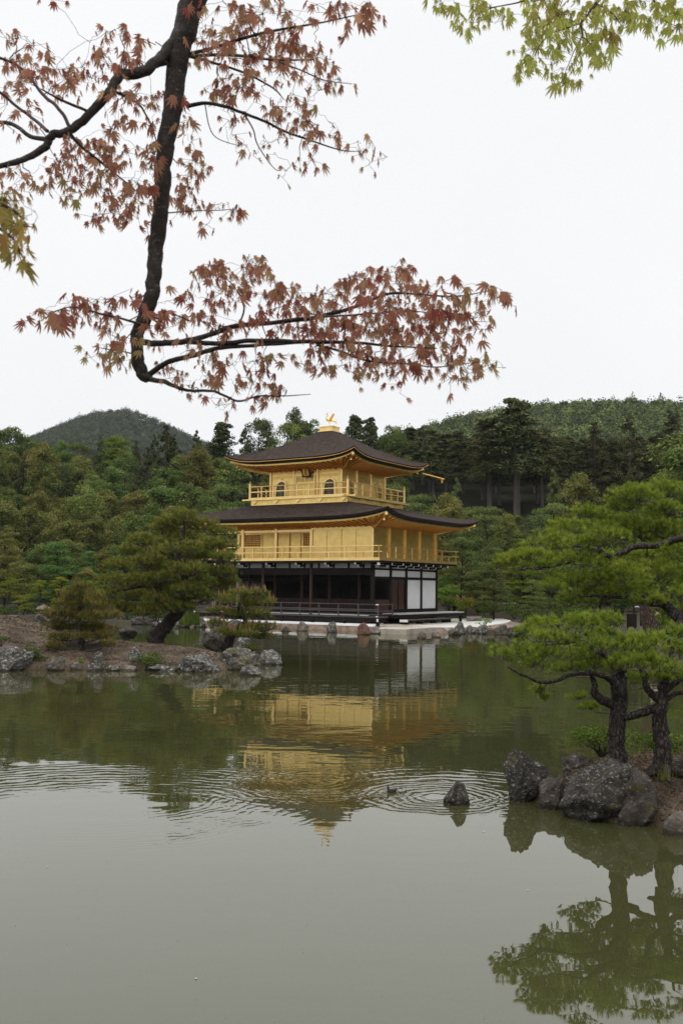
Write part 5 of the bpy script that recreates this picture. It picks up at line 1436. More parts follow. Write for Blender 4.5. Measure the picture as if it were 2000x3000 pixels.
shrub(1470, 1540, 1765, 1812, 74, 'f_bush', 'low green hedge bush right of the tiered topiary', 0.1, 12, 120)
tp_ = empty('topiary', at(1418, 1800, 80)); tag(tp_, 'three tiered brown green clipped topiary pine', 'topiary')
rg = np.random.default_rng(11)
cl3 = []
for z, R in ((0.9, 0.95), (1.65, 0.8), (2.25, 0.48)):
    for i in range(9):
        a = 6.28 * i / 9; cl3.append((R * 0.62 * math.cos(a), R * 0.62 * math.sin(a), z, R * 0.42, R * 0.42, 0.24))
    cl3.append((0, 0, z + 0.1, R * 0.5, R * 0.5, 0.24))
C, Nn, S, T = clump_cloud(cl3, 110, 0.11, rg, 0.3, 0.7, 0.7)
V, Fq, T4 = leaf_quads(C, Nn, S, rg, 0.4, T)
link('foliage', rawmesh('foliage', V, Fq, False, T4), M['f_olive'], tp_)
MB().tube([(0, 0, -0.1), (0, 0, 2.2)], 0.06, 6).build('stem', M['dark_trunk'], tp_)
shrub(1392, 1444, 1806, 1834, 66, 'f_maple', 'small open shrub growing on the terrace rocks', 0.07, 10, 60, up=0.8, flat=0.4)
shrub(1898, 1990, 1790, 1860, 37, 'f_lemon', 'gold green dwarf cypress behind the thick pine limb', 0.07, 16, 160, flat=0.5)
shrub(1662, 1870, 2125, 2205, 14.6, 'f_shrub', 'small leafy shrub behind the left pine trunk on the islet', 0.034, 26, 130, up=0.9, flat=0.4)
shrub(1860, 2020, 2130, 2215, 14.4, 'f_shrub', 'small leafy shrub behind the right pine trunk on the islet', 0.034, 20, 130, up=0.9, flat=0.4)
for i, (l, r, t, b_, Y) in enumerate(((-60, 60, 1770, 1815, 78), (50, 130, 1765, 1812, 80), (140, 230, 1775, 1822, 76), (220, 330, 1770, 1826, 75), (320, 420, 1765, 1826, 74), (410, 500, 1775, 1828, 73), (470, 550, 1780, 1826, 72), (250, 360, 1730, 1800, 79), (380, 470, 1730, 1800, 78))):
    shrub(l, r, t, b_, Y, 'f_bush', 'dark bush hanging over the far left shore', 0.11, 14, 120, group='bushes along the far left shore')
for i, (l, r, t, b_, Y) in enumerate(((1500, 1600, 1775, 1838, 66), (1580, 1690, 1770, 1840, 60), (1660, 1760, 1775, 1846, 54), (1740, 1830, 1790, 1852, 48), (1540, 1650, 1740, 1810, 72), (1640, 1740, 1735, 1810, 66), (1930, 2030, 1760, 1850, 45), (1780, 1860, 1740, 1800, 60))):
    shrub(l, r, t, b_, Y, 'f_bush', 'dark bush on the right bank behind the foreground pines', 0.10, 14, 130, group='bushes on the right bank')
# cloud pruned pines on the far left bank
for l, r, t, b_, Y, lab in ((140, 212, 1690, 1742, 78, 'bright yellow green cloud pruned pine, topmost on the left bank'), (78, 150, 1700, 1760, 78, 'bright cloud pruned pine above the stone lantern'), (20, 110, 1745, 1806, 77.5, 'bright low cloud pruned pine left of the stone lantern'), (-30, 70, 1690, 1770, 80, 'green cloud pruned pine at the left frame edge'), (130, 200, 1752, 1800, 78, 'small cloud pruned pine right of the stone lantern'), (330, 470, 1640, 1740, 82, 'bright flat cloud pruned pine behind the large island pine'), (215, 330, 1700, 1790, 80, 'green cloud pruned pine behind the rusty young pine')):
    c = at((l + r) / 2, b_, Y); w = (r - l) / FPX * Y; h = (b_ - t) / FPX * Y
    e = empty('cloud_pine', c); tag(e, lab, 'pine', 'cloud pruned pines on the left bank')
    rg = np.random.default_rng(l + 50); pr = random.Random(l + 51)
    cl4 = []
    for i in range(11):
        z = h * (0.25 + 0.68 * i / 10); R = w * 0.5 * (1 - 0.55 * i / 10)
        a = pr.uniform(0, 6.28); q = R * pr.uniform(0.2, 0.9)
        cl4.append((q * math.cos(a), q * math.sin(a) * 0.7, z, w * 0.2, w * 0.2, h * 0.07))
    C, Nn, S, T = clump_cloud(cl4, 170, 0.10, rg, 0.6, 0.6, 0.6)
    V, Fq, T4 = leaf_quads(C, Nn, S, rg, 0.35, T)
    link('crown', rawmesh('crown', V, Fq, False, T4), M['needle_bright'], e)
    tb = MB().tube([(0, 0, -0.1), (0.1 * w, 0, h * 0.4), (0, 0, h * 0.8)], [0.08, 0.06, 0.02], 6)
    for (x, y, z, *_q) in cl4: tb.tube([(0.05 * w, 0, z * 0.7), (x, y, z)], [0.03, 0.01], 4)
    tb.build('trunk', M['dark_trunk'], e)
# irises
ir = empty('iris_clump', at(556, 1826, 66.5)); tag(ir, 'clump of bright green iris blades at the end of the veranda', 'iris')
rg = np.random.default_rng(9); vs = []; fs = []
for i in range(160):
    x, y = rg.normal(0, 0.32), rg.normal(0, 0.25); h = rg.uniform(0.45, 0.95); dx, dy = rg.normal(0, 0.16, 2); w = 0.025
    k = len(vs); vs += [(x - w, y, -0.1), (x + w, y, -0.1), (x + w * .7 + dx * .5, y + dy * .5, h * .6), (x - w * .7 + dx * .5, y + dy * .5, h * .6), (x + dx, y + dy, h)]; fs += [(k, k + 1, k + 2), (k, k + 2, k + 3), (k + 3, k + 2, k + 4)]
link('foliage', rawmesh('foliage', np.array(vs), np.array(fs), False, np.repeat(rg.random(160), 5)), M['f_shrub'], ir)

# ------------------------------------------------------------------ needle pines
def needles(P, A, L, w, k, rng, spread, tint, tj=0.12):
    """k thin needles per tuft: bases P, axes A"""
    n = len(P)
    d = np.repeat(A, k, 0) + spread * rng.normal(size=(n * k, 3)) * 0.62
    d /= np.linalg.norm(d, axis=1, keepdims=True)
    ln = (L * rng.uniform(0.65, 1.1, n * k))[:, None]
    b = np.repeat(P, k, 0) - d * ln * 0.08
    s = np.cross(d, rnd_dirs(rng, n * k)); s /= np.linalg.norm(s, axis=1, keepdims=True) + 1e-9
    V = np.stack([b - s * w * 0.5, b + s * w * 0.5, b + d * ln], 1).reshape(-1, 3)
    T = np.clip(np.repeat(tint, k) + tj * rng.normal(size=n * k), 0, 1)
    return V, np.arange(n * k * 3).reshape(-1, 3), np.repeat(T, 3)
def needle_pine(name, label, stems, pads, L, w, k, dens, leafm, barkm, twigm='pine_twig', seed=0, shoots=None, group=None, spread=1.0, twig_r=0.012, lower=0.4, tint0=0.5, roots=None):
    rng = np.random.default_rng(seed); pr = random.Random(seed)
    o = at(*stems[0][0][0]) if not isinstance(stems[0][0][0], Vector) else stems[0][0][0]
    e = empty(name, o); tag(e, label, 'pine', group)
    tb = MB(); bb_ = MB(); spine = []
    for si, (pts, rs) in enumerate(stems):
        W_ = [p if isinstance(p, Vector) else at(*p) for p in pts]
        path, rr = smooth_path(W_, rs, 5, rs[0] * 0.16, pr)
        spine += [(p, r) for p, r in zip(path, rr)]
        (tb if si == 0 or rs[0] > 0.03 else bb_).tube([p - o for p in path], [r * pr.uniform(0.95, 1.05) for r in rr], 16 if rs[0] > 0.06 else 7, True, 0.13 if rs[0] > 0.04 else 0.0)
    if roots:
        for a, ln in roots:
            q = [Vector((0, 0, 0.12)), Vector((math.cos(a) * ln * 0.5, math.sin(a) * ln * 0.5, 0.0)), Vector((math.cos(a) * ln, math.sin(a) * ln, -0.07))]
            tb.tube(q, [stems[0][1][0] * 0.55, stems[0][1][0] * 0.35, 0.01], 7)
    PP = []; AA = []; TT = []; SP = []
    for (px, py, Y, rx, ry) in pads:
        c = at(px, py, Y); a = rx / FPX * Y; b = ry / FPX * Y
        d = a * 0.8
        hub = c - Vector((0, 0, b * 0.75))
        # branch from the nearest thick wood, preferring wood below the pad
        best = min(spine, key=lambda s: (s[0] - hub).length + (0.6 * max(0, s[0].z - hub.z)))
        s0 = best[0]; ln = (hub - s0).length
        mid = (s0 + hub) / 2 + Vector((pr.uniform(-.1, .1) * ln, pr.uniform(-.1, .1) * ln, -0.06 * ln))
        r0 = min(best[1] * 0.5, twig_r * (1.0 + 1.0 * ln))
        path, rr = smooth_path([s0, mid, hub], [r0, r0 * 0.7, twig_r * 0.8], 5, 0.015 * ln, pr)
        bb_.tube([p - o for p in path], rr, 6)
        subs = [(0, 0, 0.85)] + [(pr.uniform(-.6, .6), pr.uniform(-.6, .6), pr.uniform(0.35, 0.6)) for _ in range(5)]
        for (ox, oy, sc_) in subs:
            n = max(4, int(dens * math.pi * a * d * sc_ * sc_))
            r = np.sqrt(rng.random(n)); th = rng.uniform(0, 6.283, n)
            wob = 1 + 0.22 * np.sin(3 * th + pr.uniform(0, 6)) + 0.12 * np.sin(7 * th + pr.uniform(0, 6))
            u, v = r * np.cos(th) * wob, r * np.sin(th) * wob
            z = b * (0.75 * (1 - r ** 2) - 0.25) * (0.6 + 0.6 * sc_) + b * 0.28 * rng.normal(size=n)
            low = rng.random(n) < lower * 0.5
            z = np.where(low, z - b * 0.7, z)
            P = np.stack([c.x + a * (ox + u * sc_), c.y + d * (oy + v * sc_), c.z + z + b * pr.uniform(-0.15, 0.2)], 1)
            A = np.stack([0.8 * u, 0.8 * v, 0.9 + 0 * u], 1) + 0.25 * rng.normal(size=(n, 3))
            PP.append(P); AA.append(A / np.linalg.norm(A, axis=1, keepdims=True))
            TT.append(np.clip(tint0 + pr.uniform(-0.1, 0.1) + 0.20 * rng.normal(size=n) - 0.10 * low, 0, 1))
            if shoots: SP.append(P[~low])
            m_ = max(2, int(n / 6))
            for i in rng.choice(n, m_, replace=False):
                t = Vector(P[i]); h0 = hub.lerp(Vector((c.x + a * ox, c.y + d * oy, hub.z)), 0.6)
                md = (h0 + t) / 2 + Vector((0, 0, -0.12 * (t - h0).length))
                bb_.tube([h0 - o, md - o, t - o], [twig_r * 0.6, twig_r * 0.45, twig_r * 0.22], 4, False)
    P = np.concatenate(PP) - np.array(o); A = np.concatenate(AA); T = np.concatenate(TT)
    V, Fq, Tt = needles(P, A, L, w, k, rng, spread, T)
    link('needles', rawmesh('needles', V, Fq, False, Tt), M[leafm], e)
    tb.build('trunk', M[barkm], e, smooth=True, recalc=False)
    bb_.build('branches', M[twigm], e, smooth=True, recalc=False)
    if shoots:
        frac, sl, sw = shoots
        S_ = np.concatenate(SP) - np.array(o)
        # candles only on the upper tufts
        q = S_[rng.random(len(S_)) < frac]
        up = np.array([0, 0, 1.0]) + 0.12 * rng.normal(size=(len(q), 3)); up /= np.linalg.norm(up, axis=1, keepdims=True)
        V, Fq, Tt = needles(q, up, sl, sw, 3, rng, 0.06, rng.random(len(q)))
        link('new_growth', rawmesh('new_growth', V, Fq, False, Tt), M['shoot'], e)
    return e
# left island: large leaning pine
big = [(545, 1508, 40, 18), (500, 1525, 50, 16), (588, 1535, 56, 18), (470, 1550, 50, 18), (640, 1555, 48, 14), (530, 1575, 75, 20), (430, 1582, 52, 18), (640, 1592, 62, 16), (395, 1612, 46, 16), (490, 1622, 66, 20), (590, 1628, 66, 18), (665, 1632, 46, 14), (360, 1655, 52, 18), (450, 1660, 66, 18), (555, 1672, 66, 18), (640, 1676, 52, 16), (335, 1698, 46, 16), (410, 1702, 60, 18), (500, 1715, 56, 16), (605, 1712, 60, 16), (675, 1704, 34, 12), (320, 1738, 40, 14), (395, 1745, 56, 16), (480, 1755, 52, 15), (360, 1780, 46, 14), (440, 1786, 46, 14), (560, 1745, 34, 12), (310, 1765, 46, 15)]
pr_ = random.Random(5)
needle_pine('pine_tree', 'largest pine on the left island, with a thick leaning trunk',
    [([(452, 1880, 38), (475, 1845, 38), (512, 1803, 38.2), (543, 1752, 38.3), (543, 1700, 38.4), (528, 1640, 38.4), (532, 1575, 38.4), (545, 1515, 38.4)], [0.33, 0.27, 0.23, 0.19, 0.15, 0.11, 0.07, 0.03]),
     ([(540, 1720, 38.3), (480, 1712, 38), (400, 1722, 37.6), (330, 1735, 37.5)], [0.10, 0.075, 0.05, 0.02]),
     ([(530, 1640, 38.4), (590, 1648, 38.2), (660, 1640, 38)], [0.09, 0.06, 0.02]),
     ([(535, 1670, 38.4), (460, 1668, 38.5), (390, 1660, 38.4)], [0.08, 0.05, 0.02])],
    [(a, b, 38.2 + pr_.uniform(-1.0, 1.0), c * 1.12, d * 1.1) for a, b, c, d in big] + [(540, 1725, 37.0, 66, 18), (520, 1775, 37.2, 60, 15), (552, 1665, 37.0, 64, 19), (540, 1605, 37.2, 64, 19), (470, 1690, 37.0, 60, 18), (600, 1750, 37.4, 44, 14), (430, 1640, 37.2, 56, 18)], 0.18, 0.015, 20, 75, 'needle_olive', 'pine_bark', seed=1, spread=0.65, shoots=(0.16, 0.22, 0.04), twig_r=0.022)
needle_pine('pine_tree', 'young rust tinged round pine on the left island',
    [([(243, 1918, 34.6), (238, 1880, 34.7), (234, 1820, 34.8), (232, 1760, 34.8), (235, 1715, 34.8)], [0.13, 0.10, 0.07, 0.04, 0.02])],
    [(a, b, 34.8 + pr_.uniform(-0.6, 0.6), c * 1.3, d * 1.15) for a, b, c, d in ((236, 1722, 28, 16), (212, 1742, 34, 15), (262, 1746, 36, 15), (192, 1768, 40, 15), (240, 1768, 40, 15), (286, 1778, 36, 14), (165, 1800, 34, 13), (220, 1800, 44, 14), (275, 1806, 44, 14), (320, 1800, 30, 12), (160, 1832, 36, 13), (220, 1836, 44, 13), (280, 1838, 44, 13), (180, 1866, 34, 11), (295, 1862, 34, 11), (240, 1866, 34, 11), (165, 1892, 26, 9), (312, 1884, 22, 8))],
    0.16, 0.013, 20, 95, 'needle_rust', 'pine_bark', seed=2, shoots=(0.22, 0.16, 0.04), twig_r=0.018)
needle_pine('pine_tree', 'low spreading pine with pink candles at the island tip',
    [([(668, 1885, 36.6), (684, 1856, 36.7), (716, 1822, 36.8), (700, 1780, 36.9), (715, 1740, 36.9)], [0.20, 0.14, 0.09, 0.06, 0.02]),
     ([(690, 1850, 36.7), (735, 1850, 36.6), (790, 1848, 36.5)], [0.07, 0.05, 0.02])],
    [(a, b, 36.7 + pr_.uniform(-0.6, 0.6), c, d) for a, b, c, d in ((705, 1738, 40, 13), (760, 1738, 38, 13), (668, 1756, 34, 13), (730, 1765, 50, 15), (785, 1762, 20, 13), (640, 1788, 34, 11), (700, 1796, 52, 15), (765, 1798, 42, 13), (642, 1826, 34, 10), (735, 1836, 52, 13), (790, 1836, 28, 12), (700, 1856, 46, 10), (770, 1862, 40, 10), (660, 1848, 30, 9))],
    0.16, 0.013, 20, 90, 'needle_olive', 'pine_bark', seed=3, shoots=(0.24, 0.32, 0.042), twig_r=0.018)
# right foreground: two pines of the islet
A_pads = [(1470, 1915, 44, 22), (1535, 1905, 56, 24), (1600, 1918, 60, 26), (1560, 1945, 44, 16), (1540, 1848, 52, 22), (1606, 1826, 60, 24), (1686, 1822, 66, 26), (1600, 1868, 56, 18), (1665, 1875, 50, 20), (1700, 1912, 66, 24), (1756, 1892, 56, 22), (1770, 1935, 60, 22), (1690, 1950, 52, 18), (1640, 1955, 44, 15), (1575, 2018, 24, 14), (1592, 2044, 14, 8), (1690, 2040, 26, 10), (1722, 2070, 28, 9), (1820, 1945, 60, 22), (1740, 1850, 60, 22), (1775, 1812, 56, 20)]
needle_pine('pine_tree', 'left of the two foreground pines, straight dark trunk with a low side limb',
    [([(1812, 2262, 12.9), (1808, 2180, 12.9), (1809, 2090, 12.9), (1812, 2000, 12.9), (1806, 1940, 12.9), (1796, 1900, 12.95), (1786, 1872, 13.0)], [0.128, 0.108, 0.103, 0.10, 0.08, 0.045, 0.012]),
     ([(1800, 2070, 12.88), (1768, 2052, 12.85), (1742, 2034, 12.8), (1738, 2002, 12.8), (1726, 1962, 12.8)], [0.062, 0.06, 0.05, 0.036, 0.018]),
     ([(1800, 2010, 12.9), (1775, 1985, 12.8), (1700, 1972, 12.7), (1600, 2000, 12.6), (1540, 1982, 12.5), (1482, 1952, 12.5)], [0.045, 0.036, 0.027, 0.021, 0.015, 0.007]),
     ([(1806, 1940, 12.9), (1740, 1900, 13.0), (1700, 1880, 13.0), (1600, 1890, 13.0)], [0.05, 0.035, 0.025, 0.01])],
    [(a, b, 12.9 + pr_.uniform(-0.55, 0.55), c, d) for a, b, c, d in A_pads], 0.095, 0.0060, 30, 250, 'needle', 'pine_bark', seed=11, spread=0.62, twig_r=0.0075, roots=[(3.4, 0.5), (4.4, 0.42), (2.6, 0.4), (5.5, 0.4), (0.4, 0.4)])
B_pads = [(1830, 1880, 76, 30), (1900, 1872, 66, 28), (1960, 1902, 58, 30), (1880, 1938, 66, 24), (1952, 1950, 58, 24), (2010, 1900, 50, 30), (1850, 1990, 46, 16), (1985, 1985, 40, 18), (1862, 1912, 60, 24), (2040, 1960, 50, 24), (1920, 1985, 36, 14), (1990, 1850, 50, 22)]
needle_pine('pine_tree', 'right of the two foreground pines, forked above a long arching limb',
    [([(1942, 2262, 12.7), (1940, 2180, 12.7), (1934, 2095, 12.7), (1936, 2040, 12.7), (1950, 1985, 12.7), (1965, 1930, 12.75), (1960, 1870, 12.8)], [0.13, 0.105, 0.088, 0.07, 0.055, 0.035, 0.012]),
     ([(1930, 2050, 12.7), (1896, 2022, 12.7), (1885, 1990, 12.75), (1870, 1940, 12.8)], [0.055, 0.045, 0.032, 0.014]),
     ([(1930, 2070, 12.7), (1880, 2088, 12.72), (1845, 2098, 12.78), (1818, 2098, 12.85)], [0.06, 0.055, 0.05, 0.05]),
     ([(1944, 2030, 12.7), (1975, 2000, 12.6), (2020, 1985, 12.5)], [0.045, 0.035, 0.012]),
     ([(1950, 2050, 12.7), (1985, 2030, 12.7), (2030, 2030, 12.7)], [0.035, 0.028, 0.01])],
    [(a, b, 12.75 + pr_.uniform(-0.5, 0.5), c, d) for a, b, c, d in B_pads], 0.095, 0.0060, 30, 250, 'needle', 'pine_bark', seed=12, spread=0.62, twig_r=0.0075, roots=[(3.6, 0.4), (4.6, 0.4), (2.2, 0.35), (5.8, 0.4)])
# pine rooted just outside the right frame edge; its limbs reach across the upper right
C_pads = [(1500, 1638, 56, 20), (1556, 1625, 60, 20), (1470, 1655, 34, 14), (1620, 1585, 76, 28), (1655, 1542, 70, 20), (1700, 1590, 60, 26), (1770, 1570, 76, 26), (1620, 1640, 60, 22), (1660, 1700, 84, 30), (1740, 1690, 84, 36), (1832, 1680, 84, 38), (1920, 1668, 80, 38), (1990, 1690, 60, 36), (1840, 1725, 70, 24), (1760, 1735, 66, 22), (1610, 1718, 46, 18), (1960, 1790, 50, 26), (1990, 1740, 50, 26), (2050, 1700, 60, 36), (1900, 1715, 60, 24), (1700, 1640, 70, 22), (1785, 1636, 66, 22), (1880, 1622, 66, 26), (1965, 1620, 60, 28), (1690, 1752, 60, 18), (1900, 1756, 60, 20), (1580, 1655, 56, 18)]
needle_pine('pine_tree', 'pine reaching in from the right edge with a thick crooked limb',
    [([(2125, 2230, 15.0), (2115, 2050, 15.3), (2080, 1900, 15.8), (2010, 1815, 16.2), (1972, 1800, 16.4), (1944, 1772, 16.5), (1900, 1764, 16.6), (1840, 1750, 16.6), (1770, 1748, 16.6), (1690, 1742, 16.6)], [0.24, 0.2, 0.17, 0.12, 0.09, 0.07, 0.045, 0.034, 0.024, 0.010]),
     ([(1944, 1776, 16.5), (1938, 1760, 16.4), (1952, 1738, 16.4), (1962, 1748, 16.4), (1935, 1746, 16.4), (1880, 1746, 16.4), (1840, 1742, 16.4)], [0.075, 0.06, 0.05, 0.05, 0.045, 0.035, 0.015]),
     ([(2010, 1815, 16.2), (1985, 1842, 16.1), (1930, 1858, 16.0), (1890, 1872, 16)], [0.12, 0.10, 0.09, 0.04]),
     ([(2060, 1860, 15.9), (2075, 1680, 16.4), (2010, 1580, 16.8), (1928, 1598, 17), (1860, 1602, 17), (1812, 1626, 17), (1796, 1640, 17), (1755, 1614, 17), (1712, 1602, 17), (1650, 1606, 17)], [0.10, 0.075, 0.06, 0.052, 0.048, 0.048, 0.045, 0.04, 0.03, 0.012]),
     ([(1755, 1614, 17), (1712, 1612, 17), (1690, 1634, 17), (1630, 1656, 17), (1570, 1664, 17), (1515, 1668, 17)], [0.05, 0.045, 0.04, 0.032, 0.022, 0.008])],
    [(a, b, 16.8 + pr_.uniform(-0.7, 0.7), c, d) for a, b, c, d in C_pads], 0.115, 0.0075, 30, 140, 'needle', 'pine_bark', seed=13, spread=0.62, twig_r=0.010)
# red barked pine on the right bank
E_pads = [(1870, 1446, 84, 28), (1955, 1436, 76, 26), (1830, 1478, 62, 22), (1945, 1490, 66, 24), (2010, 1470, 56, 26), (1720, 1500, 60, 20), (1790, 1520, 62, 22), (1880, 1540, 90, 28), (1960, 1556, 76, 30), (1750, 1545, 60, 22), (1820, 1560, 72, 26), (2010, 1600, 60, 30), (1930, 1605, 60, 24)]
needle_pine('red_pine_tree', 'red barked pine on the right bank, its top above all the foreground pines',
    [([(1908, 1862, 36), (1896, 1800, 36), (1890, 1740, 36), (1893, 1640, 36), (1898, 1580, 36), (1925, 1530, 36), (1930, 1492, 36), (1905, 1470, 36)], [0.30, 0.25, 0.22, 0.19, 0.17, 0.13, 0.10, 0.04]),
     ([(1925, 1530, 36), (1960, 1510, 36), (2010, 1500, 36)], [0.09, 0.06, 0.03]),
     ([(1898, 1590, 36), (1850, 1560, 36), (1780, 1548, 36), (1720, 1530, 36)], [0.10, 0.07, 0.05, 0.02]),
     ([(1930, 1495, 36), (1880, 1478, 36), (1830, 1500, 36)], [0.07, 0.05, 0.02])],
    [(a, b, 36 + pr_.uniform(-1.2, 1.2), c, d) for a, b, c, d in E_pads], 0.21, 0.014, 24, 62, 'needle', 'red_bark', seed=14, spread=0.65, twig_r=0.022)
# ------------------------------------------------------------------ maples over the camera
LOBE = [(0, 1.0), (27, 0.96), (-27, 0.96), (54, 0.80), (-54, 0.80), (84, 0.42), (-84, 0.42)]
def leaf_template(narrow=1.0):
    """seven pointed lobes around the stalk; x across, y along the middle lobe, drooping in z"""
    ang = sorted(LOBE, key=lambda t: t[0])
    pts = [(0.0, 0.0)]
    ring = []
    ring.append((-140, 0.10))
    for i, (a, l) in enumerate(ang):
        if i: ring.append(((a + ang[i - 1][0]) / 2, 0.42 * (0.75 if abs(a) > 80 or abs(ang[i - 1][0]) > 80 else 1)))
        ring.append((a - 9.5, l * 0.64)); ring.append((a, l)); ring.append((a + 9.5, l * 0.64))
    ring.append((140, 0.10))
    for a, l in ring: pts.append((l * math.sin(rad(a)), l * math.cos(rad(a))))
    v = []
    for x, y in pts:
        r2 = x * x + y * y
        v.append((x * narrow, y, -0.36 * r2 - 0.16 * abs(x)))
    n = len(v)
    return np.array(v), np.array([(0, i, i + 1) for i in range(1, n - 1)])
def maple(name, label, limbs, blobs, leafm, seed, Y0, size, parts_limb=True, twigm='maple_twig', down=0.8, tint=(0.4, 0.2), extra=None, thin=1.0):
    rng = np.random.default_rng(seed); pr = random.Random(seed)
    o = at(limbs[0][0][0][0], limbs[0][0][0][1], limbs[0][0][0][2]) if extra is None else extra
    e = empty(name, o); tag(e, label, 'maple')
    spine = []
    for i, (pts, rs, nm) in enumerate(limbs):
        W_ = [p if isinstance(p, Vector) else at(*p) for p in pts]
        path, rr = smooth_path(W_, rs, 8, 0.0, pr)
        path = [q + Vector((mnoise.noise(Vector((j * 0.31, i, 1))), 0, mnoise.noise(Vector((j * 0.31, i, 7))))) * min(0.006, rr[j] * 0.35) for j, q in enumerate(path)]
        rr = [r * (1 + 0.05 * mnoise.noise(Vector((i * 3.7, j * 0.23, seed)))) for j, r in enumerate(rr)]
        spine += [(p, r) for p, r in zip(path, rr)]
        MB().tube([p - o for p in path], rr, 18 if rs[0] > 0.015 else 7, True, 0.10 if rs[0] > 0.009 else 0.0).build(nm, M['maple_bark'] if rs[0] > 0.006 else M[twigm], e, smooth=True, recalc=False)
    tw = MB(); Vs = []; Fs = []; Ts = []; nv = 0
    tv, tf = leaf_template()
    sp = np.array([p[:] for p, r in spine])
    for bl in blobs:
        cx, cy_, rx, ry, nl = bl[:5]
        dY = bl[5] if len(bl) > 5 else 0.0
        szf = bl[6] if len(bl) > 6 else 1.0
        tb0 = bl[7] if len(bl) > 7 else tint[0]
        nl = max(1, int(round(nl * thin)))
        groups = max(1, int(round(nl / 4)))
        left = nl
        for g in range(groups):
            a = pr.uniform(0, 6.283); q = math.sqrt(pr.random())
            px, py = cx + rx * q * math.cos(a), cy_ + ry * q * math.sin(a)
            Y = Y0 + dY + pr.uniform(-0.3, 0.3)
            node = at(px, py, Y)
            d2 = ((sp - np.array(node[:])) ** 2).sum(1)
            # hang from wood that is not far below the node
            j = int(np.argmin(d2 + 0.02 * (sp[:, 2] < node.z - 0.12)))
            s0 = spine[j][0]; ln = (node - s0).length
            md = (s0 + node) / 2 + Vector((pr.uniform(-.12, .12) * ln, pr.uniform(-.1, .1) * ln, pr.uniform(0.0, 0.12) * ln))
            r0 = min(0.0024, spine[j][1] * 0.6) * (0.7 + min(1.0, ln * 1.5))
            path, rr = smooth_path([s0, md, node], [r0, r0 * 0.75, 0.0008], 4, 0.008, pr)
            tw.tube([p - o for p in path], rr, 5, False)
            spine.append((node, 0.0012)); sp = np.vstack([sp, np.array(node[:])])
            if ln > 0.1: spine.append((md, 0.0015)); sp = np.vstack([sp, np.array(md[:])])
            m_ = 4 if g < groups - 1 else max(1, left); left -= 4
            for _ in range(m_):
                ax = Vector((pr.gauss(0, 0.42), pr.gauss(0, 0.42), -down - 0.15 + pr.gauss(0, 0.2))).normalized()
                base = node + Vector((pr.gauss(0, 0.022), pr.gauss(0, 0.02), pr.gauss(0, 0.016)))
                # leaf plane roughly faces sideways/outwards
                up = Vector((pr.gauss(0, 0.5), pr.gauss(-0.5, 0.6), 0.75 + pr.gauss(0, 0.3)))
                xx = ax.cross(up)
                if xx.length < 1e-3: continue
                xx.normalize(); zz = xx.cross(ax)
                s_ = size * szf * pr.choice((0.6, 0.8, 0.95, 1.05, 1.2)) * pr.uniform(0.85, 1.1)
                fold = pr.uniform(0.30, 0.95)
                R = np.array([xx[:], ax[:], zz[:]])
                v = tv * np.array([fold, 1, pr.uniform(0.6, 1.6)])
                Vs.append(v * s_ @ R + np.array((base - o)[:])); Fs.append(tf + nv); nv += len(tv)
                Ts.append(np.full(len(tv), min(1, max(0, pr.gauss(tb0, tint[1])))))
                tw.tube([node - o, base - o + ax * 0.003], [0.0007, 0.0006], 3, False)
    link('foliage', rawmesh('foliage', np.concatenate(Vs), np.concatenate(Fs), False, np.concatenate(Ts)), M[leafm], e)
    tw.build('twigs', M[twigm], e, smooth=True, recalc=False)
    return e
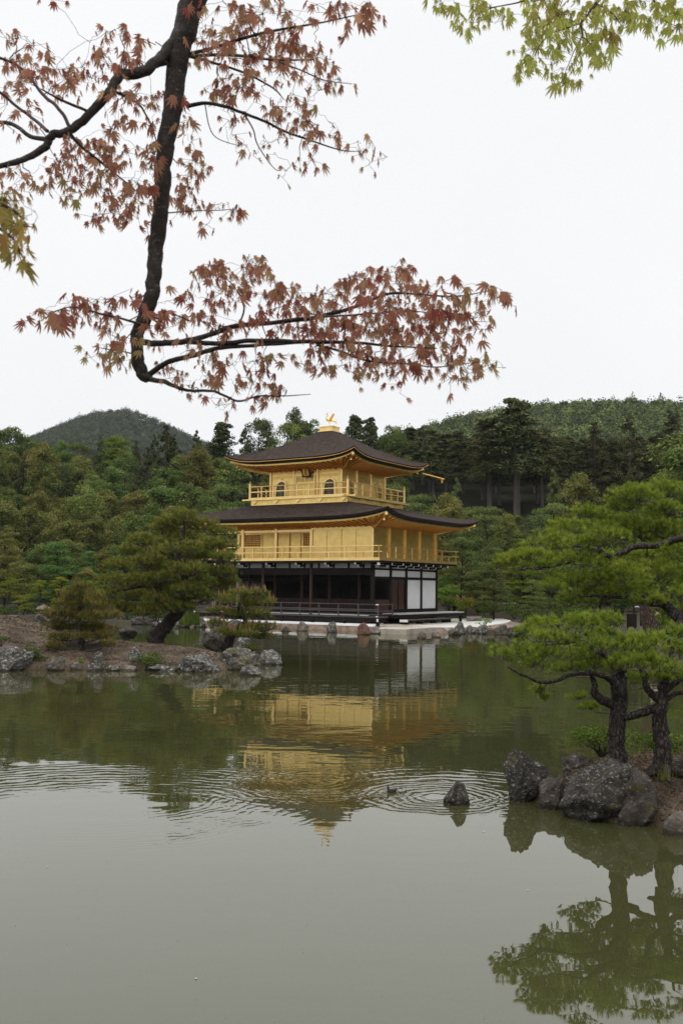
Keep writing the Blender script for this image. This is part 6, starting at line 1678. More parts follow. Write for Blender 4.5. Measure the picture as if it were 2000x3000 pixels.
# red maple: limb comes down from a tree rooted on the near bank behind the camera
Y1 = 3.2
K = Y1 / FPX
limbsR = [
    ([Vector((1.1, -2.6, 1.0)), Vector((0.9, -2.3, 2.6)), Vector((0.5, -0.8, 4.6)), Vector((0.25, 1.0, 5.9)), at(800, -900, 2.4), at(690, -420, 2.95), at(618, -140, Y1 - .05), at(566, 0, Y1), at(546, 70, Y1), at(525, 150, Y1), at(515, 230, Y1), at(503, 340, Y1), at(480, 460, Y1), at(476, 560, Y1), at(462, 690, Y1), at(452, 790, Y1), at(446, 860, Y1), at(425, 930, Y1), at(403, 975, Y1), at(402, 1030, Y1), at(412, 1085, Y1), at(437, 1112, Y1)],
     [0.12, 0.11, 0.09, 0.075, 0.06, 0.052, 0.045, 0.042, 0.040, 0.036, 0.034, 0.031, 0.028, 0.0265, 0.026, 0.024, 0.024, 0.0235, 0.021, 0.020, 0.021, 0.016], 'trunk'),
    ([(528, 105, Y1), (495, 140, Y1 - .02), (460, 180, Y1 - .05), (410, 213, Y1 - .08), (350, 222, Y1 - .1), (326, 265, Y1 - .1), (283, 312, Y1 - .1), (230, 365, Y1 - .12), (190, 388, Y1 - .14), (150, 398, Y1 - .15), (134, 430, Y1 - .15), (80, 462, Y1 - .18), (20, 482, Y1 - .2), (-80, 500, Y1 - .2)], [0.022, 0.019, 0.0175, 0.017, 0.016, 0.0155, 0.0145, 0.0135, 0.013, 0.0125, 0.012, 0.010, 0.0085, 0.007], 'limb'),
    ([(515, 180, Y1), (470, 188, Y1 + .03), (440, 200, Y1 + .04), (400, 212, Y1)], [0.010, 0.008, 0.007, 0.006], 'limb'),
    ([(140, 408, Y1 - .15), (90, 400, Y1 - .1), (40, 365, Y1 - .05), (-40, 355, Y1)], [0.008, 0.007, 0.0065, 0.006], 'limb'),
    ([(205, 372, Y1 - .12), (175, 320, Y1 - .1), (130, 280, Y1 - .05), (85, 225, Y1), (40, 185, Y1), (-60, 150, Y1)], [0.006, 0.0058, 0.0055, 0.005, 0.005, 0.004], 'limb'),
    ([(140, 384, Y1 - .15), (95, 345, Y1), (50, 312, Y1 + .05), (0, 270, Y1 + .05), (-60, 240, Y1)], [0.006, 0.0055, 0.005, 0.005, 0.004], 'limb'),
    ([(265, 328, Y1 - .1), (210, 306, Y1 - .15), (165, 285, Y1 - .2), (120, 260, Y1 - .2)], [0.005, 0.0045, 0.004, 0.002], 'limb'),
    ([(340, 270, Y1 - .1), (400, 300, Y1), (430, 340, Y1), (455, 400, Y1), (465, 460, Y1)], [0.005, 0.004, 0.003, 0.002, 0.0015], 'limb'),
    ([(205, 392, Y1 - .12), (240, 430, Y1 - .1), (290, 470, Y1 - .05), (340, 510, Y1), (400, 560, Y1)], [0.006, 0.005, 0.0045, 0.003, 0.0015], 'limb'),
    ([(556, 158, Y1), (640, 135, Y1 + .05), (720, 110, Y1 + .05), (800, 90, Y1), (930, 68, Y1), (1060, 40, Y1)], [0.0065, 0.006, 0.0055, 0.005, 0.003, 0.0015], 'limb'),
    ([(556, 165, Y1), (640, 160, Y1), (720, 165, Y1 - .05), (800, 175, Y1 - .1), (920, 175, Y1 - .1)], [0.006, 0.0055, 0.005, 0.0035, 0.002], 'limb'),
    ([(556, 165, Y1), (630, 185, Y1 + .1), (720, 215, Y1 + .1), (800, 258, Y1 + .1), (830, 290, Y1 + .1)], [0.005, 0.0045, 0.004, 0.003, 0.0015], 'limb'),
    ([(800, 175, Y1 - .1), (880, 205, Y1), (950, 235, Y1), (1030, 245, Y1)], [0.003, 0.0025, 0.002, 0.001], 'limb'),
    ([(545, 312, Y1), (600, 302, Y1), (660, 312, Y1), (715, 332, Y1), (775, 355, Y1), (835, 385, Y1), (900, 408, Y1), (1000, 440, Y1), (1060, 443, Y1)], [0.0075, 0.006, 0.0055, 0.005, 0.0045, 0.004, 0.0032, 0.002, 0.001], 'limb'),
    ([(715, 332, Y1), (742, 380, Y1), (755, 425, Y1), (800, 490, Y1), (822, 500, Y1)], [0.0028, 0.0024, 0.002, 0.0015, 0.001], 'limb'),
    ([(600, 304, Y1), (625, 395, Y1), (700, 427, Y1)], [0.002, 0.0017, 0.001], 'limb'),
    ([(480, 625, Y1), (560, 618, Y1), (640, 616, Y1), (690, 612, Y1)], [0.0025, 0.002, 0.0016, 0.001], 'limb'),
    # lower fan
    ([(420, 1003, Y1), (470, 1005, Y1 + .02), (540, 1000, Y1 + .05), (600, 985, Y1 + .08), (690, 955, Y1 + .1), (800, 945, Y1 + .12), (930, 928, Y1 + .12), (1050, 895, Y1 + .1), (1130, 862, Y1 + .1), (1200, 860, Y1 + .1), (1330, 868, Y1 + .1), (1440, 850, Y1 + .1)], [0.011, 0.0105, 0.010, 0.009, 0.0085, 0.008, 0.0075, 0.006, 0.005, 0.004, 0.0025, 0.0012], 'limb'),
    ([(540, 1000, Y1 + .05), (640, 1006, Y1), (740, 998, Y1), (860, 1000, Y1), (960, 1002, Y1), (1060, 1005, Y1), (1160, 1015, Y1), (1280, 1020, Y1)], [0.0085, 0.008, 0.008, 0.0075, 0.0065, 0.005, 0.0035, 0.0015], 'limb'),
    ([(440, 1095, Y1), (490, 1062, Y1), (560, 1042, Y1), (640, 1020, Y1), (740, 1012, Y1), (860, 1005, Y1)], [0.010, 0.009, 0.0085, 0.0075, 0.006, 0.004], 'limb'),
    ([(430, 1110, Y1), (480, 1118, Y1 - .03), (520, 1135, Y1 - .05), (560, 1145, Y1 - .05), (620, 1145, Y1 - .05), (660, 1160, Y1 - .05), (700, 1175, Y1 - .05), (760, 1160, Y1 - .05), (830, 1160, Y1), (910, 1155, Y1)], [0.009, 0.008, 0.006, 0.005, 0.0045, 0.004, 0.0035, 0.0028, 0.002, 0.001], 'limb'),
    ([(930, 1010, Y1), (1000, 1030, Y1), (1080, 1058, Y1), (1180, 1065, Y1), (1280, 1075, Y1), (1400, 1060, Y1)], [0.0045, 0.004, 0.0035, 0.0025, 0.002, 0.001], 'limb'),
    ([(1050, 895, Y1 + .1), (1060, 835, Y1 + .1), (1080, 800, Y1 + .1)], [0.003, 0.0025, 0.001], 'limb'),
    ([(700, 952, Y1 + .1), (715, 905, Y1 + .1), (700, 860, Y1), (660, 815, Y1), (610, 800, Y1)], [0.0035, 0.003, 0.002, 0.0015, 0.001], 'limb'),
    ([(930, 928, Y1 + .12), (1000, 925, Y1), (1100, 918, Y1), (1220, 912, Y1), (1340, 935, Y1), (1400, 930, Y1)], [0.004, 0.0035, 0.003, 0.002, 0.0015, 0.001], 'limb'),
    ([(440, 960, Y1), (380, 940, Y1 - .05), (300, 920, Y1 - .1), (200, 900, Y1 - .1), (120, 940, Y1 - .15)], [0.0045, 0.004, 0.003, 0.002, 0.001], 'limb'),
    ([(406, 1040, Y1), (360, 1030, Y1 - .05), (310, 1022, Y1 - .05), (270, 1015, Y1 - .05)], [0.0025, 0.002, 0.0015, 0.001], 'limb'),
    ([(555, 940, Y1), (520, 925, Y1), (480, 915, Y1)], [0.003, 0.0025, 0.0015], 'limb'),
]
R_, B_ = 0.30, 0.72
blobsR = [
    # upper left
    (70, 120, 60, 20, 10), (130, 150, 20, 12, 4), (40, 190, 50, 22, 12), (110, 215, 70, 28, 20), (190, 215, 60, 22, 16), (250, 215, 40, 24, 12), (60, 250, 60, 25, 14), (150, 260, 55, 20, 10), (310, 85, 25, 12, 5), (345, 90, 30, 14, 6), (430, 105, 25, 18, 6), (320, 135, 25, 15, 6), (318, 180, 40, 20, 8, -.1), (380, 192, 32, 14, 10, -.15, 1.15), (290, 230, 40, 25, 10), (335, 250, 22, 22, 6, -.2, 1.2), (400, 270, 45, 25, 10), (445, 290, 35, 22, 9), (505, 300, 18, 18, 3, -.25, 1.2), (350, 310, 30, 20, 6), (80, 300, 60, 20, 6), (90, 340, 30, 15, 3), (20, 340, 30, 20, 4), (420, 365, 40, 25, 8), (350, 370, 35, 20, 7), (300, 385, 40, 20, 8), (240, 420, 50, 22, 14), (300, 440, 60, 25, 18), (200, 470, 60, 22, 14), (160, 500, 50, 22, 10), (260, 490, 60, 25, 18), (330, 450, 50, 22, 14), (400, 440, 50, 25, 14), (430, 490, 30, 25, 8), (350, 510, 60, 25, 18), (280, 535, 55, 22, 14), (420, 540, 30, 25, 10), (210, 545, 40, 20, 8, 0, 1, B_), (120, 545, 40, 18, 7, 0, 1, B_), (50, 500, 40, 16, 7), (60, 515, 30, 12, 4), (185, 585, 30, 12, 6, 0, 1, B_), (330, 570, 50, 25, 14), (390, 580, 40, 25, 12), (300, 625, 40, 22, 12, 0, 1, R_), (350, 640, 35, 16, 8), (400, 620, 35, 25, 10), (420, 650, 18, 14, 4), (470, 540, 16, 12, 3, -.25, 1.2),
    (40, 550, 40, 14, 5, 0, 1, B_), (155, 5, 20, 8, 3),
    # right of the trunk
    (545, 350, 25, 20, 6, 0, 1, .6), (560, 390, 25, 22, 7, 0, 1, .6), (560, 460, 30, 20, 6, 0, 1, .6), (555, 500, 28, 25, 6, 0, 1, .6), (590, 450, 30, 15, 5), (540, 540, 35, 25, 12), (560, 570, 30, 20, 8, -.1, 1.15), (530, 600, 30, 18, 7, 0, 1, R_), (590, 520, 16, 25, 4), (630, 600, 18, 12, 3, 0, 1, R_), (658, 620, 18, 20, 4, 0, 1, R_), (700, 622, 22, 14, 4, 0, 1, R_), (605, 645, 12, 14, 3),
    (660, 20, 60, 22, 14), (740, 25, 45, 22, 12), (800, 30, 40, 25, 12), (850, 35, 25, 20, 5), (580, 60, 30, 40, 8, 0, 1, .15), (640, 85, 40, 20, 8), (730, 75, 50, 25, 12), (790, 70, 45, 25, 12), (600, 100, 30, 25, 6), (690, 110, 40, 25, 12), (770, 120, 50, 22, 12), (830, 105, 40, 25, 10), (940, 8, 25, 10, 4), (980, 30, 18, 20, 6, -.1, 1.2), (1020, 20, 30, 14, 8, -.1, 1.15), (1065, 10, 20, 10, 4), (1090, 45, 30, 14, 8, -.15, 1.25), (1028, 75, 14, 12, 3, 0, 1.1), (890, 75, 20, 20, 3), (860, 140, 45, 20, 14, -.15, 1.2), (910, 165, 35, 20, 12, -.15, 1.25), (960, 175, 18, 16, 5, -.1, 1.2), (660, 150, 60, 25, 14), (740, 160, 55, 22, 14, -.1, 1.1), (810, 185, 45, 20, 10, -.1, 1.15), (620, 145, 35, 20, 8), (600, 170, 30, 18, 7, 0, 1, B_), (700, 190, 40, 18, 8), (870, 210, 14, 20, 3), (690, 230, 40, 25, 8), (640, 235, 30, 12, 6, 0, 1, R_), (720, 260, 35, 22, 9), (680, 270, 45, 18, 9, 0, 1.1, .55), (640, 265, 25, 14, 5), (585, 260, 18, 14, 3), (620, 285, 14, 10, 2, 0, 1, B_), (745, 285, 20, 20, 5, 0, 1, .15), (745, 235, 20, 16, 4), (820, 225, 14, 16, 3), (850, 275, 22, 14, 4), (880, 285, 12, 12, 2), (920, 230, 10, 10, 2), (940, 275, 14, 14, 4, 0, 1, B_), (1000, 225, 40, 10, 4), (1040, 255, 10, 16, 2), (960, 255, 14, 14, 3), (905, 300, 12, 12, 3, 0, 1, B_), (830, 320, 30, 25, 9), (885, 325, 14, 14, 4), (905, 350, 14, 10, 3), (825, 350, 14, 20, 3, 0, 1, R_), (860, 350, 14, 16, 3, 0, 1, R_), (680, 360, 25, 14, 6, 0, .9, .1), (678, 392, 12, 8, 2, 0, 1, .1), (950, 360, 20, 14, 5, 0, 1, R_), (910, 385, 18, 12, 4, 0, 1, R_), (935, 385, 10, 10, 2), (820, 395, 14, 10, 3, 0, 1, .2), (865, 400, 10, 16, 2), (900, 415, 12, 14, 3), (722, 430, 20, 10, 4, 0, 1, .2), (705, 470, 10, 14, 2), (745, 465, 10, 14, 2), (775, 400, 8, 14, 1), (970, 405, 14, 14, 3), (1000, 410, 12, 10, 2), (1045, 420, 12, 10, 2), (1055, 440, 10, 14, 2), (1090, 425, 20, 12, 3, 0, 1, .6), (1080, 472, 12, 12, 2), (1125, 455, 10, 16, 2), (870, 465, 10, 14, 2), (905, 480, 16, 18, 4), (850, 495, 16, 8, 2), (820, 520, 10, 14, 2), (800, 455, 8, 6, 1),
    # lower fan, left
    (130, 930, 40, 16, 9, -.15, 1.3, .25), (175, 905, 40, 16, 10, -.1, 1.2, .25), (230, 890, 40, 16, 10, -.1, 1.1, .25), (100, 940, 25, 8, 4, -.15, 1.3, .25), (200, 955, 25, 18, 7, 0, 1.1, .25), (290, 900, 40, 25, 10, 0, 1, .2), (340, 890, 40, 25, 10, 0, 1, .2), (385, 880, 30, 16, 8, 0, 1, .15), (300, 940, 35, 14, 6), (260, 930, 30, 14, 5), (330, 925, 30, 14, 5), (410, 910, 20, 14, 4, 0, 1, .2), (300, 1030, 35, 20, 10, 0, 1, .85), (345, 1020, 35, 25, 12, 0, 1, .75), (370, 1060, 20, 14, 5, 0, 1, .75), (355, 985, 25, 8, 4), (280, 1045, 20, 10, 3, 0, 1, .9), (390, 1000, 16, 20, 4, 0, 1, .6),
    # lower fan, middle
    (470, 900, 12, 14, 3, 0, 1, .1), (545, 895, 22, 14, 6, 0, 1, .1), (560, 875, 12, 12, 2), (610, 870, 20, 16, 5, 0, 1, .2), (630, 865, 20, 14, 5), (485, 935, 40, 18, 8, -.2, 1.1, .2), (440, 955, 14, 14, 4, -.2, 1.1, .3), (530, 945, 30, 22, 9), (600, 935, 40, 20, 10, 0, 1, .2), (590, 780, 30, 14, 8, 0, 1.15), (630, 785, 30, 20, 9, 0, 1.15), (660, 800, 30, 16, 9), (610, 815, 35, 12, 8), (720, 770, 30, 12, 8), (760, 775, 25, 20, 8), (785, 780, 20, 10, 4), (705, 820, 30, 20, 9), (750, 810, 20, 12, 4), (680, 850, 30, 20, 8), (720, 850, 30, 16, 7), (810, 835, 30, 12, 7), (850, 850, 30, 14, 9), (800, 865, 35, 20, 10, 0, 1, .15), (850, 890, 40, 20, 12, 0, 1, .2), (755, 900, 18, 14, 4, 0, 1, .1), (900, 865, 40, 18, 12), (950, 875, 40, 20, 14), (990, 880, 25, 18, 8), (920, 905, 40, 18, 12), (640, 905, 30, 16, 4), (680, 890, 16, 14, 4),
    (640, 955, 40, 12, 8), (700, 960, 50, 14, 10, 0, 1, .2), (770, 960, 60, 16, 14, 0, 1, .15), (850, 955, 60, 16, 14, 0, 1, .2), (900, 960, 50, 16, 12, 0, 1, .2), (880, 930, 50, 14, 9),
    (560, 1015, 40, 12, 8, 0, 1, .5), (620, 1025, 40, 10, 7, 0, 1, .5), (510, 1080, 30, 20, 6, 0, 1, .5), (480, 1075, 14, 10, 3), (470, 1000, 30, 20, 5),
    (580, 1055, 20, 10, 4), (500, 1110, 12, 10, 3), (560, 1125, 14, 14, 4, 0, 1, .5), (600, 1110, 20, 16, 6, 0, 1, .5), (650, 1060, 40, 14, 7, 0, 1, .5), (690, 1065, 14, 18, 4), (640, 1105, 25, 16, 6, 0, 1, .6), (700, 1125, 14, 14, 4), (750, 1060, 20, 14, 6, 0, 1, .3), (775, 1055, 14, 12, 4, 0, 1, .2), (780, 1085, 14, 14, 4), (720, 1100, 25, 12, 4, 0, 1, .5), (805, 1040, 14, 12, 3, 0, 1, .6), (830, 1045, 16, 10, 3, 0, 1, .6), (800, 1130, 14, 14, 4, 0, 1, .5), (830, 1140, 14, 10, 3, 0, 1, .5), (780, 1165, 25, 10, 6, 0, 1, .6), (740, 1145, 14, 10, 3), (570, 1160, 8, 12, 1), (620, 1170, 14, 10, 2), (640, 1180, 6, 12, 1), (665, 1192, 16, 8, 2), (685, 1190, 8, 8, 1), (672, 1222, 14, 8, 1), (760, 1165, 14, 12, 3),
    # lower fan, right
    (1010, 805, 30, 14, 9), (1060, 810, 30, 12, 9), (1050, 800, 20, 8, 4), (1020, 830, 25, 10, 7), (1100, 830, 25, 16, 7), (1130, 790, 18, 8, 5, 0, 1.1), (1165, 785, 22, 10, 7, 0, 1.1), (1200, 790, 22, 10, 7, 0, 1.15), (1140, 815, 20, 12, 5), (1180, 830, 25, 10, 7, 0, 1.1), (1225, 845, 35, 14, 10, 0, 1.15, .45), (1270, 860, 25, 14, 8, 0, 1.1, .35), (1310, 830, 16, 10, 4, -.05, 1.25, .4), (1355, 830, 14, 10, 3, -.05, 1.2, .6), (1340, 870, 30, 14, 9, 0, 1.15, .55), (1385, 885, 25, 10, 5, 0, 1.15, .6), (1430, 832, 25, 8, 5, -.1, 1.35, .5), (1485, 855, 16, 12, 4, -.1, 1.4, .25), (1475, 870, 8, 10, 2, -.1, 1.3, .2),
    (1150, 870, 35, 16, 8), (1080, 875, 30, 16, 8, 0, 1, .2), (1020, 920, 40, 18, 12, 0, 1, .25), (1080, 925, 45, 18, 14), (1140, 915, 45, 20, 14), (1130, 890, 25, 10, 5), (1200, 910, 40, 16, 12), (1260, 905, 40, 18, 12, 0, 1.1), (1310, 920, 35, 22, 14, -.1, 1.3, .2), (1345, 930, 25, 16, 8, -.1, 1.2, .25), (1370, 950, 25, 14, 7, 0, 1.05, .4), (1390, 915, 14, 12, 4, 0, 1, .55), (1418, 940, 12, 16, 2), (1405, 980, 10, 12, 2), (1428, 975, 8, 12, 2), (1395, 925, 12, 10, 2), (1280, 950, 40, 16, 10), (1220, 950, 45, 18, 14), (1150, 955, 50, 18, 14), (1080, 960, 50, 18, 14), (1000, 960, 50, 18, 14), (950, 955, 40, 18, 12), (960, 985, 40, 14, 8), (1050, 985, 50, 14, 10), (1130, 985, 50, 16, 12, 0, 1.1, .25), (1200, 985, 45, 18, 12, -.1, 1.15, .3), (1280, 985, 35, 16, 9), (1330, 1005, 30, 16, 10, -.1, 1.15, .3), (1260, 1020, 40, 16, 10, 0, 1.1, .35), (1190, 1025, 45, 18, 14, -.1, 1.15, .25), (1120, 1030, 45, 16, 10), (1060, 1030, 40, 16, 8), (1000, 1020, 40, 14, 8, 0, 1, .3), (920, 1020, 40, 16, 10, 0, 1.05, .2), (940, 1055, 18, 18, 5, 0, 1.2, .25), (880, 1070, 14, 10, 4), (990, 1070, 30, 14, 7, 0, 1, .6), (1045, 1080, 35, 16, 10, 0, 1.05, .6), (1080, 1095, 25, 10, 5, 0, 1, .5), (1100, 1060, 30, 16, 7, 0, 1, .5), (1150, 1075, 35, 14, 8, 0, 1.05, .6), (1195, 1075, 30, 12, 7, 0, 1.1, .4), (1240, 1085, 25, 10, 5, 0, 1, .5), (1305, 1080, 14, 12, 4, 0, 1.05, .6), (1340, 1105, 25, 12, 6, -.05, 1.2, .55), (1370, 1095, 14, 12, 3, -.05, 1.1, .5), (1350, 1065, 16, 14, 4, 0, 1, .7), (1405, 1065, 22, 14, 5, 0, 1.1, .75), (1440, 1075, 18, 12, 4, 0, 1.1, .85), (1478, 1085, 10, 10, 1, 0, 1.3, .95), (1370, 1030, 16, 16, 4, 0, 1, .75), (1300, 1050, 30, 14, 7), (1178, 1125, 8, 20, 3, 0, 1.1, .15), (1172, 1150, 4, 12, 1, 0, 1, .1), (880, 1170, 0, 0, 0),
]
blobsR = [b for b in blobsR if b[4] > 0]
maple('maple_tree', 'red leaved maple with a dark limb hanging down across the sky', limbsR, blobsR, 'leaf_red', 21, Y1, 0.034, tint=(0.36, 0.17), extra=Vector((1.1, -2.6, 1.0)), thin=1.2)
# amber maple spray entering from the left edge, closer to the camera
Y2 = 2.3
limbsA = [([Vector((-3.1, 0.6, 1.0)), Vector((-2.9, 0.9, 2.8)), Vector((-1.9, 1.7, 4.3)), at(-160, 540, Y2), at(-60, 585, Y2), at(20, 605, Y2), at(70, 640, Y2)], [0.08, 0.07, 0.04, 0.014, 0.006, 0.004, 0.002], 'trunk'),
          ([at(-60, 585, Y2), at(-10, 660, Y2), at(40, 700, Y2), at(60, 740, Y2)], [0.004, 0.0035, 0.0025, 0.0012], 'limb'),
          ([at(-60, 600, Y2), at(0, 640, Y2), at(60, 660, Y2), at(100, 665, Y2)], [0.003, 0.0025, 0.002, 0.001], 'limb')]
blobsA = [(b[0] - 32, *b[1:]) for b in [(20, 585, 50, 14, 14, 0, 1.2, .8), (60, 605, 45, 14, 12, 0, 1.2, .55), (20, 630, 45, 20, 14, 0, 1, .15), (90, 625, 20, 10, 5, 0, 1.2, .8), (88, 655, 12, 10, 4, 0, 1, .5), (110, 665, 22, 12, 5, 0, 1.15, .45), (10, 690, 30, 20, 9, 0, 1, .35), (50, 680, 25, 14, 6, 0, 1.1, .6), (55, 715, 25, 14, 8, 0, 1.1, .7), (105, 712, 18, 10, 3, 0, 1.25, .85), (45, 740, 22, 14, 6, 0, 1, .5), (85, 745, 20, 12, 5, 0, 1.2, .8), (60, 575, 30, 14, 6, 0, .8, .3)]]
maple('maple_tree', 'amber green maple spray at the left edge, blurred and nearest', limbsA, blobsA, 'leaf_amber', 22, Y2, 0.038, tint=(0.5, 0.15), extra=Vector((-3.1, 0.6, 1.0)), thin=0.75)
# lime maple hanging from the top right corner
Y3 = 3.6
limbsG = [([Vector((3.3, 1.2, 1.0)), Vector((3.2, 1.6, 3.2)), Vector((2.6, 2.6, 4.9)), at(1860, -180, Y3), at(1790, -60, Y3), at(1745, 10, Y3), at(1715, 50, Y3), at(1700, 70, Y3), at(1704, 100, Y3), at(1695, 125, Y3)], [0.09, 0.08, 0.05, 0.018, 0.010, 0.006, 0.0045, 0.004, 0.003, 0.002], 'trunk'),
          ([at(1702, 66, Y3), at(1660, 82, Y3), at(1620, 95, Y3), at(1585, 125, Y3), at(1565, 160, Y3), at(1545, 185, Y3)], [0.0038, 0.0032, 0.0025, 0.002, 0.0015, 0.001], 'limb'),
          ([at(1696, 122, Y3), at(1680, 150, Y3), at(1668, 180, Y3), at(1655, 210, Y3), at(1650, 235, Y3)], [0.002, 0.0018, 0.0015, 0.0012, 0.001], 'limb'),
          ([at(1702, 105, Y3), at(1725, 125, Y3), at(1745, 165, Y3), at(1760, 185, Y3)], [0.002, 0.0018, 0.0014, 0.001], 'limb'),
          ([at(1790, -60, Y3), at(1600, -40, Y3), at(1540, 0, Y3), at(1450, 20, Y3), at(1400, 25, Y3)], [0.007, 0.005, 0.003, 0.002, 0.001], 'limb'),
          ([at(1600, -40, Y3), at(1400, -50, Y3), at(1330, -20, Y3), at(1280, 5, Y3)], [0.004, 0.003, 0.002, 0.001], 'limb'),
          ([at(1860, -180, Y3), at(1900, -60, Y3), at(1920, 20, Y3), at(1945, 60, Y3), at(1990, 80, Y3)], [0.008, 0.005, 0.003, 0.002, 0.001], 'limb'),
          ([at(1745, 10, Y3), at(1780, 30, Y3), at(1810, 60, Y3), at(1820, 85, Y3)], [0.003, 0.0025, 0.002, 0.001], 'limb'),
          ([at(1450, 20, Y3), at(1400, 40, Y3), at(1385, 65, Y3)], [0.0018, 0.0014, 0.001], 'limb')]
blobsG = [(1275, 15, 16, 12, 4), (1300, 12, 20, 10, 5), (1335, 3, 25, 6, 4), (1370, 50, 16, 14, 5), (1400, 45, 25, 20, 9), (1395, 75, 20, 18, 7), (1435, 60, 18, 12, 5), (1400, 10, 40, 12, 8), (1450, 8, 25, 10, 5), (1480, 40, 20, 10, 5), (1500, 45, 12, 8, 3), (1555, 10, 14, 8, 3), (1545, 38, 16, 12, 4), (1572, 42, 14, 14, 4), (1620, 30, 40, 30, 22, 0, 1.1, .35), (1600, 10, 40, 14, 10), (1680, 25, 45, 25, 20, 0, 1.1, .3), (1660, 55, 40, 16, 12), (1600, 75, 30, 12, 8), (1630, 70, 30, 14, 8), (1545, 90, 20, 12, 6), (1565, 100, 20, 12, 6), (1610, 95, 14, 10, 3), (1585, 115, 25, 14, 7), (1605, 122, 16, 14, 4), (1545, 145, 18, 10, 5), (1575, 150, 18, 14, 6), (1600, 155, 10, 12, 2), (1545, 175, 18, 14, 6), (1570, 185, 16, 12, 5), (1530, 205, 16, 14, 5), (1552, 205, 14, 12, 4), (1650, 110, 25, 14, 8, 0, 1.15), (1680, 100, 20, 14, 6), (1650, 135, 20, 10, 5), (1685, 130, 16, 10, 4), (1630, 170, 20, 16, 6, 0, 1.1), (1635, 190, 16, 14, 5), (1680, 190, 14, 14, 4), (1695, 185, 12, 10, 3), (1640, 210, 22, 12, 7), (1625, 230, 14, 10, 4), (1650, 235, 20, 14, 6), (1665, 230, 12, 10, 3), (1715, 130, 20, 14, 6), (1750, 120, 18, 10, 5), (1740, 145, 20, 12, 6), (1770, 140, 16, 8, 4), (1765, 165, 18, 12, 5), (1730, 180, 12, 10, 3), (1755, 190, 14, 10, 4), (1770, 175, 12, 12, 3), (1750, 80, 35, 20, 16, -.1, 1.2, .25), (1760, 45, 40, 22, 16), (1800, 55, 25, 20, 9), (1795, 90, 12, 14, 3), (1820, 75, 10, 10, 2), (1835, 30, 40, 22, 16, 0, 1.05, .5), (1870, 35, 25, 16, 8), (1800, 15, 40, 14, 12), (1870, 10, 40, 12, 12), (1895, 72, 14, 12, 4), (1920, 78, 14, 14, 3), (1900, 85, 10, 10, 2, 0, 1, .2), (1940, 30, 30, 16, 10), (1980, 25, 25, 20, 10), (1965, 5, 30, 10, 8), (1965, 80, 16, 12, 4), (1985, 95, 14, 12, 4), (1930, 45, 14, 8, 3), (1995, 60, 14, 20, 4)]
maple('maple_tree', 'lime green maple hanging in from the top right corner', limbsG, blobsG, 'leaf_lime', 23, Y3, 0.043, tint=(0.6, 0.18), extra=Vector((3.3, 1.2, 1.0)))

# ------------------------------------------------------------------ grebe
def skin_body(name, verts, edges, radii, m, parent, sub=2):
    me = bpy.data.meshes.new(name); me.from_pydata([Vector(v) for v in verts], edges, [])
    o = link(name, me, M[m], parent)
    sk_ = o.modifiers.new('skin', 'SKIN')
    for i, r in enumerate(radii):
        d = me.skin_vertices[0].data[i]; d.radius = (r, r) if not isinstance(r, tuple) else r
    me.skin_vertices[0].data[0].use_root = True
    s_ = o.modifiers.new('smooth', 'SUBSURF'); s_.levels = sub; s_.render_levels = sub
    return o
M['grebe'] = surf('grebe_plumage', [(0.020, 0.015, 0.013), (0.05, 0.038, 0.034)], 30, rough=0.8)
M['grebe_neck'] = surf('grebe_neck', [(0.035, 0.012, 0.010), (0.06, 0.02, 0.016)], 30, rough=0.7)
M['bill'] = surf('bill', [(0.03, 0.025, 0.02), (0.05, 0.04, 0.03)], 30, rough=0.5)
gp = onz(1146, 2321)
gr = empty('grebe', gp, rad(212)); tag(gr, 'small dark grebe with a rusty neck swimming in the rings', 'bird')
sb_ = 0.0098
def SK(v): return [Vector(x) * sb_ for x in v]
skin_body('body', SK([(0, 0, 1.3), (4, 0, 2.0), (5.6, 0, 4.4), (5.8, 0, 7.6), (6.5, 0, 9.6), (-4, 0, 1.6), (-7.5, 0, 2.1), (-9.5, 0, 3.2)]), [(0, 1), (1, 2), (2, 3), (3, 4), (0, 5), (5, 6), (6, 7)], [x * sb_ for x in (3.6, 3.1, 1.7, 1.35, 1.75, 3.4, 2.3, 0.7)], 'grebe', gr)
skin_body('neck', SK([(4.9, 0, 3.6), (5.7, 0, 5.6), (5.9, 0, 7.8)]), [(0, 1), (1, 2)], [x * sb_ for x in (1.7, 1.62, 1.5)], 'grebe_neck', gr)
MB().tube(SK([(7.9, 0, 9.5), (10.2, 0, 9.0)]), [0.55 * sb_, 0.1 * sb_], 6).build('bill', M['bill'], gr)

# ------------------------------------------------------------------ people on the far paths
M['skin'] = surf('skin', [(0.42, 0.26, 0.19), (0.48, 0.30, 0.22)], 10, rough=0.6)
M['cloth_black'] = surf('black_cloth', [(0.012, 0.012, 0.013), (0.022, 0.022, 0.024)], 20, rough=0.9)
M['cloth_white'] = surf('white_cloth', [(0.72, 0.72, 0.72), (0.82, 0.82, 0.82)], 8, rough=0.9)
M['cloth_pink'] = surf('pink_cloth', [(0.55, 0.32, 0.30), (0.62, 0.38, 0.35)], 8, rough=0.9)
M['cloth_red'] = surf('red_cloth', [(0.42, 0.05, 0.04), (0.5, 0.08, 0.06)], 8, rough=0.9)
M['cloth_grey'] = surf('grey_cloth', [(0.10, 0.10, 0.11), (0.16, 0.16, 0.17)], 8, rough=0.9)
M['hair'] = surf('black_hair', [(0.010, 0.008, 0.007), (0.02, 0.016, 0.014)], 20, rough=0.6)
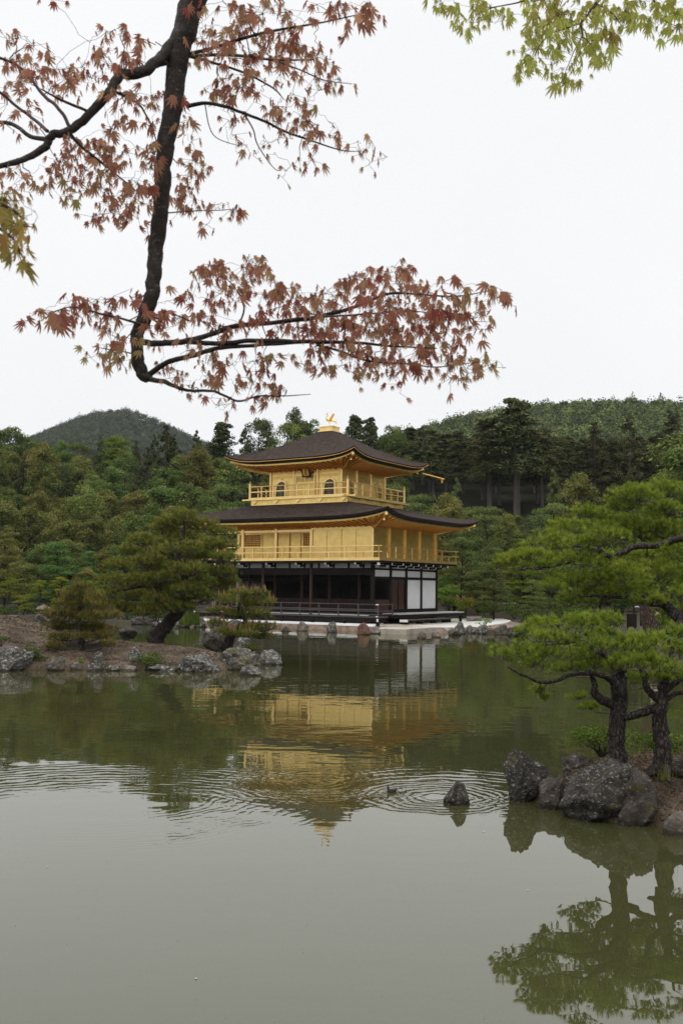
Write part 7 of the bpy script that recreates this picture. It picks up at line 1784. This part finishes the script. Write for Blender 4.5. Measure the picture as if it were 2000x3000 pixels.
def striped():
    m, nt, out = newmat('striped_cloth')
    t = N(nt, 'TexCoord'); w_ = N(nt, 'TexWave', Scale=9.0, bands_direction='Z')
    nt.links.new(t.outputs['Object'], w_.inputs['Vector'])
    c = rampnode(nt, w_.outputs['Fac'], [(0.30, (0.06, 0.06, 0.08)), (0.36, (0.8, 0.8, 0.8))])
    b = N(nt, 'BsdfPrincipled', Roughness=0.9); nt.links.new(c, b.inputs['Base Color']); nt.links.new(b.outputs[0], out.inputs[0])
    return m
M['cloth_stripe'] = striped()
def person(px, py_head, Y, h, top, legs, label, rz=0.0, cap=None, arms='down'):
    p = at(px, py_head, Y)
    z0 = p.z - h
    e = empty('person', (p.x, Y, z0), rz); tag(e, label, 'person', 'visitors on the far paths')
    s = h / 1.7
    hz = 1.0 if arms == 'down' else 1.15
    V_ = [(0, 0, 0.92), (0, 0, 1.15), (0, 0, 1.38), (0, 0.0, 1.47), (0, -0.01, 1.58), (0, -0.01, 1.66),
          (0.19, 0, 1.38), (0.25, 0.0, 1.12), (0.22 if arms == 'down' else 0.12, -0.06 if arms == 'down' else -0.28, 0.90 if arms == 'down' else 1.16),
          (-0.19, 0, 1.38), (-0.25, 0, 1.12), (-0.22 if arms == 'down' else -0.12, -0.06 if arms == 'down' else -0.28, 0.90 if arms == 'down' else 1.16),
          (0.10, 0, 0.86), (0.11, -0.02, 0.48), (0.11, 0.01, 0.08), (0.11, -0.12, 0.03),
          (-0.10, 0, 0.86), (-0.11, -0.02, 0.48), (-0.11, 0.01, 0.08), (-0.11, -0.12, 0.03)]
    E_ = [(0, 1), (1, 2), (2, 3), (3, 4), (4, 5), (2, 6), (6, 7), (7, 8), (2, 9), (9, 10), (10, 11), (0, 12), (12, 13), (13, 14), (14, 15), (0, 16), (16, 17), (17, 18), (18, 19)]
    Rr = [0.13, 0.125, 0.13, 0.055, 0.095, 0.085, 0.06, 0.045, 0.035, 0.06, 0.045, 0.035, 0.085, 0.06, 0.042, 0.035, 0.085, 0.06, 0.042, 0.035]
    sv = lambda L_: [Vector(v) * s for v in L_]
    skin_body('body', sv(V_), E_, [r * s for r in Rr], 'skin', e, 1)
    tv_ = [V_[i] for i in (0, 1, 2, 6, 7, 9, 10)] + [((V_[7][0] + V_[8][0]) / 2, (V_[7][1] + V_[8][1]) / 2, (V_[7][2] + V_[8][2]) / 2), ((V_[10][0] + V_[11][0]) / 2, (V_[10][1] + V_[11][1]) / 2, (V_[10][2] + V_[11][2]) / 2)]
    skin_body('shirt', sv(tv_), [(0, 1), (1, 2), (2, 3), (3, 4), (2, 5), (5, 6), (4, 7), (6, 8)], [r * s for r in (0.15, 0.15, 0.15, 0.078, 0.06, 0.078, 0.06, 0.052, 0.052)], top, e, 1)
    lv_ = [V_[0], V_[12], V_[13], (0.11, 0, 0.14), V_[16], V_[17], (-0.11, 0, 0.14)]
    skin_body('trousers', sv(lv_), [(0, 1), (1, 2), (2, 3), (0, 4), (4, 5), (5, 6)], [r * s for r in (0.14, 0.10, 0.075, 0.062, 0.10, 0.075, 0.062)], legs, e, 1)
    hb = MB().lathe((0, 0.0, 1.56 * s), [(0.112 * s, -0.02 * s), (0.115 * s, 0.06 * s), (0.09 * s, 0.13 * s), (0.03 * s, 0.165 * s)], 12)
    if cap:
        hb.box(-0.08 * s, 0.08 * s, -0.2 * s, -0.08 * s, 1.60 * s, 1.615 * s)
    hb.build('cap' if cap else 'hair', M[cap or 'hair'], e, smooth=True)
    return e
person(1339, 1735, 85, 1.70, 'cloth_black', 'cloth_black', 'visitor in black with a pale cap, standing behind the azalea', 0.3, 'cloth_grey', 'up')
person(1358, 1737, 86, 1.66, 'cloth_grey', 'cloth_black', 'visitor with a red hat right of the person in black', -0.2, 'cloth_red')
person(556, 1724, 90, 1.70, 'cloth_white', 'cloth_black', 'visitor in white by the large pine trunk, first from the left', 0.2)
person(571, 1730, 91, 1.62, 'cloth_pink', 'cloth_black', 'visitor in pink among the people beyond the veranda', -0.3)
person(588, 1733, 88, 1.62, 'cloth_white', 'cloth_black', 'visitor in a white top left of the tall visitor in white', 0.1)
person(609, 1734, 88.5, 1.60, 'cloth_white', 'cloth_grey', 'visitor in white with grey trousers beyond the veranda', 0.4)
person(627, 1724, 90, 1.72, 'cloth_white', 'cloth_white', 'tall visitor all in white at the right of the group', -0.1)
person(1917, 1778, 43, 1.62, 'cloth_stripe', 'cloth_black', 'visitor in a striped shirt behind the red pine trunk', 0.2)

# drifting bits on the water
M['fallen'] = surf('fallen_leaf', [(0.30, 0.26, 0.12), (0.42, 0.36, 0.2)], 20, rough=0.7)
for px, py, s_, lab in ((577, 2869, 0.022, 'pale yellow fallen leaf floating near the bottom of the pond'), (1545, 2608, 0.020, 'white speck of leaf floating on the calm pond on the right'), (1418, 2437, 0.026, 'thin curled leaf floating left of the rock reflection'), (138, 2540, 0.016, 'small orange leaf floating on the left of the pond'), (756, 2457, 0.018, 'pale floating petal under the roof reflection')):
    tv, tf = leaf_template()
    o = link('floating_leaf', rawmesh('floating_leaf', tv * np.array([s_, s_, s_ * 0.1]), tf), M['fallen'])
    p = onz(px, py); o.location = (p.x, p.y, 0.006); o.rotation_euler = (0, 0, px % 6)
    tag(o, lab, 'leaf')
# needle litter lying on the two islands, specks on the water
def scatter_litter(name, label, base, n, L, seed, m, zoff=0.004):
    rg_ = np.random.default_rng(seed)
    me = base.data
    co = np.empty(len(me.vertices) * 3, np.float32); me.vertices.foreach_get('co', co); co = co.reshape(-1, 3)
    fi = np.empty(len(me.polygons) * 4, np.int32); me.polygons.foreach_get('vertices', fi); fi = fi.reshape(-1, 4)
    c = co[fi].mean(1); ok = np.where(c[:, 2] > 0.03)[0]
    pick = rg_.choice(ok, n)
    uv = rg_.random((n, 2)); q = co[fi[pick]]
    P = (q[:, 0] * ((1 - uv[:, :1]) * (1 - uv[:, 1:])) + q[:, 1] * (uv[:, :1] * (1 - uv[:, 1:])) + q[:, 2] * (uv[:, :1] * uv[:, 1:]) + q[:, 3] * ((1 - uv[:, :1]) * uv[:, 1:]))
    P[:, 2] += zoff
    nn = np.array([0, 0, 1.0]) + 0.5 * rg_.normal(size=(n, 3)); nn /= np.linalg.norm(nn, axis=1, keepdims=True)
    V, Fq, T4 = leaf_quads(P, nn, L * rg_.uniform(0.5, 1.4, n), rg_, 0.14, rg_.random(n))
    tag(link(name, rawmesh(name, V, Fq, False, T4), M[m]), label, 'litter', kind='stuff')
M['dry_needle'] = foliage('dry_needle', [(0.022, 0.015, 0.009), (0.066, 0.044, 0.027), (0.13, 0.095, 0.062), (0.19, 0.15, 0.105)], 0.1)
scatter_litter('fallen_needles', 'dry brown pine needles strewn over the right islet', islet, 26000, 0.07, 31, 'dry_needle')
scatter_litter('fallen_needles', 'dry brown pine needles strewn over the left island', island, 26000, 0.17, 32, 'dry_needle')
rg = np.random.default_rng(8)
sp_ = np.array([(lambda q: (q.x, q.y, 0.004))(onz(rg.uniform(20, 1980), rg.uniform(2420, 2990))) for _ in range(70)])
V, Fq, T4 = leaf_quads(sp_, np.tile([0, 0, 1.0], (70, 1)), rg.uniform(0.004, 0.014, 70), rg, 0.5, rg.random(70))
tag(link('drifting_specks', rawmesh('drifting_specks', V, Fq, False, T4), M['dry_needle']), 'tiny specks of debris drifting on the calm pond', 'debris', kind='stuff')
# dry grass tuft at the right pine
gt = empty('grass_tuft', at(1945, 2285, 12.3)); tag(gt, 'thin dry grass tuft at the foot of the right foreground pine', 'grass tuft')
rg = np.random.default_rng(4); vs = []; fs = []
for i in range(60):
    x, y = rg.normal(0, 0.05, 2); h = rg.uniform(0.08, 0.26); dx, dy = rg.normal(0, 0.06, 2); k = len(vs)
    vs += [(x - 0.002, y, 0), (x + 0.002, y, 0), (x + dx, y + dy, h)]; fs.append((k, k + 1, k + 2))
link('blades', rawmesh('blades', np.array(vs), np.array(fs), False, np.repeat(rg.random(60), 3)), M['f_olive'], gt)

# ------------------------------------------------------------------ air
hz = MB().box(-760, 760, -60, 1560, -3.0, 215).build('haze')
mh = bpy.data.materials.new('haze'); mh.use_nodes = True
nh = mh.node_tree; nh.nodes.clear()
oh = nh.nodes.new('ShaderNodeOutputMaterial')
pv = nh.nodes.new('ShaderNodeVolumePrincipled')
pv.inputs['Color'].default_value = (0.86, 0.90, 0.95, 1)
pv.inputs['Density'].default_value = 0.00007
nh.links.new(pv.outputs[0], oh.inputs['Volume'])
hz.data.materials.append(mh)
tag(hz, 'thin pale air over the pond and the wooded hills', 'haze', kind='stuff')
